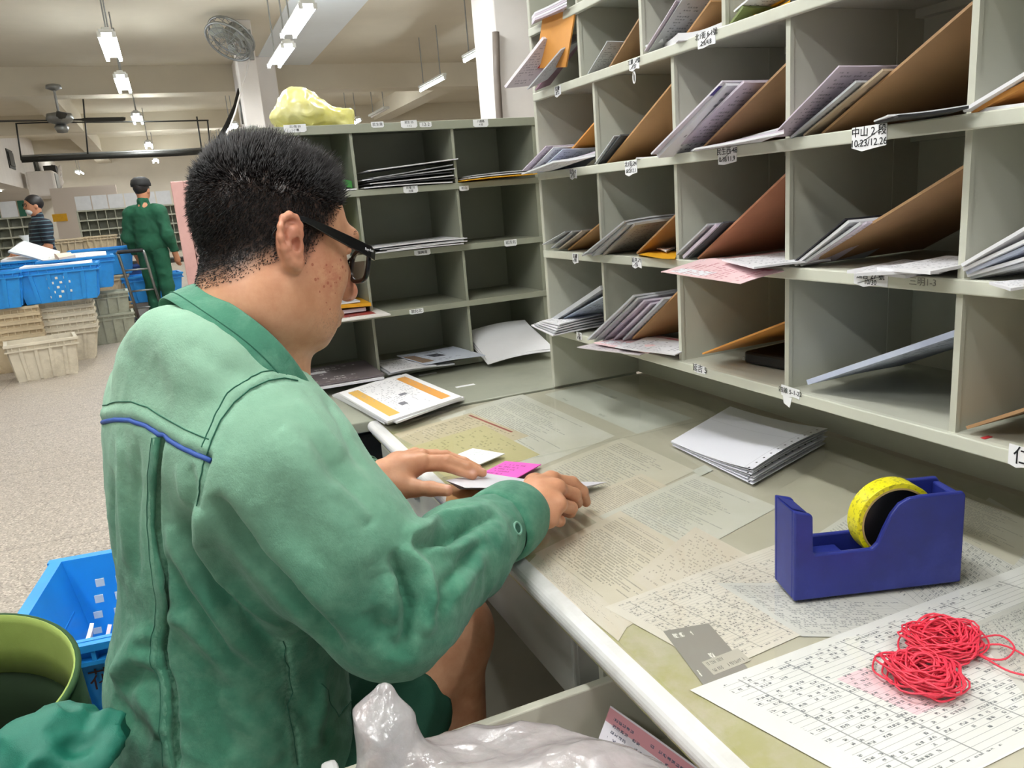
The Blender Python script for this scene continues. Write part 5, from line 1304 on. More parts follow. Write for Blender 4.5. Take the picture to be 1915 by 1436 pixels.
# green mail bag with a lime rim, lower left
P1_, P2_ = at_z(0, 1160, 0.66), at_z(127, 1322, 0.66); m_ = (P1_+P2_)/2; d_ = (P2_-P1_); hl_ = np.linalg.norm(d_)/2
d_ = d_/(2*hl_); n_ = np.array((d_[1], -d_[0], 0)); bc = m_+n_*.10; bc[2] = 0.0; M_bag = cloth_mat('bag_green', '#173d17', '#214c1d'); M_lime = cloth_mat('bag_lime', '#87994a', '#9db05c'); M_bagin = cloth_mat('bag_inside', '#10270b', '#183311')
BG = thing('mail_bag', bc, 'open dark green mail bag with a wide lime rim, lower left corner', 'bag')
def loop(z, rx, ry, n=56, seed=0, cxy=(0, 0), amp=0.0):      # long oval mouth of the bag, at height z
    k = rx/.1265; out = []
    for a in np.linspace(0, 2*math.pi, n, endpoint=False):
        w = 1+amp*.6*math.sin(3*a+seed); p = bc+d_*(.215*k*math.cos(a)*w)-n_*(.145*k*math.sin(a)*w); out.append((p[0], p[1], z+.012*amp*20*math.sin(2*a+seed)*.5))
    return out
def skin_loops(loops, name, m, parent, solid=0.0):
    b = MB(); n = len(loops[0]); V = [p for L in loops for p in L]; F = []
    for i in range(len(loops)-1):
        for k in range(n): F.append((i*n+k, i*n+(k+1) % n, (i+1)*n+(k+1) % n, (i+1)*n+k))
    o = b.add(V, F).build(name, m, parent, smooth=True)
    if solid:
        s = o.modifiers.new('solid', 'SOLIDIFY'); s.thickness = solid; s.offset = 0
    return o
skin_loops([loop(0.004, .11, .14, amp=.02), loop(.06, .135, .17, amp=.03, seed=1), loop(.3, .14, .18, amp=.05, seed=2), loop(.50, .135, .175, amp=.05, seed=3), loop(.60, .132, .18, amp=.04, seed=3), loop(.655, .130, .18, amp=.04, seed=3)], 'body', M_bag, BG, 0.004)
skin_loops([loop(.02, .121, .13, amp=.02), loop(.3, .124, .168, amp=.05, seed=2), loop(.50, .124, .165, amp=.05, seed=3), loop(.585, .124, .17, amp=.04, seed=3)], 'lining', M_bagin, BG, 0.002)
skin_loops([loop(.575, .1225, .185, amp=.04, seed=3), loop(.62, .124, .186, amp=.04, seed=3), loop(.66, .1265, .172, amp=.04, seed=3), loop(.672, .1285, .16, amp=.04, seed=3)], 'rim', M_lime, BG, 0.003)
b = MB(); b.tube(loop(.668, .131, .16, amp=.04, seed=3), 0.005, 6, True); b.build('binding', M_bag, BG, smooth=True)
b = MB(); b.tube([bc+n_*.145+(0, 0, .62), bc+n_*.16+(0, 0, .45), bc+n_*.15+(0, 0, .25)], 0.011, 6); b.build('strap', M_blackm, BG, smooth=True)

# teal jacket crumpled beside it
S = Sculpt(); jc = np.array((-0.208, 0.858, 0.028))
S.ell(jc+(0, 0, .10), (.085, .10, .14), k=.05).ell(jc+(-.01, .0, .36), (.075, .085, .2), k=.06).ell(jc+(-.02, .0, .58), (.078, .085, .13), k=.06).ell(jc+(.01, .02, .685), (.06, .06, .045), k=.04).ell(jc+(-.06, -.03, .645), (.05, .06, .05), k=.04)
S.cut(jc+(0, 0, -0.026), (0, 0, -1))
V, F = S.mesh(0.007, False); N = vnormals(V, F)
fl = V[:, 2] > 0.02
V2 = crumple(V, N, 0.022, 15.0, 5, 1); V2 = crumple(V2, vnormals(V2, F), 0.008, 34.0, 6, 1); V = np.where(fl[:, None], V2, V); V[:, 2] = np.maximum(V[:, 2], 0.001)
jk = np_mesh('jacket', V, F, cloth_mat('jacket_teal', '#0d5a49', '#16705b', rough=0.6)); tag(jk, 'crumpled teal-green jacket heaped beside the mail bag at the lower left', 'jacket')

# translucent plastic bag in the open drawer
def film(name, hexa, clear, rough=0.16):
    g = NT(name)
    tr = g.node('ShaderNodeBsdfTransparent'); tl = g.node('ShaderNodeBsdfTranslucent'); df = g.node('ShaderNodeBsdfDiffuse'); gl = g.node('ShaderNodeBsdfGlossy')
    for n_ in (tl, df): n_.inputs[0].default_value = lin(hexa)
    gl.inputs['Roughness'].default_value = rough
    m1 = g.node('ShaderNodeMixShader'); m1.inputs[0].default_value = .5; g.l.new(df.outputs[0], m1.inputs[1]); g.l.new(tl.outputs[0], m1.inputs[2])
    m2 = g.node('ShaderNodeMixShader'); g.put(m2.inputs[0], g.math('MULTIPLY_ADD', g.ramp(g.noise(22, 5, .65), .35, .75), -.25, clear+.12)); g.l.new(m1.outputs[0], m2.inputs[1]); g.l.new(tr.outputs[0], m2.inputs[2])
    m3 = g.node('ShaderNodeMixShader'); lw = g.node('ShaderNodeLayerWeight'); lw.inputs[0].default_value = .25
    g.put(m3.inputs[0], g.math('MULTIPLY_ADD', lw.outputs['Fresnel'], .7, .10)); g.l.new(m2.outputs[0], m3.inputs[1]); g.l.new(gl.outputs[0], m3.inputs[2]); g.l.new(m3.outputs[0], g.out.inputs[0])
    bp = g.node('ShaderNodeBump'); bp.inputs['Strength'].default_value = .55; bp.inputs['Distance'].default_value = .004
    vv = g.node('ShaderNodeTexVoronoi'); vv.feature = 'DISTANCE_TO_EDGE'; vv.inputs['Scale'].default_value = 42; g.l.new(g.co(), vv.inputs['Vector'])
    g.put(bp.inputs['Height'], g.math('ADD', g.noise(48, 5, .65), g.math('MULTIPLY', g.math('MINIMUM', vv.outputs['Distance'], .2), 1.6)))
    for n_ in (gl, df): g.l.new(bp.outputs[0], n_.inputs['Normal'])
    return g.m
M_film = film('clear_plastic_film', '#fbf9fb', 0.42, 0.14)
PB_ = thing('plastic_bag', (0.2, 0.56, T-0.232), 'translucent white plastic bag bulging out of the open drawer, bottom of the picture', 'bag')
S = Sculpt(); o = np.array((0.0, 0.0, T))
S.ell(o+(.185, .535, -.068), (.10, .15, .090), k=.05).ell(o+(.265, .51, -.064), (.085, .12, .090), k=.05).ell(o+(.115, .60, -.09), (.045, .09, .085), k=.04)
S.chain([o+(.105, .615, -.03), o+(.104, .63, .03), o+(.112, .634, .07)], [.034, .021, .012], k=.03).cone(o+(.13, .60, .0), o+(.25, .60, -.055), .012, .018, k=.02)
S.cut(o+(0, 0, -.228), (0, 0, -1)); S.cut(o+(0, .748, 0), (0, 1, 0)); S.cut(o+(.084, 0, 0), (-1, 0, 0)) if False else None
V, F = S.mesh(0.0040, False); N = vnormals(V, F); V = crumple(V, N, 0.016, 9.0, 8, 1); N = vnormals(V, F); V = crumple(V, N, 0.0035, 24.0, 3, 1)
V[:, 2] = np.maximum(V[:, 2], T-0.2305); V[:, 0] = np.where(V[:, 2] < T-0.085, np.maximum(V[:, 0], 0.078), V[:, 0]); V[:, 1] = np.clip(V[:, 1], 0.318, np.where(V[:, 2] < T-0.09, 0.752, 9))
np_mesh('film', V, F, M_film, PB_)
tag(MB().box((0.20, 0.50, T-0.15), (0.15, 0.2, 0.12), Matrix.Rotation(0.3, 3, 'Z')).build('pink_packet', mat('pink_packet', '#e6b3ae', 0.6), bevel=0.02), 'pinkish packet showing through the plastic bag in the drawer', 'packet')

# yellow plastic bag on the back rack
yb = at_y(570, 225, 2.40); yb[2] = BZ[4]
S = Sculpt()
S.ell(yb+(-.005, 0, .05), (.085, .10, .055), k=.03).ell(yb+(-.02, .0, .085), (.045, .06, .032), k=.03).ell(yb+(.07, -.02, .03), (.06, .07, .035), k=.03).rbox(yb+(.105, -.03, .026), (.02, .05, .024), .008, k=.02).cone(yb+(-.055, 0, .03), yb+(-.085, 0, .05), .03, .012, k=.02)
S.cut(yb+(0, 0, .0015), (0, 0, -1))
V, F = S.mesh(0.005, False); N = vnormals(V, F); V = crumple(V, N, 0.010, 13, 11, 1); V = crumple(V, vnormals(V, F), 0.005, 34, 12, 1); V[:, 2] = np.maximum(V[:, 2], BZ[4]+0.001)
g = NT('yellow_film'); n = g.ramp(g.noise(12, 5, .6), .35, .7)
g.set(g.mix(n, lin('#ece36a'), lin('#f3eeb4')), 0.28, 0.0, Transmission_Weight=0.25); g.bump(g.noise(60, 4), .3, .003)
tag(np_mesh('plastic_bag', V, F, g.m), 'crumpled yellow plastic bag lying on top of the back pigeonhole rack', 'bag')
p = at_y(470, 228, 2.42); p[2] = BZ[4]
tag(MB().lathe([(0.004, 0.0), (0.026, 0.001), (0.024, 0.014), (0.012, 0.024), (0.002, 0.026)], 16, p).build('stone_weight', mat('grey_weight', '#6d6d66', .7), smooth=True), 'small grey lump on the left end of the back rack top', 'weight')
# ================================================================== the seated worker
def D3(x, y, z): return np.array((x, y, z+T), float)
HC = D3(0.106, 0.975, 0.472); HS = 0.945
def head_frame(yaw, pitch, roll):
    f0 = np.array((math.cos(yaw), math.sin(yaw), 0)); u0 = np.array((0, 0, 1.0))
    fw = f0*math.cos(pitch)-u0*math.sin(pitch); up = u0*math.cos(pitch)+f0*math.sin(pitch); rt = np.cross(fw, up)
    return fw, rt*math.cos(roll)+up*math.sin(roll), up*math.cos(roll)-rt*math.sin(roll)
HF, HR, HU = head_frame(R_(20), R_(17), R_(4))
HM = np.stack([HF, HR, HU], 1)
def hl(a, b, c): return HC+HS*(HF*a+HR*b+HU*c)
def to_head(P): return ((P-HC)/HS)@HM
BF = np.array((math.cos(R_(18)), math.sin(R_(18)), 0)); BR = np.array((math.sin(R_(18)), -math.cos(R_(18)), 0)); BU = np.array((0, 0, 1.0))
BM = np.stack([BF, BR, BU], 1)
PEL, WST, CHE, SHL, NKB = D3(-.03, 1.04, -.31), D3(-.03, 1.03, -.13), D3(-.015, 1.015, .08), D3(.015, 1.00, .235), D3(.055, .99, .315)
RS, LS = D3(.068, .845, .232), D3(-.028, 1.165, .235)
RE, LE = at_t(738, 1130, .875), D3(.11, 1.34, .03)
RW, LW = at_z(968, 958, T+.052), at_z(702, 903, T+.047)
def fingers(S, chains, rad, k=.004):
    for c, r in zip(chains, rad): S.chain(c, [r*q for q in (1.12, 1.04, .95, .80)], k=k)
B = Sculpt()
# head
e = lambda c, r, k=.02, mode='u', M=HM: B.ell(hl(*c), np.array(r)*HS, M, k, mode)
e((-.004, 0, .034), (.091, .076, .075), 0); e((.033, 0, .026), (.064, .067, .062)); e((.042, 0, -.028), (.056, .061, .072), .03)
e((.034, 0, -.084), (.056, .055, .044), .03); e((.076, 0, -.113), (.020, .025, .019), .02)
for s in (-1, 1):
    e((.058, s*.040, -.036), (.032, .026, .036), .02); e((.0, s*.051, -.066), (.034, .020, .042), .03); e((.045, s*.036, -.094), (.036, .023, .028), .03)
B.chain([hl(.092, -.044, .020), hl(.099, -.018, .017), hl(.099, .018, .017), hl(.092, .044, .020)], [.010, .011, .011, .010], k=.016)
for s in (-1, 1): e((.101, s*.032, -.001), (.013, .019, .012), .012, 'd')
for s in (-1, 1): e((.084, s*.032, -.001), (.0135, .0135, .0125), .003)
for s in (-1, 1): B.chain([hl(.091, s*.045, .001), hl(.098, s*.032, .005), hl(.094, s*.019, .001)], [.0028]*3, k=.004)
B.chain([hl(.097, 0, .006), hl(.108, 0, -.020), hl(.120, 0, -.043)], [.0085, .0095, .0125], k=.012)
e((.121, 0, -.047), (.0125, .012, .011), .008)
for s in (-1, 1):
    e((.110, s*.0125, -.050), (.0105, .0075, .009), .007); e((.117, s*.007, -.059), (.005, .0038, .004), .003, 'd')
e((.094, 0, -.080), (.013, .028, .015), .014)
e((.103, 0, -.0795), (.0090, .023, .0065), .006); e((.1005, 0, -.0915), (.0095, .020, .0080), .006)
B.chain([hl(.095, -.026, -.086), hl(.1065, -.01, -.0853), hl(.108, 0, -.0855), hl(.1065, .01, -.0853), hl(.095, .026, -.086)], [.0016]*5, k=.002, mode='d')
# ears
for s in (-1, 1):
    ct, st_ = math.cos(R_(13)), math.sin(R_(13))
    def E0(p, q, o=0.0):      # p forward, q up, o outward in the plane of the ear
        p, q = p*.93, q*.93; back = .0045+.26*(.012-p)
        return hl(-.006+p*ct-(-q)*st_*-1, s*(.0735+back+o), -.010+q*ct+p*st_)
    EM = np.stack([HF*ct+HU*st_, HR, HU*ct-HF*st_], 1); EM[:, 1] += -.25*s*HF*0
    B.chain([E0(-.004, .012, -.004), E0(-.004, -.016, -.004)], [.0125, .0095], k=.006)
    B.ell(E0(-.006, .004, -.003), np.array((.0150, .0050, .0265))*HS, EM, .004)
    rim = [(.004, .000, .001), (.0095, .009, .002), (.0105, .020, .002), (.0045, .0295, .0025), (-.0055, .0330, .003), (-.0150, .0290, .003), (-.0205, .0185, .003), (-.0215, .0050, .0025), (-.0185, -.0085, .002), (-.0135, -.0185, .001), (-.0080, -.0265, 0), (-.0005, -.0300, -.001), (.0050, -.0250, -.001), (.0062, -.0165, 0)]
    B.chain([E0(*q) for q in rim], [.0026, .0030, .0033, .0036, .0038, .0038, .0037, .0036, .0036, .0038, .0052, .0058, .0042, .0026], k=.0035)
    B.chain([E0(.002, .020, .0005), E0(-.006, .0155, .0020), E0(-.0115, .0065, .0028), E0(-.0120, -.0050, .0026), E0(-.0075, -.0145, .0018), E0(.0005, -.0165, .001)], [.0022, .0028, .0030, .0030, .0028, .0026], k=.003)
    B.ell(E0(-.0015, -.0035, .0035), np.array((.0078, .0068, .0098))*HS, EM, .0022, 'd')
    B.ell(E0(-.0160, .0100, .0060), np.array((.0026, .0045, .0130))*HS, EM, .002, 'd'); B.ell(E0(-.003, .0245, .0060), np.array((.0075, .0045, .0034))*HS, EM, .002, 'd')
    B.ell(E0(.0075, -.0055, .001), np.array((.0034, .0042, .0060))*HS, EM, .003)
# neck, trunk and limbs under the clothes
B.chain([hl(-.006, 0, -.030), hl(-.012, 0, -.085), NKB+(-.004, 0, 0)], [.056, .056, .062], k=.035)
B.cone(hl(.0, 0, -.078), NKB+BF*.018+(0, 0, -.02), .034, .042, k=.03)
B.cone(NKB+(0, 0, -.02), RS, .055, .05, k=.05); B.cone(NKB+(0, 0, -.02), LS, .055, .05, k=.05)
B.ell(CHE, (.105, .16, .20), BM, .06); B.ell(WST, (.11, .15, .20), BM, .06); B.ell(PEL, (.125, .165, .14), BM, .06)
RHIP, LHIP, RK_, LK_ = PEL+BR*.09+BF*.03, PEL-BR*.09+BF*.03, at_t(836, 1182, 1.19), at_t(836, 1182, 1.19)+np.array((-.01, .24, -.01))
RA, LA = RK_*(1, 1, 0)+np.array((.01, .02, .08)), LK_*(1, 1, 0)+np.array((.01, .02, .08))
B.chain([RS, RE, RW], [.05, .042, .030], k=.03); B.chain([LS, LE, LW], [.05, .042, .030], k=.03)
for hip, kn, an in ((RHIP, RK_, RA), (LHIP, LK_, LA)):
    B.chain([hip, kn], [.082, .060], k=.04); B.ell(kn+(.01, 0, .0), (.058, .056, .058), None, .03)
    B.chain([kn, kn*.55+an*.45+(-.012, 0, 0), an], [.056, .052, .036], k=.03)
    B.chain([an+(-.02, 0, -.045), an+(.06, .012, -.048), an+(.14, .02, -.056)], [.032, .03, .022], k=.02)
# hands
def zc(px, py, z): return at_z(px, py, T+z)
r_mcp = [zc(1030, 897, .074), zc(1042, 913, .073), zc(1043, 942, .062), zc(1028, 970, .046)]
r_pip = [zc(1070, 903, .056), zc(1074, 925, .050), zc(1068, 950, .040), zc(1046, 974, .031)]
r_dip = [zc(1089, 919, .037), zc(1078, 939, .026), zc(1066, 957, .020), zc(1044, 973, .016)]
r_tip = [zc(1096, 939, .013), zc(1066, 944, .011), zc(1050, 957, .011), zc(1032, 971, .010)]
for m, r in zip(r_mcp, (.0145, .0145, .0140, .0125)): B.chain([RW, RW*.45+m*.55+(0, 0, .003), m], [.027, .0205, r], k=.016)
fingers(B, list(zip(r_mcp, r_pip, r_dip, r_tip)), (.0098, .0100, .0094, .0082), .0035)
B.chain([RW+(.01, .01, -.008), zc(1000, 905, .046), zc(1036, 898, .030), zc(1066, 915, .014)], [.022, .016, .0125, .0100], k=.010)
l_mcp = [zc(778, 872, .060), zc(790, 862, .067), zc(788, 853, .066), zc(776, 849, .058)]
l_pip = [zc(826, 870, .056), zc(838, 861, .062), zc(834, 852, .058), zc(816, 849, .050)]
l_dip = [zc(858, 879, .045), zc(874, 873, .049), zc(868, 864, .046), zc(844, 858, .040)]
l_tip = [zc(884, 889, .036), zc(902, 884, .037), zc(894, 876, .035), zc(864, 866, .032)]
for m, r in zip(l_mcp, (.0145, .0145, .0140, .0125)): B.chain([LW, LW*.45+m*.55+(0, 0, .002), m], [.027, .0205, r], k=.016)
fingers(B, list(zip(l_mcp, l_pip, l_dip, l_tip)), (.0098, .0100, .0094, .0082), .0035)
B.chain([LW+(.01, -.004, -.006), zc(748, 909, .040), zc(775, 913, .037)], [.024, .020, .0150], k=.014)
B.chain([zc(775, 913, .037), zc(806, 914, .036), zc(836, 917, .034)], [.0138, .0122, .0100], k=.006)
V, F = B.mesh(0.0024); N = vnormals(V, F)
H_ = to_head(V)
hx = np.array([-.12, -.1, -.06, -.03, -.005, .015, .03, .05, .065, .085, .12]); hy = np.array([-.088, -.085, -.066, -.042, -.028, -.034, -.008, .022, .050, .072, .09])
def hair_over(h): return h[:, 2]-np.interp(h[:, 0], hx, hy)
near = np.linalg.norm((V-HC), axis=1) < .2
notear = ~((np.abs(H_[:, 1]) > .0765) & (H_[:, 0] > -.036) & (H_[:, 0] < .012) & (H_[:, 2] < .028))
over = hair_over(H_)
hair_a = np.where(near & notear, np.clip((over+.004)/.028, 0, 1), 0)
beard = np.where(near, np.clip(1-np.abs(H_[:, 2]+.098)/.032, 0, 1)*np.clip((H_[:, 0]-.02)/.05, 0, 1), 0)
blem = np.where(near, np.exp(-(((H_[:, 0]-.058)/.030)**2+((H_[:, 2]+.040)/.026)**2)), 0)
red = np.where(near, np.exp(-((H_-np.array((.12, 0, -.047)))**2).sum(1)/.02**2)+0.8*np.exp(-((np.abs(H_)-np.array((.01, .088, .01)))**2).sum(1)/.03**2)*(np.abs(H_[:, 1]) > .07), 0)
wr = np.minimum(np.linalg.norm(V-RW, axis=1), np.linalg.norm(V-LW, axis=1))
hand = np.clip(1-(wr-.14)/.06, 0, 1)
g = NT('skin')
at = lambda n: (lambda q: (setattr(q, 'attribute_name', n), q.outputs['Fac'])[1])(g.node('ShaderNodeAttribute'))
n = g.noise(30, 5, .6)
c = g.mix(g.ramp(n, .35, .7), lin('#c98f6c'), lin('#dba683'))
c = g.mix(g.math('MULTIPLY', at('redness'), .6), c, lin('#d07a6a'))
c = g.mix(g.math('MULTIPLY', at('hand'), .25), c, lin('#b97a5b'))
vo = g.node('ShaderNodeTexVoronoi'); vo.inputs['Scale'].default_value = 190; g.l.new(g.co(), vo.inputs['Vector'])
sc_ = g.node('ShaderNodeSeparateColor'); g.l.new(vo.outputs['Color'], sc_.inputs[0])
spot = g.math('MULTIPLY', g.math('LESS_THAN', vo.outputs['Distance'], g.math('MULTIPLY', sc_.outputs[0], .42)), g.math('LESS_THAN', sc_.outputs[1], g.math('MULTIPLY', at('blemish'), .85)))
c = g.mix(g.math('MULTIPLY', spot, .75), c, lin('#a4523c'))
c = g.mix(g.math('MULTIPLY', at('blemish'), g.math('MULTIPLY', g.ramp(g.noise(75, 4, .7), .42, .60), .60)), c, lin('#b9674f'))
st = g.ramp(g.noise(420, 2, .5), .52, .66)
c = g.mix(g.math('MULTIPLY', at('beard'), g.math('MULTIPLY_ADD', st, .35, .12)), c, lin('#5b4238'))
lp = g.math('MULTIPLY', at('lips'), .8); c = g.mix(lp, c, lin('#a0605a'))
c = g.mix(g.math('MULTIPLY', at('hair'), g.math('MULTIPLY_ADD', g.ramp(g.noise(260, 3, .6), .35, .65), .12, .88)), c, lin('#1b1414'))
c = g.mix(g.math('MULTIPLY', at('nail'), .7), c, lin('#dba99a'))
g.set(c, .45, 0.0, Subsurface_Weight=.06, Subsurface_Scale=.01); g.b.inputs['Subsurface Radius'].default_value = (1, .35, .2); g.bump(g.noise(330, 3), .12, .001)
M_skin = g.m
nc_ = [l_tip[0]+(0, -.002, .007), l_tip[1]+(0, 0, .007), zc(834, 914, .036)+np.array((.002, -.006, .006)), r_tip[0]+(.008, -.002, .006)]
nail = np.zeros(len(V))
for q_ in nc_: nail = np.maximum(nail, np.clip(1.6-np.linalg.norm(V-np.array(q_), axis=1)/.0048, 0, 1))
lips = np.where(near, np.exp(-(((H_[:, 0]-.106)/.008)**2+(H_[:, 1]/.022)**2+((H_[:, 2]+.0855)/.011)**2)), 0)
PE = thing('person', (0.03, 1.05, 0), 'seated person in faded green work jacket and black glasses, bent over mail at the desk', 'person')
np_mesh('body', V, F, M_skin, PE, attrs={'hair': hair_a, 'beard': beard, 'blemish': blem, 'redness': np.clip(red, 0, 1), 'hand': hand, 'lips': lips, 'nail': nail})

# hair: short cap under many strands
rs = np.random.RandomState(4)
fc = V[F].mean(1); fn = np.cross(V[F[:, 2]]-V[F[:, 0]], V[F[:, 3]]-V[F[:, 1]]); fa = np.linalg.norm(fn, axis=1); fn = fn/fa[:, None]
fh = to_head(fc); fo = hair_over(fh)
ok = (np.linalg.norm(fc-HC, axis=1) < .2) & (fo > .002) & ~((np.abs(fh[:, 1]) > .0765) & (fh[:, 0] > -.036) & (fh[:, 0] < .012) & (fh[:, 2] < .028))
idx = np.nonzero(ok)[0]; pr = fa[idx]*(0.50+0.7*np.clip(fo[idx]/.03, 0, 1)); pr /= pr.sum()
NS = 24000
pick = rs.choice(idx, NS, p=pr); w = rs.dirichlet((1, 1, 1, 1), NS)
P0 = (V[F[pick]]*w[:, :, None]).sum(1); n0 = fn[pick]; h0 = to_head(P0); o0 = hair_over(h0)
top = np.clip((h0[:, 2]-.035)/.055, 0, 1); up_ = np.clip(o0/.075, 0, 1)
front = np.clip((h0[:, 0]-.02)/.06, 0, 1)
ln = (.0028+.0045*up_**1.5+.013*top**1.6+.008*top*front)*(.65+.7*rs.rand(NS))
gl_ = np.stack([-.30+.72*top, h0[:, 1]*2.5*top, -.72+1.30*np.clip(top*1.4, 0, 1)], 1)@HM.T
clump = np.stack([np.sin(P0@np.array((210., 90, 150))), np.sin(P0@np.array((-120., 190, 80))), np.sin(P0@np.array((70., -160, 210)))], 1)
dirn = n0*(.22+.85*top)[:, None]+gl_*.80+clump*.26*(0.15+top)[:, None]+rs.normal(0, .13, (NS, 3)); dirn /= np.linalg.norm(dirn, axis=1, keepdims=True)
bend = n0*.30+gl_*.5+rs.normal(0, .12, (NS, 3))
side = np.cross(dirn, rs.normal(0, 1, (NS, 3))); side /= np.linalg.norm(side, axis=1, keepdims=True); s2 = np.cross(dirn, side)
wd = (.00038+.00022*top)*(.8+.4*rs.rand(NS)); SV, SF = [], []
base = P0-n0*.0012; mid = P0+dirn*(ln*.55)[:, None]; tip = P0+dirn*ln[:, None]+bend*(ln*.25)[:, None]
rings = []
for c_, k in ((base, 1.0), (mid, .85)):
    for a in (0, 2.094, 4.189): rings.append(c_+(side*math.cos(a)+s2*math.sin(a))*(wd*k)[:, None])
rings.append(tip); SV = np.stack(rings, 1).reshape(-1, 3); bi = np.arange(NS)[:, None]*7
SF = np.concatenate([bi+np.array(q)[None] for q in ((0, 1, 4), (0, 4, 3), (1, 2, 5), (1, 5, 4), (2, 0, 3), (2, 3, 5), (3, 4, 6), (4, 5, 6), (5, 3, 6))])
g = NT('hair_black'); g.set(g.mix(g.ramp(g.noise(40, 3), .35, .7), lin('#100d0d'), lin('#1e1614')), .5); M_hair = g.m
hair = np_mesh('hair', SV, SF, M_hair, PE, smooth=False); tag(hair, 'short black hair, spiky on top and faded at the sides', kind='stuff')
# eyebrows
q = MB()
for s in (-1, 1):
    for i in range(70):
        t = rs.rand(); a = hl(.104-.016*t*t, s*(.012+.040*t), .020+.007*math.sin(t*2.6)+.006*(rs.rand()-.5)); d = (HR*s*.8+HU*.35*(1-t)+HF*.2)*.009; q.tube([a, a+d], [.00045, .0001], 3)
q.build('eyebrows', M_hair, PE)
# eyes
M_eye = mat('eye_white', '#e8e2da', .2, var=0); M_iris = mat('iris', '#20130d', .2, var=0)
for s in (-1, 1):
    c0 = hl(.0858, s*.032, -.002); gz = HM@np.array((.8, 0, -.6)); gz = gz/np.linalg.norm(gz)
    RR = frame(tuple(np.cross(gz, HR)), tuple(HR)); 
    ey = MB().lathe([(.0125*math.sin(a), .0125*math.cos(a)) for a in np.linspace(.02, 3.12, 14)], 18, c0, RR).build('eye', M_eye, PE, smooth=True)
    zz = np.array(RR @ Vector((0, 0, 1))); sg = 1 if zz@gz > 0 else -1
    MB().lathe([(.0058, 0), (.0045, .0009*sg), (.001, .0013*sg)], 16, c0+gz*.0113, RR).build('iris', M_iris, ey, smooth=True)

# glasses
M_frame = mat('glasses_black', '#0c0c0e', .22, var=0)
GLS = bpy.data.objects.new('glasses', None); COL.objects.link(GLS); GLS.parent = PE
def lens_loop(s, rx, rz, n=28):
    pts = []
    for k in range(n):
        a = 2*math.pi*k/n; cx_, cz_ = math.cos(a), math.sin(a)
        p = 2.0/3.2; x = rx*math.copysign(abs(cx_)**p, cx_); z = rz*math.copysign(abs(cz_)**p, cz_)
        pts.append(hl(.1205-.006*((x/.03+s*.9)**2)*.5+.10*(z)*.12, s*.034+x, -.012+z))
    return pts
for s in (-1, 1):
    L = lens_loop(s, .0275, .0215); MB().tube(L, .0030, 8, True).build('rim', M_frame, GLS, smooth=True)
    g = NT('lens_glass') if 'lens_glass' not in MATS else None
    if g:
        tr = g.node('ShaderNodeBsdfTransparent'); gg = g.node('ShaderNodeBsdfGlossy'); gg.inputs['Roughness'].default_value = .03; mx = g.node('ShaderNodeMixShader'); mx.inputs[0].default_value = .10
        g.l.new(tr.outputs[0], mx.inputs[1]); g.l.new(gg.outputs[0], mx.inputs[2]); g.l.new(mx.outputs[0], g.out.inputs[0]); MATS['lens_glass'] = g.m
    L2 = lens_loop(s, .0265, .0205); nl = len(L2); b = MB(); b.add([tuple(p) for p in L2]+[tuple(p-HF*.0014) for p in L2], [tuple(range(nl)), tuple(range(2*nl-1, nl-1, -1))]+[(i, nl+i, nl+(i+1) % nl, (i+1) % nl) for i in range(nl)]); b.build('lens', MATS['lens_glass'], GLS)
    path = [(.118, .0635, -.002), (.105, .0735, .000), (.070, .0780, .006), (.030, .0800, .014), (.006, .0805, .0185), (-.012, .0800, .0185), (-.026, .0790, .006), (-.034, .078, -.010)]
    hgt = [.0065, .0075, .0070, .0055, .0040, .0034, .0030, .0028]; b = MB(); V_, F_ = [], []
    for (f_, r_, u_), hh in zip(path, hgt):
        for (dx, du) in ((-.0017, -hh), (.0017, -hh), (.0017, hh), (-.0017, hh)): V_.append(hl(f_, s*(r_+dx), u_+du))
    for i in range(len(path)-1):
        for k in range(4): F_.append((i*4+k, i*4+(k+1) % 4, (i+1)*4+(k+1) % 4, (i+1)*4+k))
    F_ += [(3, 2, 1, 0), tuple(len(path)*4-4+k for k in range(4))]
    tp = b.add(V_, F_).build('temple', M_frame, GLS, bevel=.001)
    if s == 1:      # small pale maker's script on the temple
        x_ = (HF*.98-HR*.18); x_ = x_/np.linalg.norm(x_)
        lettering('Ray-Ban', .0042, hl(.100, .0776, .0015), frame(tuple(x_), tuple(HU)), M_label, tp)
MB().tube([hl(.1185, -.0085, -.004), hl(.1215, 0, -.001), hl(.1185, .0085, -.004)], .0028, 8).build('bridge', M_frame, GLS, smooth=True)
# ------------------------------------------------------------------ work jacket of the seated worker
J = Sculpt()
J.ell(CHE+(0, 0, .02)+BF*.022, (.132, .190, .24), BM, 0); J.ell(SHL-BF*.012+(0, 0, -.015), (.090, .172, .130), BM, .05)
J.ell(WST+BF*.004, (.150, .184, .20), BM, .06); J.ell(PEL+(0, 0, .05)-BF*.002, (.165, .190, .14), BM, .06)
J.chain([NKB+BR*.03-BF*.015+(0, 0, -.035), RS+(0, 0, -.004)], [.074, .074], k=.06); J.chain([NKB-BR*.03-BF*.015+(0, 0, -.035), LS], [.074, .074], k=.06)
RM = RS*.45+RE*.55+(-.006, -.004, 0); RF = RE*.5+RW*.5+(.0, -.002, .004)
J.chain([RS, RM, RE+(-.004, -.002, .004)], [.083, .078, .073], k=.045); J.chain([RE, RF, RW*.86+RE*.14], [.072, .057, .047], k=.03)
LM = LS*.5+LE*.5; LF = LE*.5+LW*.5
J.chain([LS, LM, LE], [.080, .073, .068], k=.045); J.chain([LE, LF, LW*.90+LE*.10], [.066, .055, .044], k=.03)
J.cone(RE+(0, 0, -.012), RE+(.02, .015, -.02), .062, .05, k=.03)
cb, cf_ = at_t(360, 557, .925), at_t(590, 752, .90)
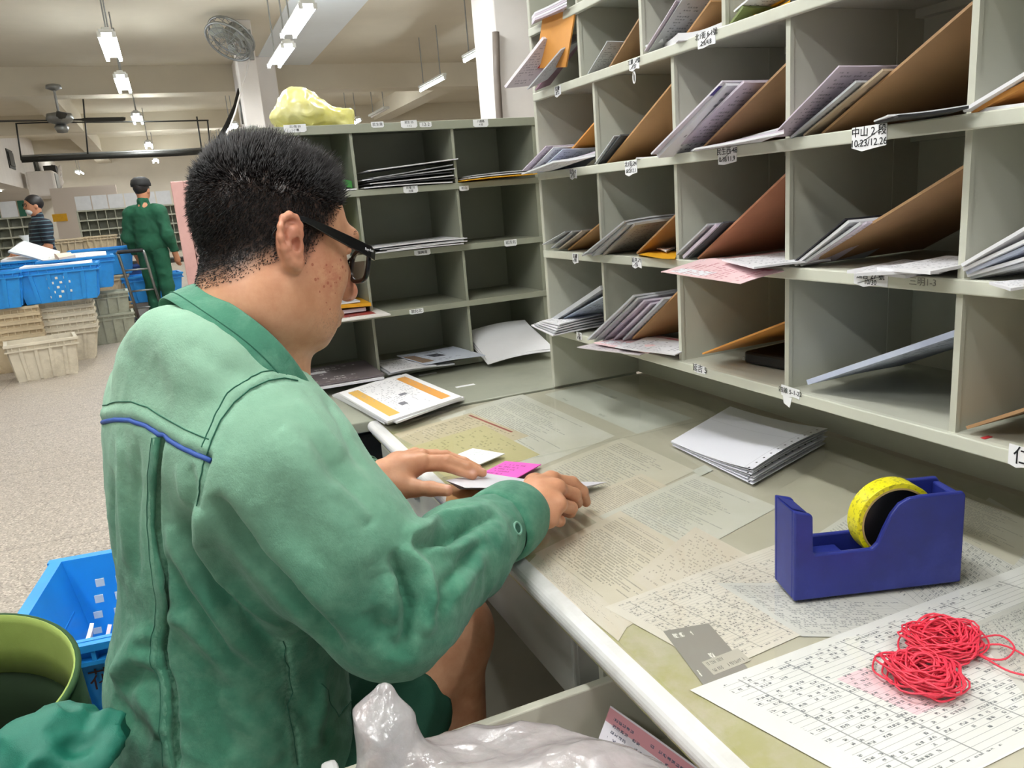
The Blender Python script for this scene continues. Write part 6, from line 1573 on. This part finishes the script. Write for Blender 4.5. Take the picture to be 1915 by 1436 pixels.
cc = (cb+cf_)/2+BR*.004; ca = (cb-cf_)/2; La = np.linalg.norm(ca); ca = ca/La; cn_ = np.cross(ca, BR); cn_ = cn_/np.linalg.norm(cn_); cn_ = cn_ if cn_[2] > 0 else -cn_; cbv = np.cross(cn_, ca)
cbv = cbv if cbv@BR > 0 else -cbv
def ringp(a_):      # higher on the near side, lower behind
    w_ = min(1, max(0, (a_+.2)/1.0)); return cc+ca*math.cos(a_)*(La-.016-.018*(1-w_))+cbv*math.sin(a_)*(.062+.006*w_)-cn_*(.086-.030*w_)
_rp = [ringp(a_) for a_ in np.linspace(-2.2, 2.2, 13)]
J.chain(_rp, [.016]*13, k=.035)
for a_, sx in ((0, 0), (.7, .06), (-.7, -.06), (1.25, .10), (1.7, .12)): J.cone(ringp(a_)-cn_*.010, SHL+BR*sx+(0, 0, -.03)+BF*.03, .012, .055, k=.03)
J.ell((ringp(.2)*.45+SHL*.55)+BF*.012+(0, 0, -.006), (.078, .135, .082), BM, .07)
J.cut(PEL+(0, 0, .035), (0, 0, -1))
rdir = (RW-RE)/np.linalg.norm(RW-RE); ldir = (LW-LE)/np.linalg.norm(LW-LE)
# neck and cuffs are open: hollow them out
J.cone(cc-cn_*.020, cc+cn_*.06, .058, .070, k=.008, mode='d'); J.cone(cc-cn_*.012+ca*.018, cc+cn_*.06+ca*.02, .048, .066, k=.008, mode='d')
J.cone(RW*.93+RE*.07, RW+rdir*.2, .036, .05, k=.004, mode='d'); J.cone(LW*.955+LE*.045, LW+ldir*.2, .034, .05, k=.004, mode='d')
V, F = J.mesh(.0042); N = vnormals(V, F)
from mathutils.bvhtree import BVHTree
_bvh = BVHTree.FromPolygons([tuple(p) for p in V], [tuple(f) for f in F])
def on_cloth(px, py):
    d = ray(px, py); h = _bvh.ray_cast(Vector(tuple(CAM)), Vector(tuple(d)).normalized())
    return np.array(h[0]) if h[0] is not None else None
def on_line(pts, sub=4):
    out = []
    for i in range(len(pts)-1):
        for k in range(sub):
            t = k/sub; p = on_cloth(pts[i][0]*(1-t)+pts[i+1][0]*t, pts[i][1]*(1-t)+pts[i+1][1]*t)
            if p is not None: out.append(p)
    p = on_cloth(*pts[-1])
    if p is not None: out.append(p)
    runs = []
    for p in out:
        if runs and np.linalg.norm(p-runs[-1][-1]) < .05: runs[-1].append(p)
        else: runs.append([p])
    return max(runs, key=len) if runs else []
# stitched seams
YOKE = on_line([(192, 788), (215, 783), (245, 784), (275, 795), (305, 815), (345, 838), (388, 857)])
ARMH = on_line([(388, 857), (398, 825), (415, 788), (440, 755), (470, 730), (505, 714), (535, 709), (560, 714)])
ARMD = on_line([(388, 857), (382, 885), (376, 915), (371, 945)])
PLEAT = on_line([(300, 818), (295, 850), (292, 890), (290, 940), (288, 985), (294, 1030), (302, 1080), (309, 1130), (309, 1170), (303, 1210), (308, 1245), (318, 1280), (322, 1330), (321, 1380), (326, 1434)])
SIDE = on_line([(528, 1205), (540, 1250), (546, 1320), (552, 1380), (558, 1430)])
POCK = on_line([(598, 1275), (610, 1310), (632, 1340), (662, 1300)])
disp = np.zeros(len(V))
def add_fold(line, amp, width, taper=True, lo=0.0, hi=1.0, skew=0.0):
    """a ridge (amp > 0) or a groove (amp < 0) along a line on the cloth"""
    global disp
    if len(line) < 2: return
    L = np.array(line); c = L.mean(0); r = np.linalg.norm(L-c, axis=1).max()+5*width
    ix = np.nonzero(np.linalg.norm(V-c, axis=1) < r)[0]; d, t = polydist(V[ix], line)
    w = np.exp(-(d/width)**2)
    if taper: w = w*np.clip(np.sin(math.pi*np.clip(t, .001, .999)), 0, 1)**.5
    disp[ix] += amp*w
def folds(pts, amp, width, pair=True):
    L = on_line(pts)
    add_fold(L, amp, width)
    return L
# wide and narrow folds seen on the jacket
for pts, a, w in (
    # under the arm and across the back towards the waist
    ([(395, 925), (430, 985), (470, 1040), (520, 1095), (570, 1150), (640, 1215)], -.020, .014),
    ([(372, 950), (385, 1010), (430, 1075), (490, 1130), (550, 1180)], .011, .017),
    ([(350, 935), (352, 1000), (390, 1080), (450, 1150), (530, 1230)], -.011, .014),
    ([(318, 980), (340, 1040), (390, 1110), (450, 1190), (520, 1260)], .009, .016),
    ([(310, 1040), (345, 1110), (400, 1180), (455, 1260)], -.007, .012),
    ([(312, 1150), (350, 1160), (420, 1230), (470, 1310)], .006, .014),
    ([(335, 870), (345, 930), (350, 990)], .003, .010), ([(355, 870), (362, 910), (358, 960)], -.004, .008),
    # left of the back pleat
    ([(225, 820), (228, 900), (235, 980), (240, 1060)], .005, .013), ([(258, 815), (255, 900), (252, 990), (262, 1090)], -.004, .010),
    ([(210, 880), (208, 960), (215, 1050)], -.005, .012), ([(300, 1240), (260, 1225), (225, 1250), (212, 1262)], .008, .015), ([(300, 1262), (262, 1255), (228, 1290)], -.007, .012),
    ([(295, 1180), (262, 1190), (225, 1228)], .005, .012), ([(250, 1290), (285, 1330), (300, 1380)], .006, .016), ([(215, 1300), (240, 1350), (280, 1390)], -.006, .014),
    ([(190, 900), (186, 940), (196, 1000)], .006, .012),
    # sleeve: sweep down to the elbow
    ([(560, 760), (610, 850), (660, 930), (700, 985)], -.007, .016), ([(530, 800), (590, 900), (650, 990), (690, 1060)], .006, .022),
    ([(480, 860), (545, 980), (620, 1085), (680, 1170)], -.003, .020),
    ([(735, 1035), (762, 1075), (775, 1125), (768, 1185), (750, 1235)], -.016, .011), ([(752, 1020), (790, 1070), (802, 1130), (792, 1190)], .012, .013),
    ([(725, 1075), (722, 1120), (735, 1170)], .008, .016), ([(702, 1070), (712, 1135), (722, 1190)], -.007, .012), ([(690, 1140), (712, 1190), (742, 1225)], -.006, .012),
    ([(758, 1000), (800, 985), (850, 970), (905, 948)], .010, .011), ([(770, 1015), (820, 1012), (870, 990), (930, 962)], -.010, .009), ([(795, 1030), (850, 1030), (905, 1000)], .006, .010),
    ([(820, 1110), (850, 1070), (880, 1030), (900, 1010)], -.005, .008), ([(840, 1130), (872, 1085), (905, 1040)], .005, .010), ([(790, 1155), (830, 1130), (860, 1100)], -.004, .010),
    ([(620, 905), (660, 935), (690, 975)], .006, .010), ([(575, 690), (640, 790), (680, 880)], -.004, .010),
    # shoulder and upper back
    ([(350, 640), (420, 690), (480, 712)], -.003, .014), ([(300, 640), (330, 720), (350, 790)], .002, .020), ([(560, 745), (600, 800), (640, 860)], .004, .014),
    # lower right: waist drag lines
    ([(520, 1290), (560, 1330), (620, 1380)], -.006, .014), ([(420, 1290), (470, 1350), (520, 1420)], .005, .018), ([(600, 1250), (600, 1330), (590, 1400)], .006, .012), ([(395, 1250), (410, 1330), (430, 1420)], -.004, .014)):
    folds(pts, a*1.45, w*.85)
# the pleat stands open in places: groove on its right, welt on its left
rgt = np.array(_r)
if len(PLEAT) > 2:
    add_fold([p+rgt*.0035 for p in PLEAT], -.011, .0042, False); add_fold([p-rgt*.007 for p in PLEAT], .0030, .0060, False)
    add_fold([p-rgt*.0135 for p in PLEAT], -.0014, .0020, False)
for Ln in (YOKE, ARMH, ARMD, SIDE):
    add_fold(Ln, -.0030, .0030, False)
up_r = np.array(_u)
add_fold([p+up_r*.009 for p in YOKE], .0022, .0060, False); add_fold([p+up_r*.018 for p in YOKE], -.0012, .0018, False)
add_fold([p+(rgt*-.6+up_r*.8)*.007 for p in ARMH], .0020, .0055, False); add_fold([p+(rgt*-.6+up_r*.8)*.0135 for p in ARMH], -.0012, .0018, False)
V1 = V+N*disp[:, None]
N1 = vnormals(V1, F)
# all-over small creases, stronger on the sleeves' elbow and the waist
from mathutils import noise as mnoise
cr = np.zeros(len(V))
el = np.exp(-(np.linalg.norm(V-(RE*.6+RW*.4), axis=1)/.11)**2); wst = np.clip((T+.05-V[:, 2])/.25, 0, 1)
for i, p in enumerate(V1):
    a = mnoise.noise(Vector((p[0]*9+3, p[1]*9, p[2]*6.5+1))); b = 1-2*abs(mnoise.noise(Vector((p[0]*17+9, p[1]*17, p[2]*12)))); c = 1-2*abs(mnoise.noise(Vector((p[0]*42, p[1]*42+5, p[2]*34))))
    e_ = 1-2*abs(mnoise.noise(Vector((p[0]*27+p[2]*16, p[1]*27+p[2]*9, p[2]*11)))); cr[i] = a*.0028+(b-.4)*(.0013+.0030*el[i]+.0016*wst[i])+(c-.4)*(.0008+.0010*el[i])+(e_-.4)*(.0008+.0014*wst[i])
V1 = V1+N1*cr[:, None]
upper_tone = np.clip((V[:, 2]-(T+.10))/.25, 0, 1)  # cloth turns paler with height, towards the shoulders
dseam = np.full(len(V), 1.0)
for Ln in (YOKE, ARMH, ARMD, PLEAT, SIDE):
    if len(Ln) > 1: dseam = np.minimum(dseam, polydist(V, Ln)[0])
g = NT('faded_green_cloth')
n = g.noise(5.5, 7, .72); n2 = g.noise(26, 5, .65)
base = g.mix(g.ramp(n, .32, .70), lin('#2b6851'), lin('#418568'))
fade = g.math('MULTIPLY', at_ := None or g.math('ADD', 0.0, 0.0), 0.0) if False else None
an = g.node('ShaderNodeAttribute'); an.attribute_name = 'upper_tone'; sn = g.node('ShaderNodeAttribute'); sn.attribute_name = 'seam'
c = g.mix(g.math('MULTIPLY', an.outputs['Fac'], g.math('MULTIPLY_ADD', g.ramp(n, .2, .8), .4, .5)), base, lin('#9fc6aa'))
c = g.mix(g.math('MULTIPLY', g.ramp(n2, .45, .75), .30), c, lin('#8fc2a4'))
c = g.mix(g.math('MULTIPLY', sn.outputs['Fac'], g.math('MULTIPLY', g.ramp(g.noise(160, 3, .6), .35, .6), .45)), c, lin('#94c6ab'))
g.set(c, .82, 0.0, Sheen_Weight=.15)
w1 = g.node('ShaderNodeTexWave'); w1.inputs['Scale'].default_value = 420; w1.inputs['Distortion'].default_value = 2.0; g.l.new(g.co(), w1.inputs['Vector'])
hb = g.math('ADD', g.math('MULTIPLY', w1.outputs['Fac'], .05), g.math('MULTIPLY', g.noise(120, 7, .72), 1.0))
g.bump(hb, .45, .004)
M_cloth = g.m
JK = np_mesh('work_jacket', V1, F, M_cloth, PE, attrs={'upper_tone': upper_tone, 'seam': np.clip(1-dseam/.014, 0, 1)})
# dark stitching lines and blue piping
_b2 = BVHTree.FromPolygons([tuple(p) for p in V1], [tuple(f) for f in F])
def lie(line, off=.0004):
    out = []
    for p in line:
        q = _b2.find_nearest(Vector(tuple(p)))
        if q[0] is not None: out.append(np.array(q[0])+np.array(q[1])*off)
    return out
M_thread = mat('green_thread', '#1d5c47', .8, var=.1)
for Ln, dv in ((YOKE, up_r*.019), (ARMH, (rgt*-.6+up_r*.8)*.0145), (ARMH, (rgt*-.6+up_r*.8)*.002), (PLEAT, -rgt*.0145), (SIDE, rgt*.0), (ARMD, rgt*-.004), (POCK, rgt*0)):
    if len(Ln) > 2: MB().tube(lie([p+dv for p in Ln]), .0007, 5).build('stitching', M_thread, JK)
MB().tube(lie([p-up_r*.001 for p in YOKE], .0008), .0028, 8).build('blue_piping', mat('piping_blue', '#2f519c', .6, var=.12), JK, smooth=True)['label'] = 'blue piping along the yoke'
if len(PLEAT) > 2:
    LL_, RR_ = lie([p-rgt*.0145 for p in PLEAT], .0006), lie([p+rgt*.001 for p in PLEAT], .0006); V_, F_ = [], []
    for i, (a, b_) in enumerate(zip(LL_, RR_)):
        t = i/(len(LL_)-1); op = .0025+.0090*max(0, math.sin(t*17.0))*math.sin(math.pi*min(1, t*1.2)); nn = np.array(_b2.find_nearest(Vector(tuple(b_)))[1])
        m_ = (a+b_)/2+nn*(.0020+op*.6); e_ = b_+nn*op
        V_ += [a, m_, e_, e_-nn*.0013, m_-nn*.0013, a-nn*.0015]
    for i in range(len(LL_)-1):
        for k in range(6): F_.append((i*6+k, i*6+(k+1) % 6, i*6+6+(k+1) % 6, i*6+6+k))
    MB().add(V_, F_).build('pleat', M_cloth, JK, smooth=True)
# right cuff band with its button, left cuff
def cuff(W_, E_, r0, r1, L0, L1, m=M_cloth):
    ax_ = (W_-E_)/np.linalg.norm(W_-E_); X = np.cross(ax_, BU); X /= np.linalg.norm(X); Y = np.cross(X, ax_); LP = []
    for s_, r_ in ((L0, r0-.006), (L0, r0+.0025), (L0+.5*(L1-L0), (r0+r1)/2+.0035), (L1, r1+.003), (L1+.002, r1), (L1, r1-.0035), (L0+.004, r0-.010)):
        LP.append([W_+ax_*s_+(X*math.cos(a)+Y*math.sin(a)*.94)*(r_+.0012*math.sin(3*a+s_*60)) for a in np.linspace(0, 2*math.pi, 48, endpoint=False)])
    b = MB(); n_ = 48; VV = [p for L in LP for p in L]; FF = []
    for i in range(len(LP)-1):
        for k in range(n_): FF.append((i*n_+k, i*n_+(k+1) % n_, (i+1)*n_+(k+1) % n_, (i+1)*n_+k))
    return b.add(VV, FF).build('cuff', m, JK, smooth=True, subsurf=1)
cuf = cuff(RW, RE, .0560, .0530, -.070, -.002); cuff(LW, LE, .0520, .0490, -.062, -.006)
bp_ = _b2.ray_cast(Vector(tuple(CAM)), Vector(tuple(ray(967, 988))).normalized())
bq = at_t(967, 988, 1.0); dd = ray(967, 988); axc = rdir
tt = [CAM+dd*t for t in np.linspace(.8, 1.4, 300)]
rad_ = [np.linalg.norm((p-RW)-axc*((p-RW)@axc)) for p in tt]; hit = next((p for p, r_ in zip(tt, rad_) if r_ < .0580), tt[np.argmin(rad_)])
bn = (hit-RW)-axc*((hit-RW)@axc); bn = bn/np.linalg.norm(bn); RB = frame(tuple(axc), tuple(np.cross(bn, axc)))
bt_ = MB().lathe([(.0088, 0), (.0094, .0018), (.0084, .0032), (.0066, .0026), (.0062, .0012)], 28, hit-bn*.0004, RB, closed=True).build('button', mat('green_button', '#6f9f8b', .35, var=.15), JK, smooth=True); MB().lathe([(.0064, .0006), (.0060, .0016), (.001, .0018)], 24, hit-bn*.0004, RB).build('button_center', mat('dark_button', '#2c5748', .4), bt_)
# collar: stand and turned-down leaf round the neck
LP = []
for (h_, s_) in ((-.040, .96), (.002, 1.0), (.0045, 1.03), (.002, 1.06), (-.016, 1.115), (-.036, 1.17), (-.039, 1.165), (-.033, 1.13), (-.006, 1.05)):
    row = []
    for k in range(60):
        a = math.pi*(-.955)+2*math.pi*.955*k/59     # open at the throat
        ww = 1+.010*math.sin(5*a+h_*90); fr = .5-.5*math.cos(a)
        row.append(cc+ca*math.cos(a)*La*s_*ww+cbv*math.sin(a)*.074*s_*ww+cn_*(h_*(1-.10*fr)+.002*math.sin(4*a)))
    LP.append(row)
b = MB(); VV = [p for L in LP for p in L]; FF = []
for i in range(len(LP)-1):
    for k in range(59): FF.append((i*60+k, (i+1)*60+k, (i+1)*60+k+1, i*60+k+1))
col = b.add(VV, FF).build('collar', M_cloth, JK, smooth=True, subsurf=1)
MB().tube([p*.5+q*.5+cn_*.0008 for p, q in zip(LP[4], LP[5])], .0007, 5).build('stitching', M_thread, col)
# shorts, shoes
S = Sculpt(); M_short = cloth_mat('shorts_green', '#11402f', '#1a5540')
S.ell(PEL, (.150, .190, .125), BM, 0)
for hip, kn in ((RHIP, RK_), (LHIP, LK_)): S.cone(hip, hip*.42+kn*.58, .100, .090, k=.05)
V, F = S.mesh(.0075); N = vnormals(V, F); V = crumple(V, N, .008, 12, 3, 2); np_mesh('shorts', V, F, M_short, PE)
for an in (RA, LA):
    S = Sculpt(); S.chain([an+(-.03, 0, -.045), an+(.06, .012, -.052), an+(.15, .02, -.058)], [.042, .042, .034], k=.03); S.cone(an+(-.012, 0, -.04), an+(-.012, 0, .0), .044, .046, k=.02)
    S.cone(an+(-.012, 0, .0), an+(-.012, 0, .03), .041, .044, k=.003, mode='d')
    S.cut(an+(0, 0, -.0795), (0, 0, -1)); V, F = S.mesh(.007); np_mesh('shoe', V, F, M_blackm, PE)
# stool under him
ST = thing('stool', PEL*(1, 1, 0), 'plain dark stool under the seated worker', 'stool')
so = PEL*(1, 1, 0)
MB().lathe([(.02, .355), (.165, .355), (.17, .365), (.17, .385), (.16, .395), (.02, .395)], 32, so).build('seat', M_blackm, ST, smooth=False)
for k in range(4):
    a = R_(45+90*k); MB().tube([so+(.10*math.cos(a), .10*math.sin(a), .355), so+(.16*math.cos(a), .16*math.sin(a), 0.001)], .013, 8).build('leg', M_steel, ST)

# ================================================================== people farther back
def walker(base, yaw, h, top_m, leg_m, lb, arm='down', mask=False, cap=None, shirt_len=.0):
    """a standing figure of height h facing yaw"""
    f = np.array((math.cos(yaw), math.sin(yaw), 0)); r = np.array((math.sin(yaw), -math.cos(yaw), 0)); u = np.array((0, 0, 1.0)); k = h/1.75
    def q(a, b_, c): return np.array(base)+(f*a+r*b_+u*c)*k
    P = thing('person', base, lb, 'person')
    S = Sculpt(); M3 = np.stack([f, r, u], 1)
    S.ell(q(.02, 0, 1.64), np.array((.095, .075, .115))*k, M3, 0).ell(q(.045, 0, 1.575), np.array((.055, .055, .06))*k, M3, .03).cone(q(.0, 0, 1.56), q(-.02, 0, 1.42), .055*k, .065*k, k=.03)
    S.ell(q(.118, 0, 1.61), np.array((.016, .012, .02))*k, M3, .012)
    for s in (-1, 1): S.ell(q(.01, s*.078, 1.62), np.array((.02, .01, .032))*k, M3, .008)
    S.cone(q(-.02, -.13, 1.38), q(-.02, .13, 1.38), .07*k, .07*k, k=.05).ell(q(0, 0, 1.2), np.array((.10, .16, .24))*k, M3, .06).ell(q(0, 0, .98), np.array((.105, .155, .15))*k, M3, .06)
    for s in (-1, 1):
        S.chain([q(0, s*.085, .92), q(.02, s*.09, .5), q(-.01, s*.10, .09)], [.085*k, .06*k, .04*k], k=.04).chain([q(-.03, s*.10, .045), q(.12, s*.11, .04)], [.04*k, .033*k], k=.03)
        if arm == 'down': A_ = [q(-.02, s*.19, 1.38), q(-.05, s*.25, 1.10), q(.06, s*.24, .88), q(.10, s*.235, .80)]
        else: A_ = [q(-.02, s*.19, 1.38), q(.02, s*.24, 1.12), q(.24, s*.16, 1.05), q(.32, s*.13, 1.05)]
        S.chain(A_[:3], [.052*k, .042*k, .03*k], k=.03).chain(A_[2:], [.03*k, .038*k], k=.02)
        for j in range(4): S.chain([A_[3]+r*(.014*(j-1.5))*k, A_[3]+(A_[3]-A_[2])*(.75 if arm == 'down' else .9)+r*(.016*(j-1.5))*k-u*.012*k], [.010*k, .008*k], k=.004)
        S.chain([A_[3], A_[3]+(A_[3]-A_[2])*.35-r*s*.04*k], [.014*k, .010*k], k=.01)
    V, F = S.mesh(.014); np_mesh('body', V, F, mat('far_skin', '#b9805f', .55, var=.08), P)
    S = Sculpt()     # jacket or shirt
    S.cone(q(-.02, -.135, 1.38), q(-.02, .135, 1.38), .088*k, .088*k, k=.05).ell(q(0, 0, 1.2), np.array((.125, .19, .25))*k, M3, .06).ell(q(0, 0, 1.0-shirt_len), np.array((.135, .185, .13))*k, M3, .06)
    for s in (-1, 1):
        if arm == 'down': S.chain([q(-.02, s*.19, 1.37), q(-.05, s*.25, 1.10), q(.045, s*.245, .92)], [.075*k, .062*k, .048*k], k=.04)
        else: S.chain([q(-.02, s*.19, 1.37), q(.01, s*.235, 1.20)], [.07*k, .062*k], k=.04)
    S.cone(q(0, 0, 1.40), q(-.01, 0, 1.50), .075*k, .068*k, k=.02)
    S.cut(q(0, 0, .90-shirt_len), (0, 0, -1)); S.cone(q(.02, 0, 1.54), q(.03, 0, 1.66), .045*k, .07*k, k=.005, mode='d')
    V, F = S.mesh(.013); N = vnormals(V, F); V = crumple(V, N, .010, 7, 2, 2); np_mesh('jacket' if arm == 'down' else 'striped_shirt', V, F, top_m, P)
    S = Sculpt()     # trousers
    S.ell(q(0, 0, .97), np.array((.118, .172, .12))*k, M3, 0)
    for s in (-1, 1): S.chain([q(0, s*.085, .90), q(.02, s*.092, .5), q(-.01, s*.10, .07)], [.10*k, .078*k, .062*k], k=.03)
    S.cut(q(0, 0, .03), (0, 0, -1)); V, F = S.mesh(.014); N = vnormals(V, F); V = crumple(V, N, .008, 8, 4, 2); np_mesh('trousers', V, F, leg_m, P)
    for s in (-1, 1):
        S = Sculpt(); S.chain([q(-.04, s*.10, .045), q(.14, s*.112, .038)], [.047*k, .038*k], k=.03); S.cut(q(0, 0, .004), (0, 0, -1)); V, F = S.mesh(.014); np_mesh('shoe', V, F, M_blackm, P)
    S = Sculpt(); S.ell(q(.0, 0, 1.668), np.array((.108, .084, .10))*k, M3, 0); S.cut(q(.07, 0, 1.66), f*.8-u*.55); S.cut(q(0, 0, 1.61), f*.5-u)
    V, F = S.mesh(.010); np_mesh('hair', V, F, M_hair, P)
    if cap: MB().lathe([(.11*k, 0), (.112*k, .03*k), (.10*k, .075*k), (.06*k, .105*k), (.01, .112*k)], 20, q(.005, 0, 1.675)).build('cap', cap, P, smooth=True)
    if mask:
        S = Sculpt(); S.ell(q(.055, 0, 1.570), np.array((.060, .058, .052))*k, M3, 0); S.cut(q(.03, 0, 1.6), -f); V, F = S.mesh(.009); np_mesh('face_mask', V, F, mat('mask_white', '#dfe3e4', .7, var=.03), P)
        for s in (-1, 1):
            MB().tube([q(.112+.0*a, s*.034+.028*math.cos(a), 1.645+.020*math.sin(a)) for a in np.linspace(0, 6.28, 15)[:-1]], .004, 5, True).build('glasses_rim', M_frame, P)
    return P
gm = cloth_mat('uniform_green', '#104530', '#185a3e'); gt = cloth_mat('uniform_trousers', '#0b452f', '#11583d')
pg = at_z(312, 612, 0.0)
walker((pg[0], pg[1], 0), R_(62), 1.80, gm, gt, 'person in dark green uniform and black cap seen from behind beside a hand truck', cap=M_blackm)
g = NT('striped_cloth'); x, y, z = g.sep(g.co()); g.set(g.mix(g.math('LESS_THAN', g.math('FRACT', g.math('MULTIPLY', z, 22.0)), .22), lin('#141d2b'), lin('#56727c')), .8)
pw = at_y(82, 480, 11.3)
walker((pw[0]+.02, 11.3, 0), R_(205), 1.72, g.m, cloth_mat('navy_trousers', '#151c2c', '#1c2539'), 'person in a dark striped shirt, glasses and white mask behind the crates', arm='bent', mask=True)
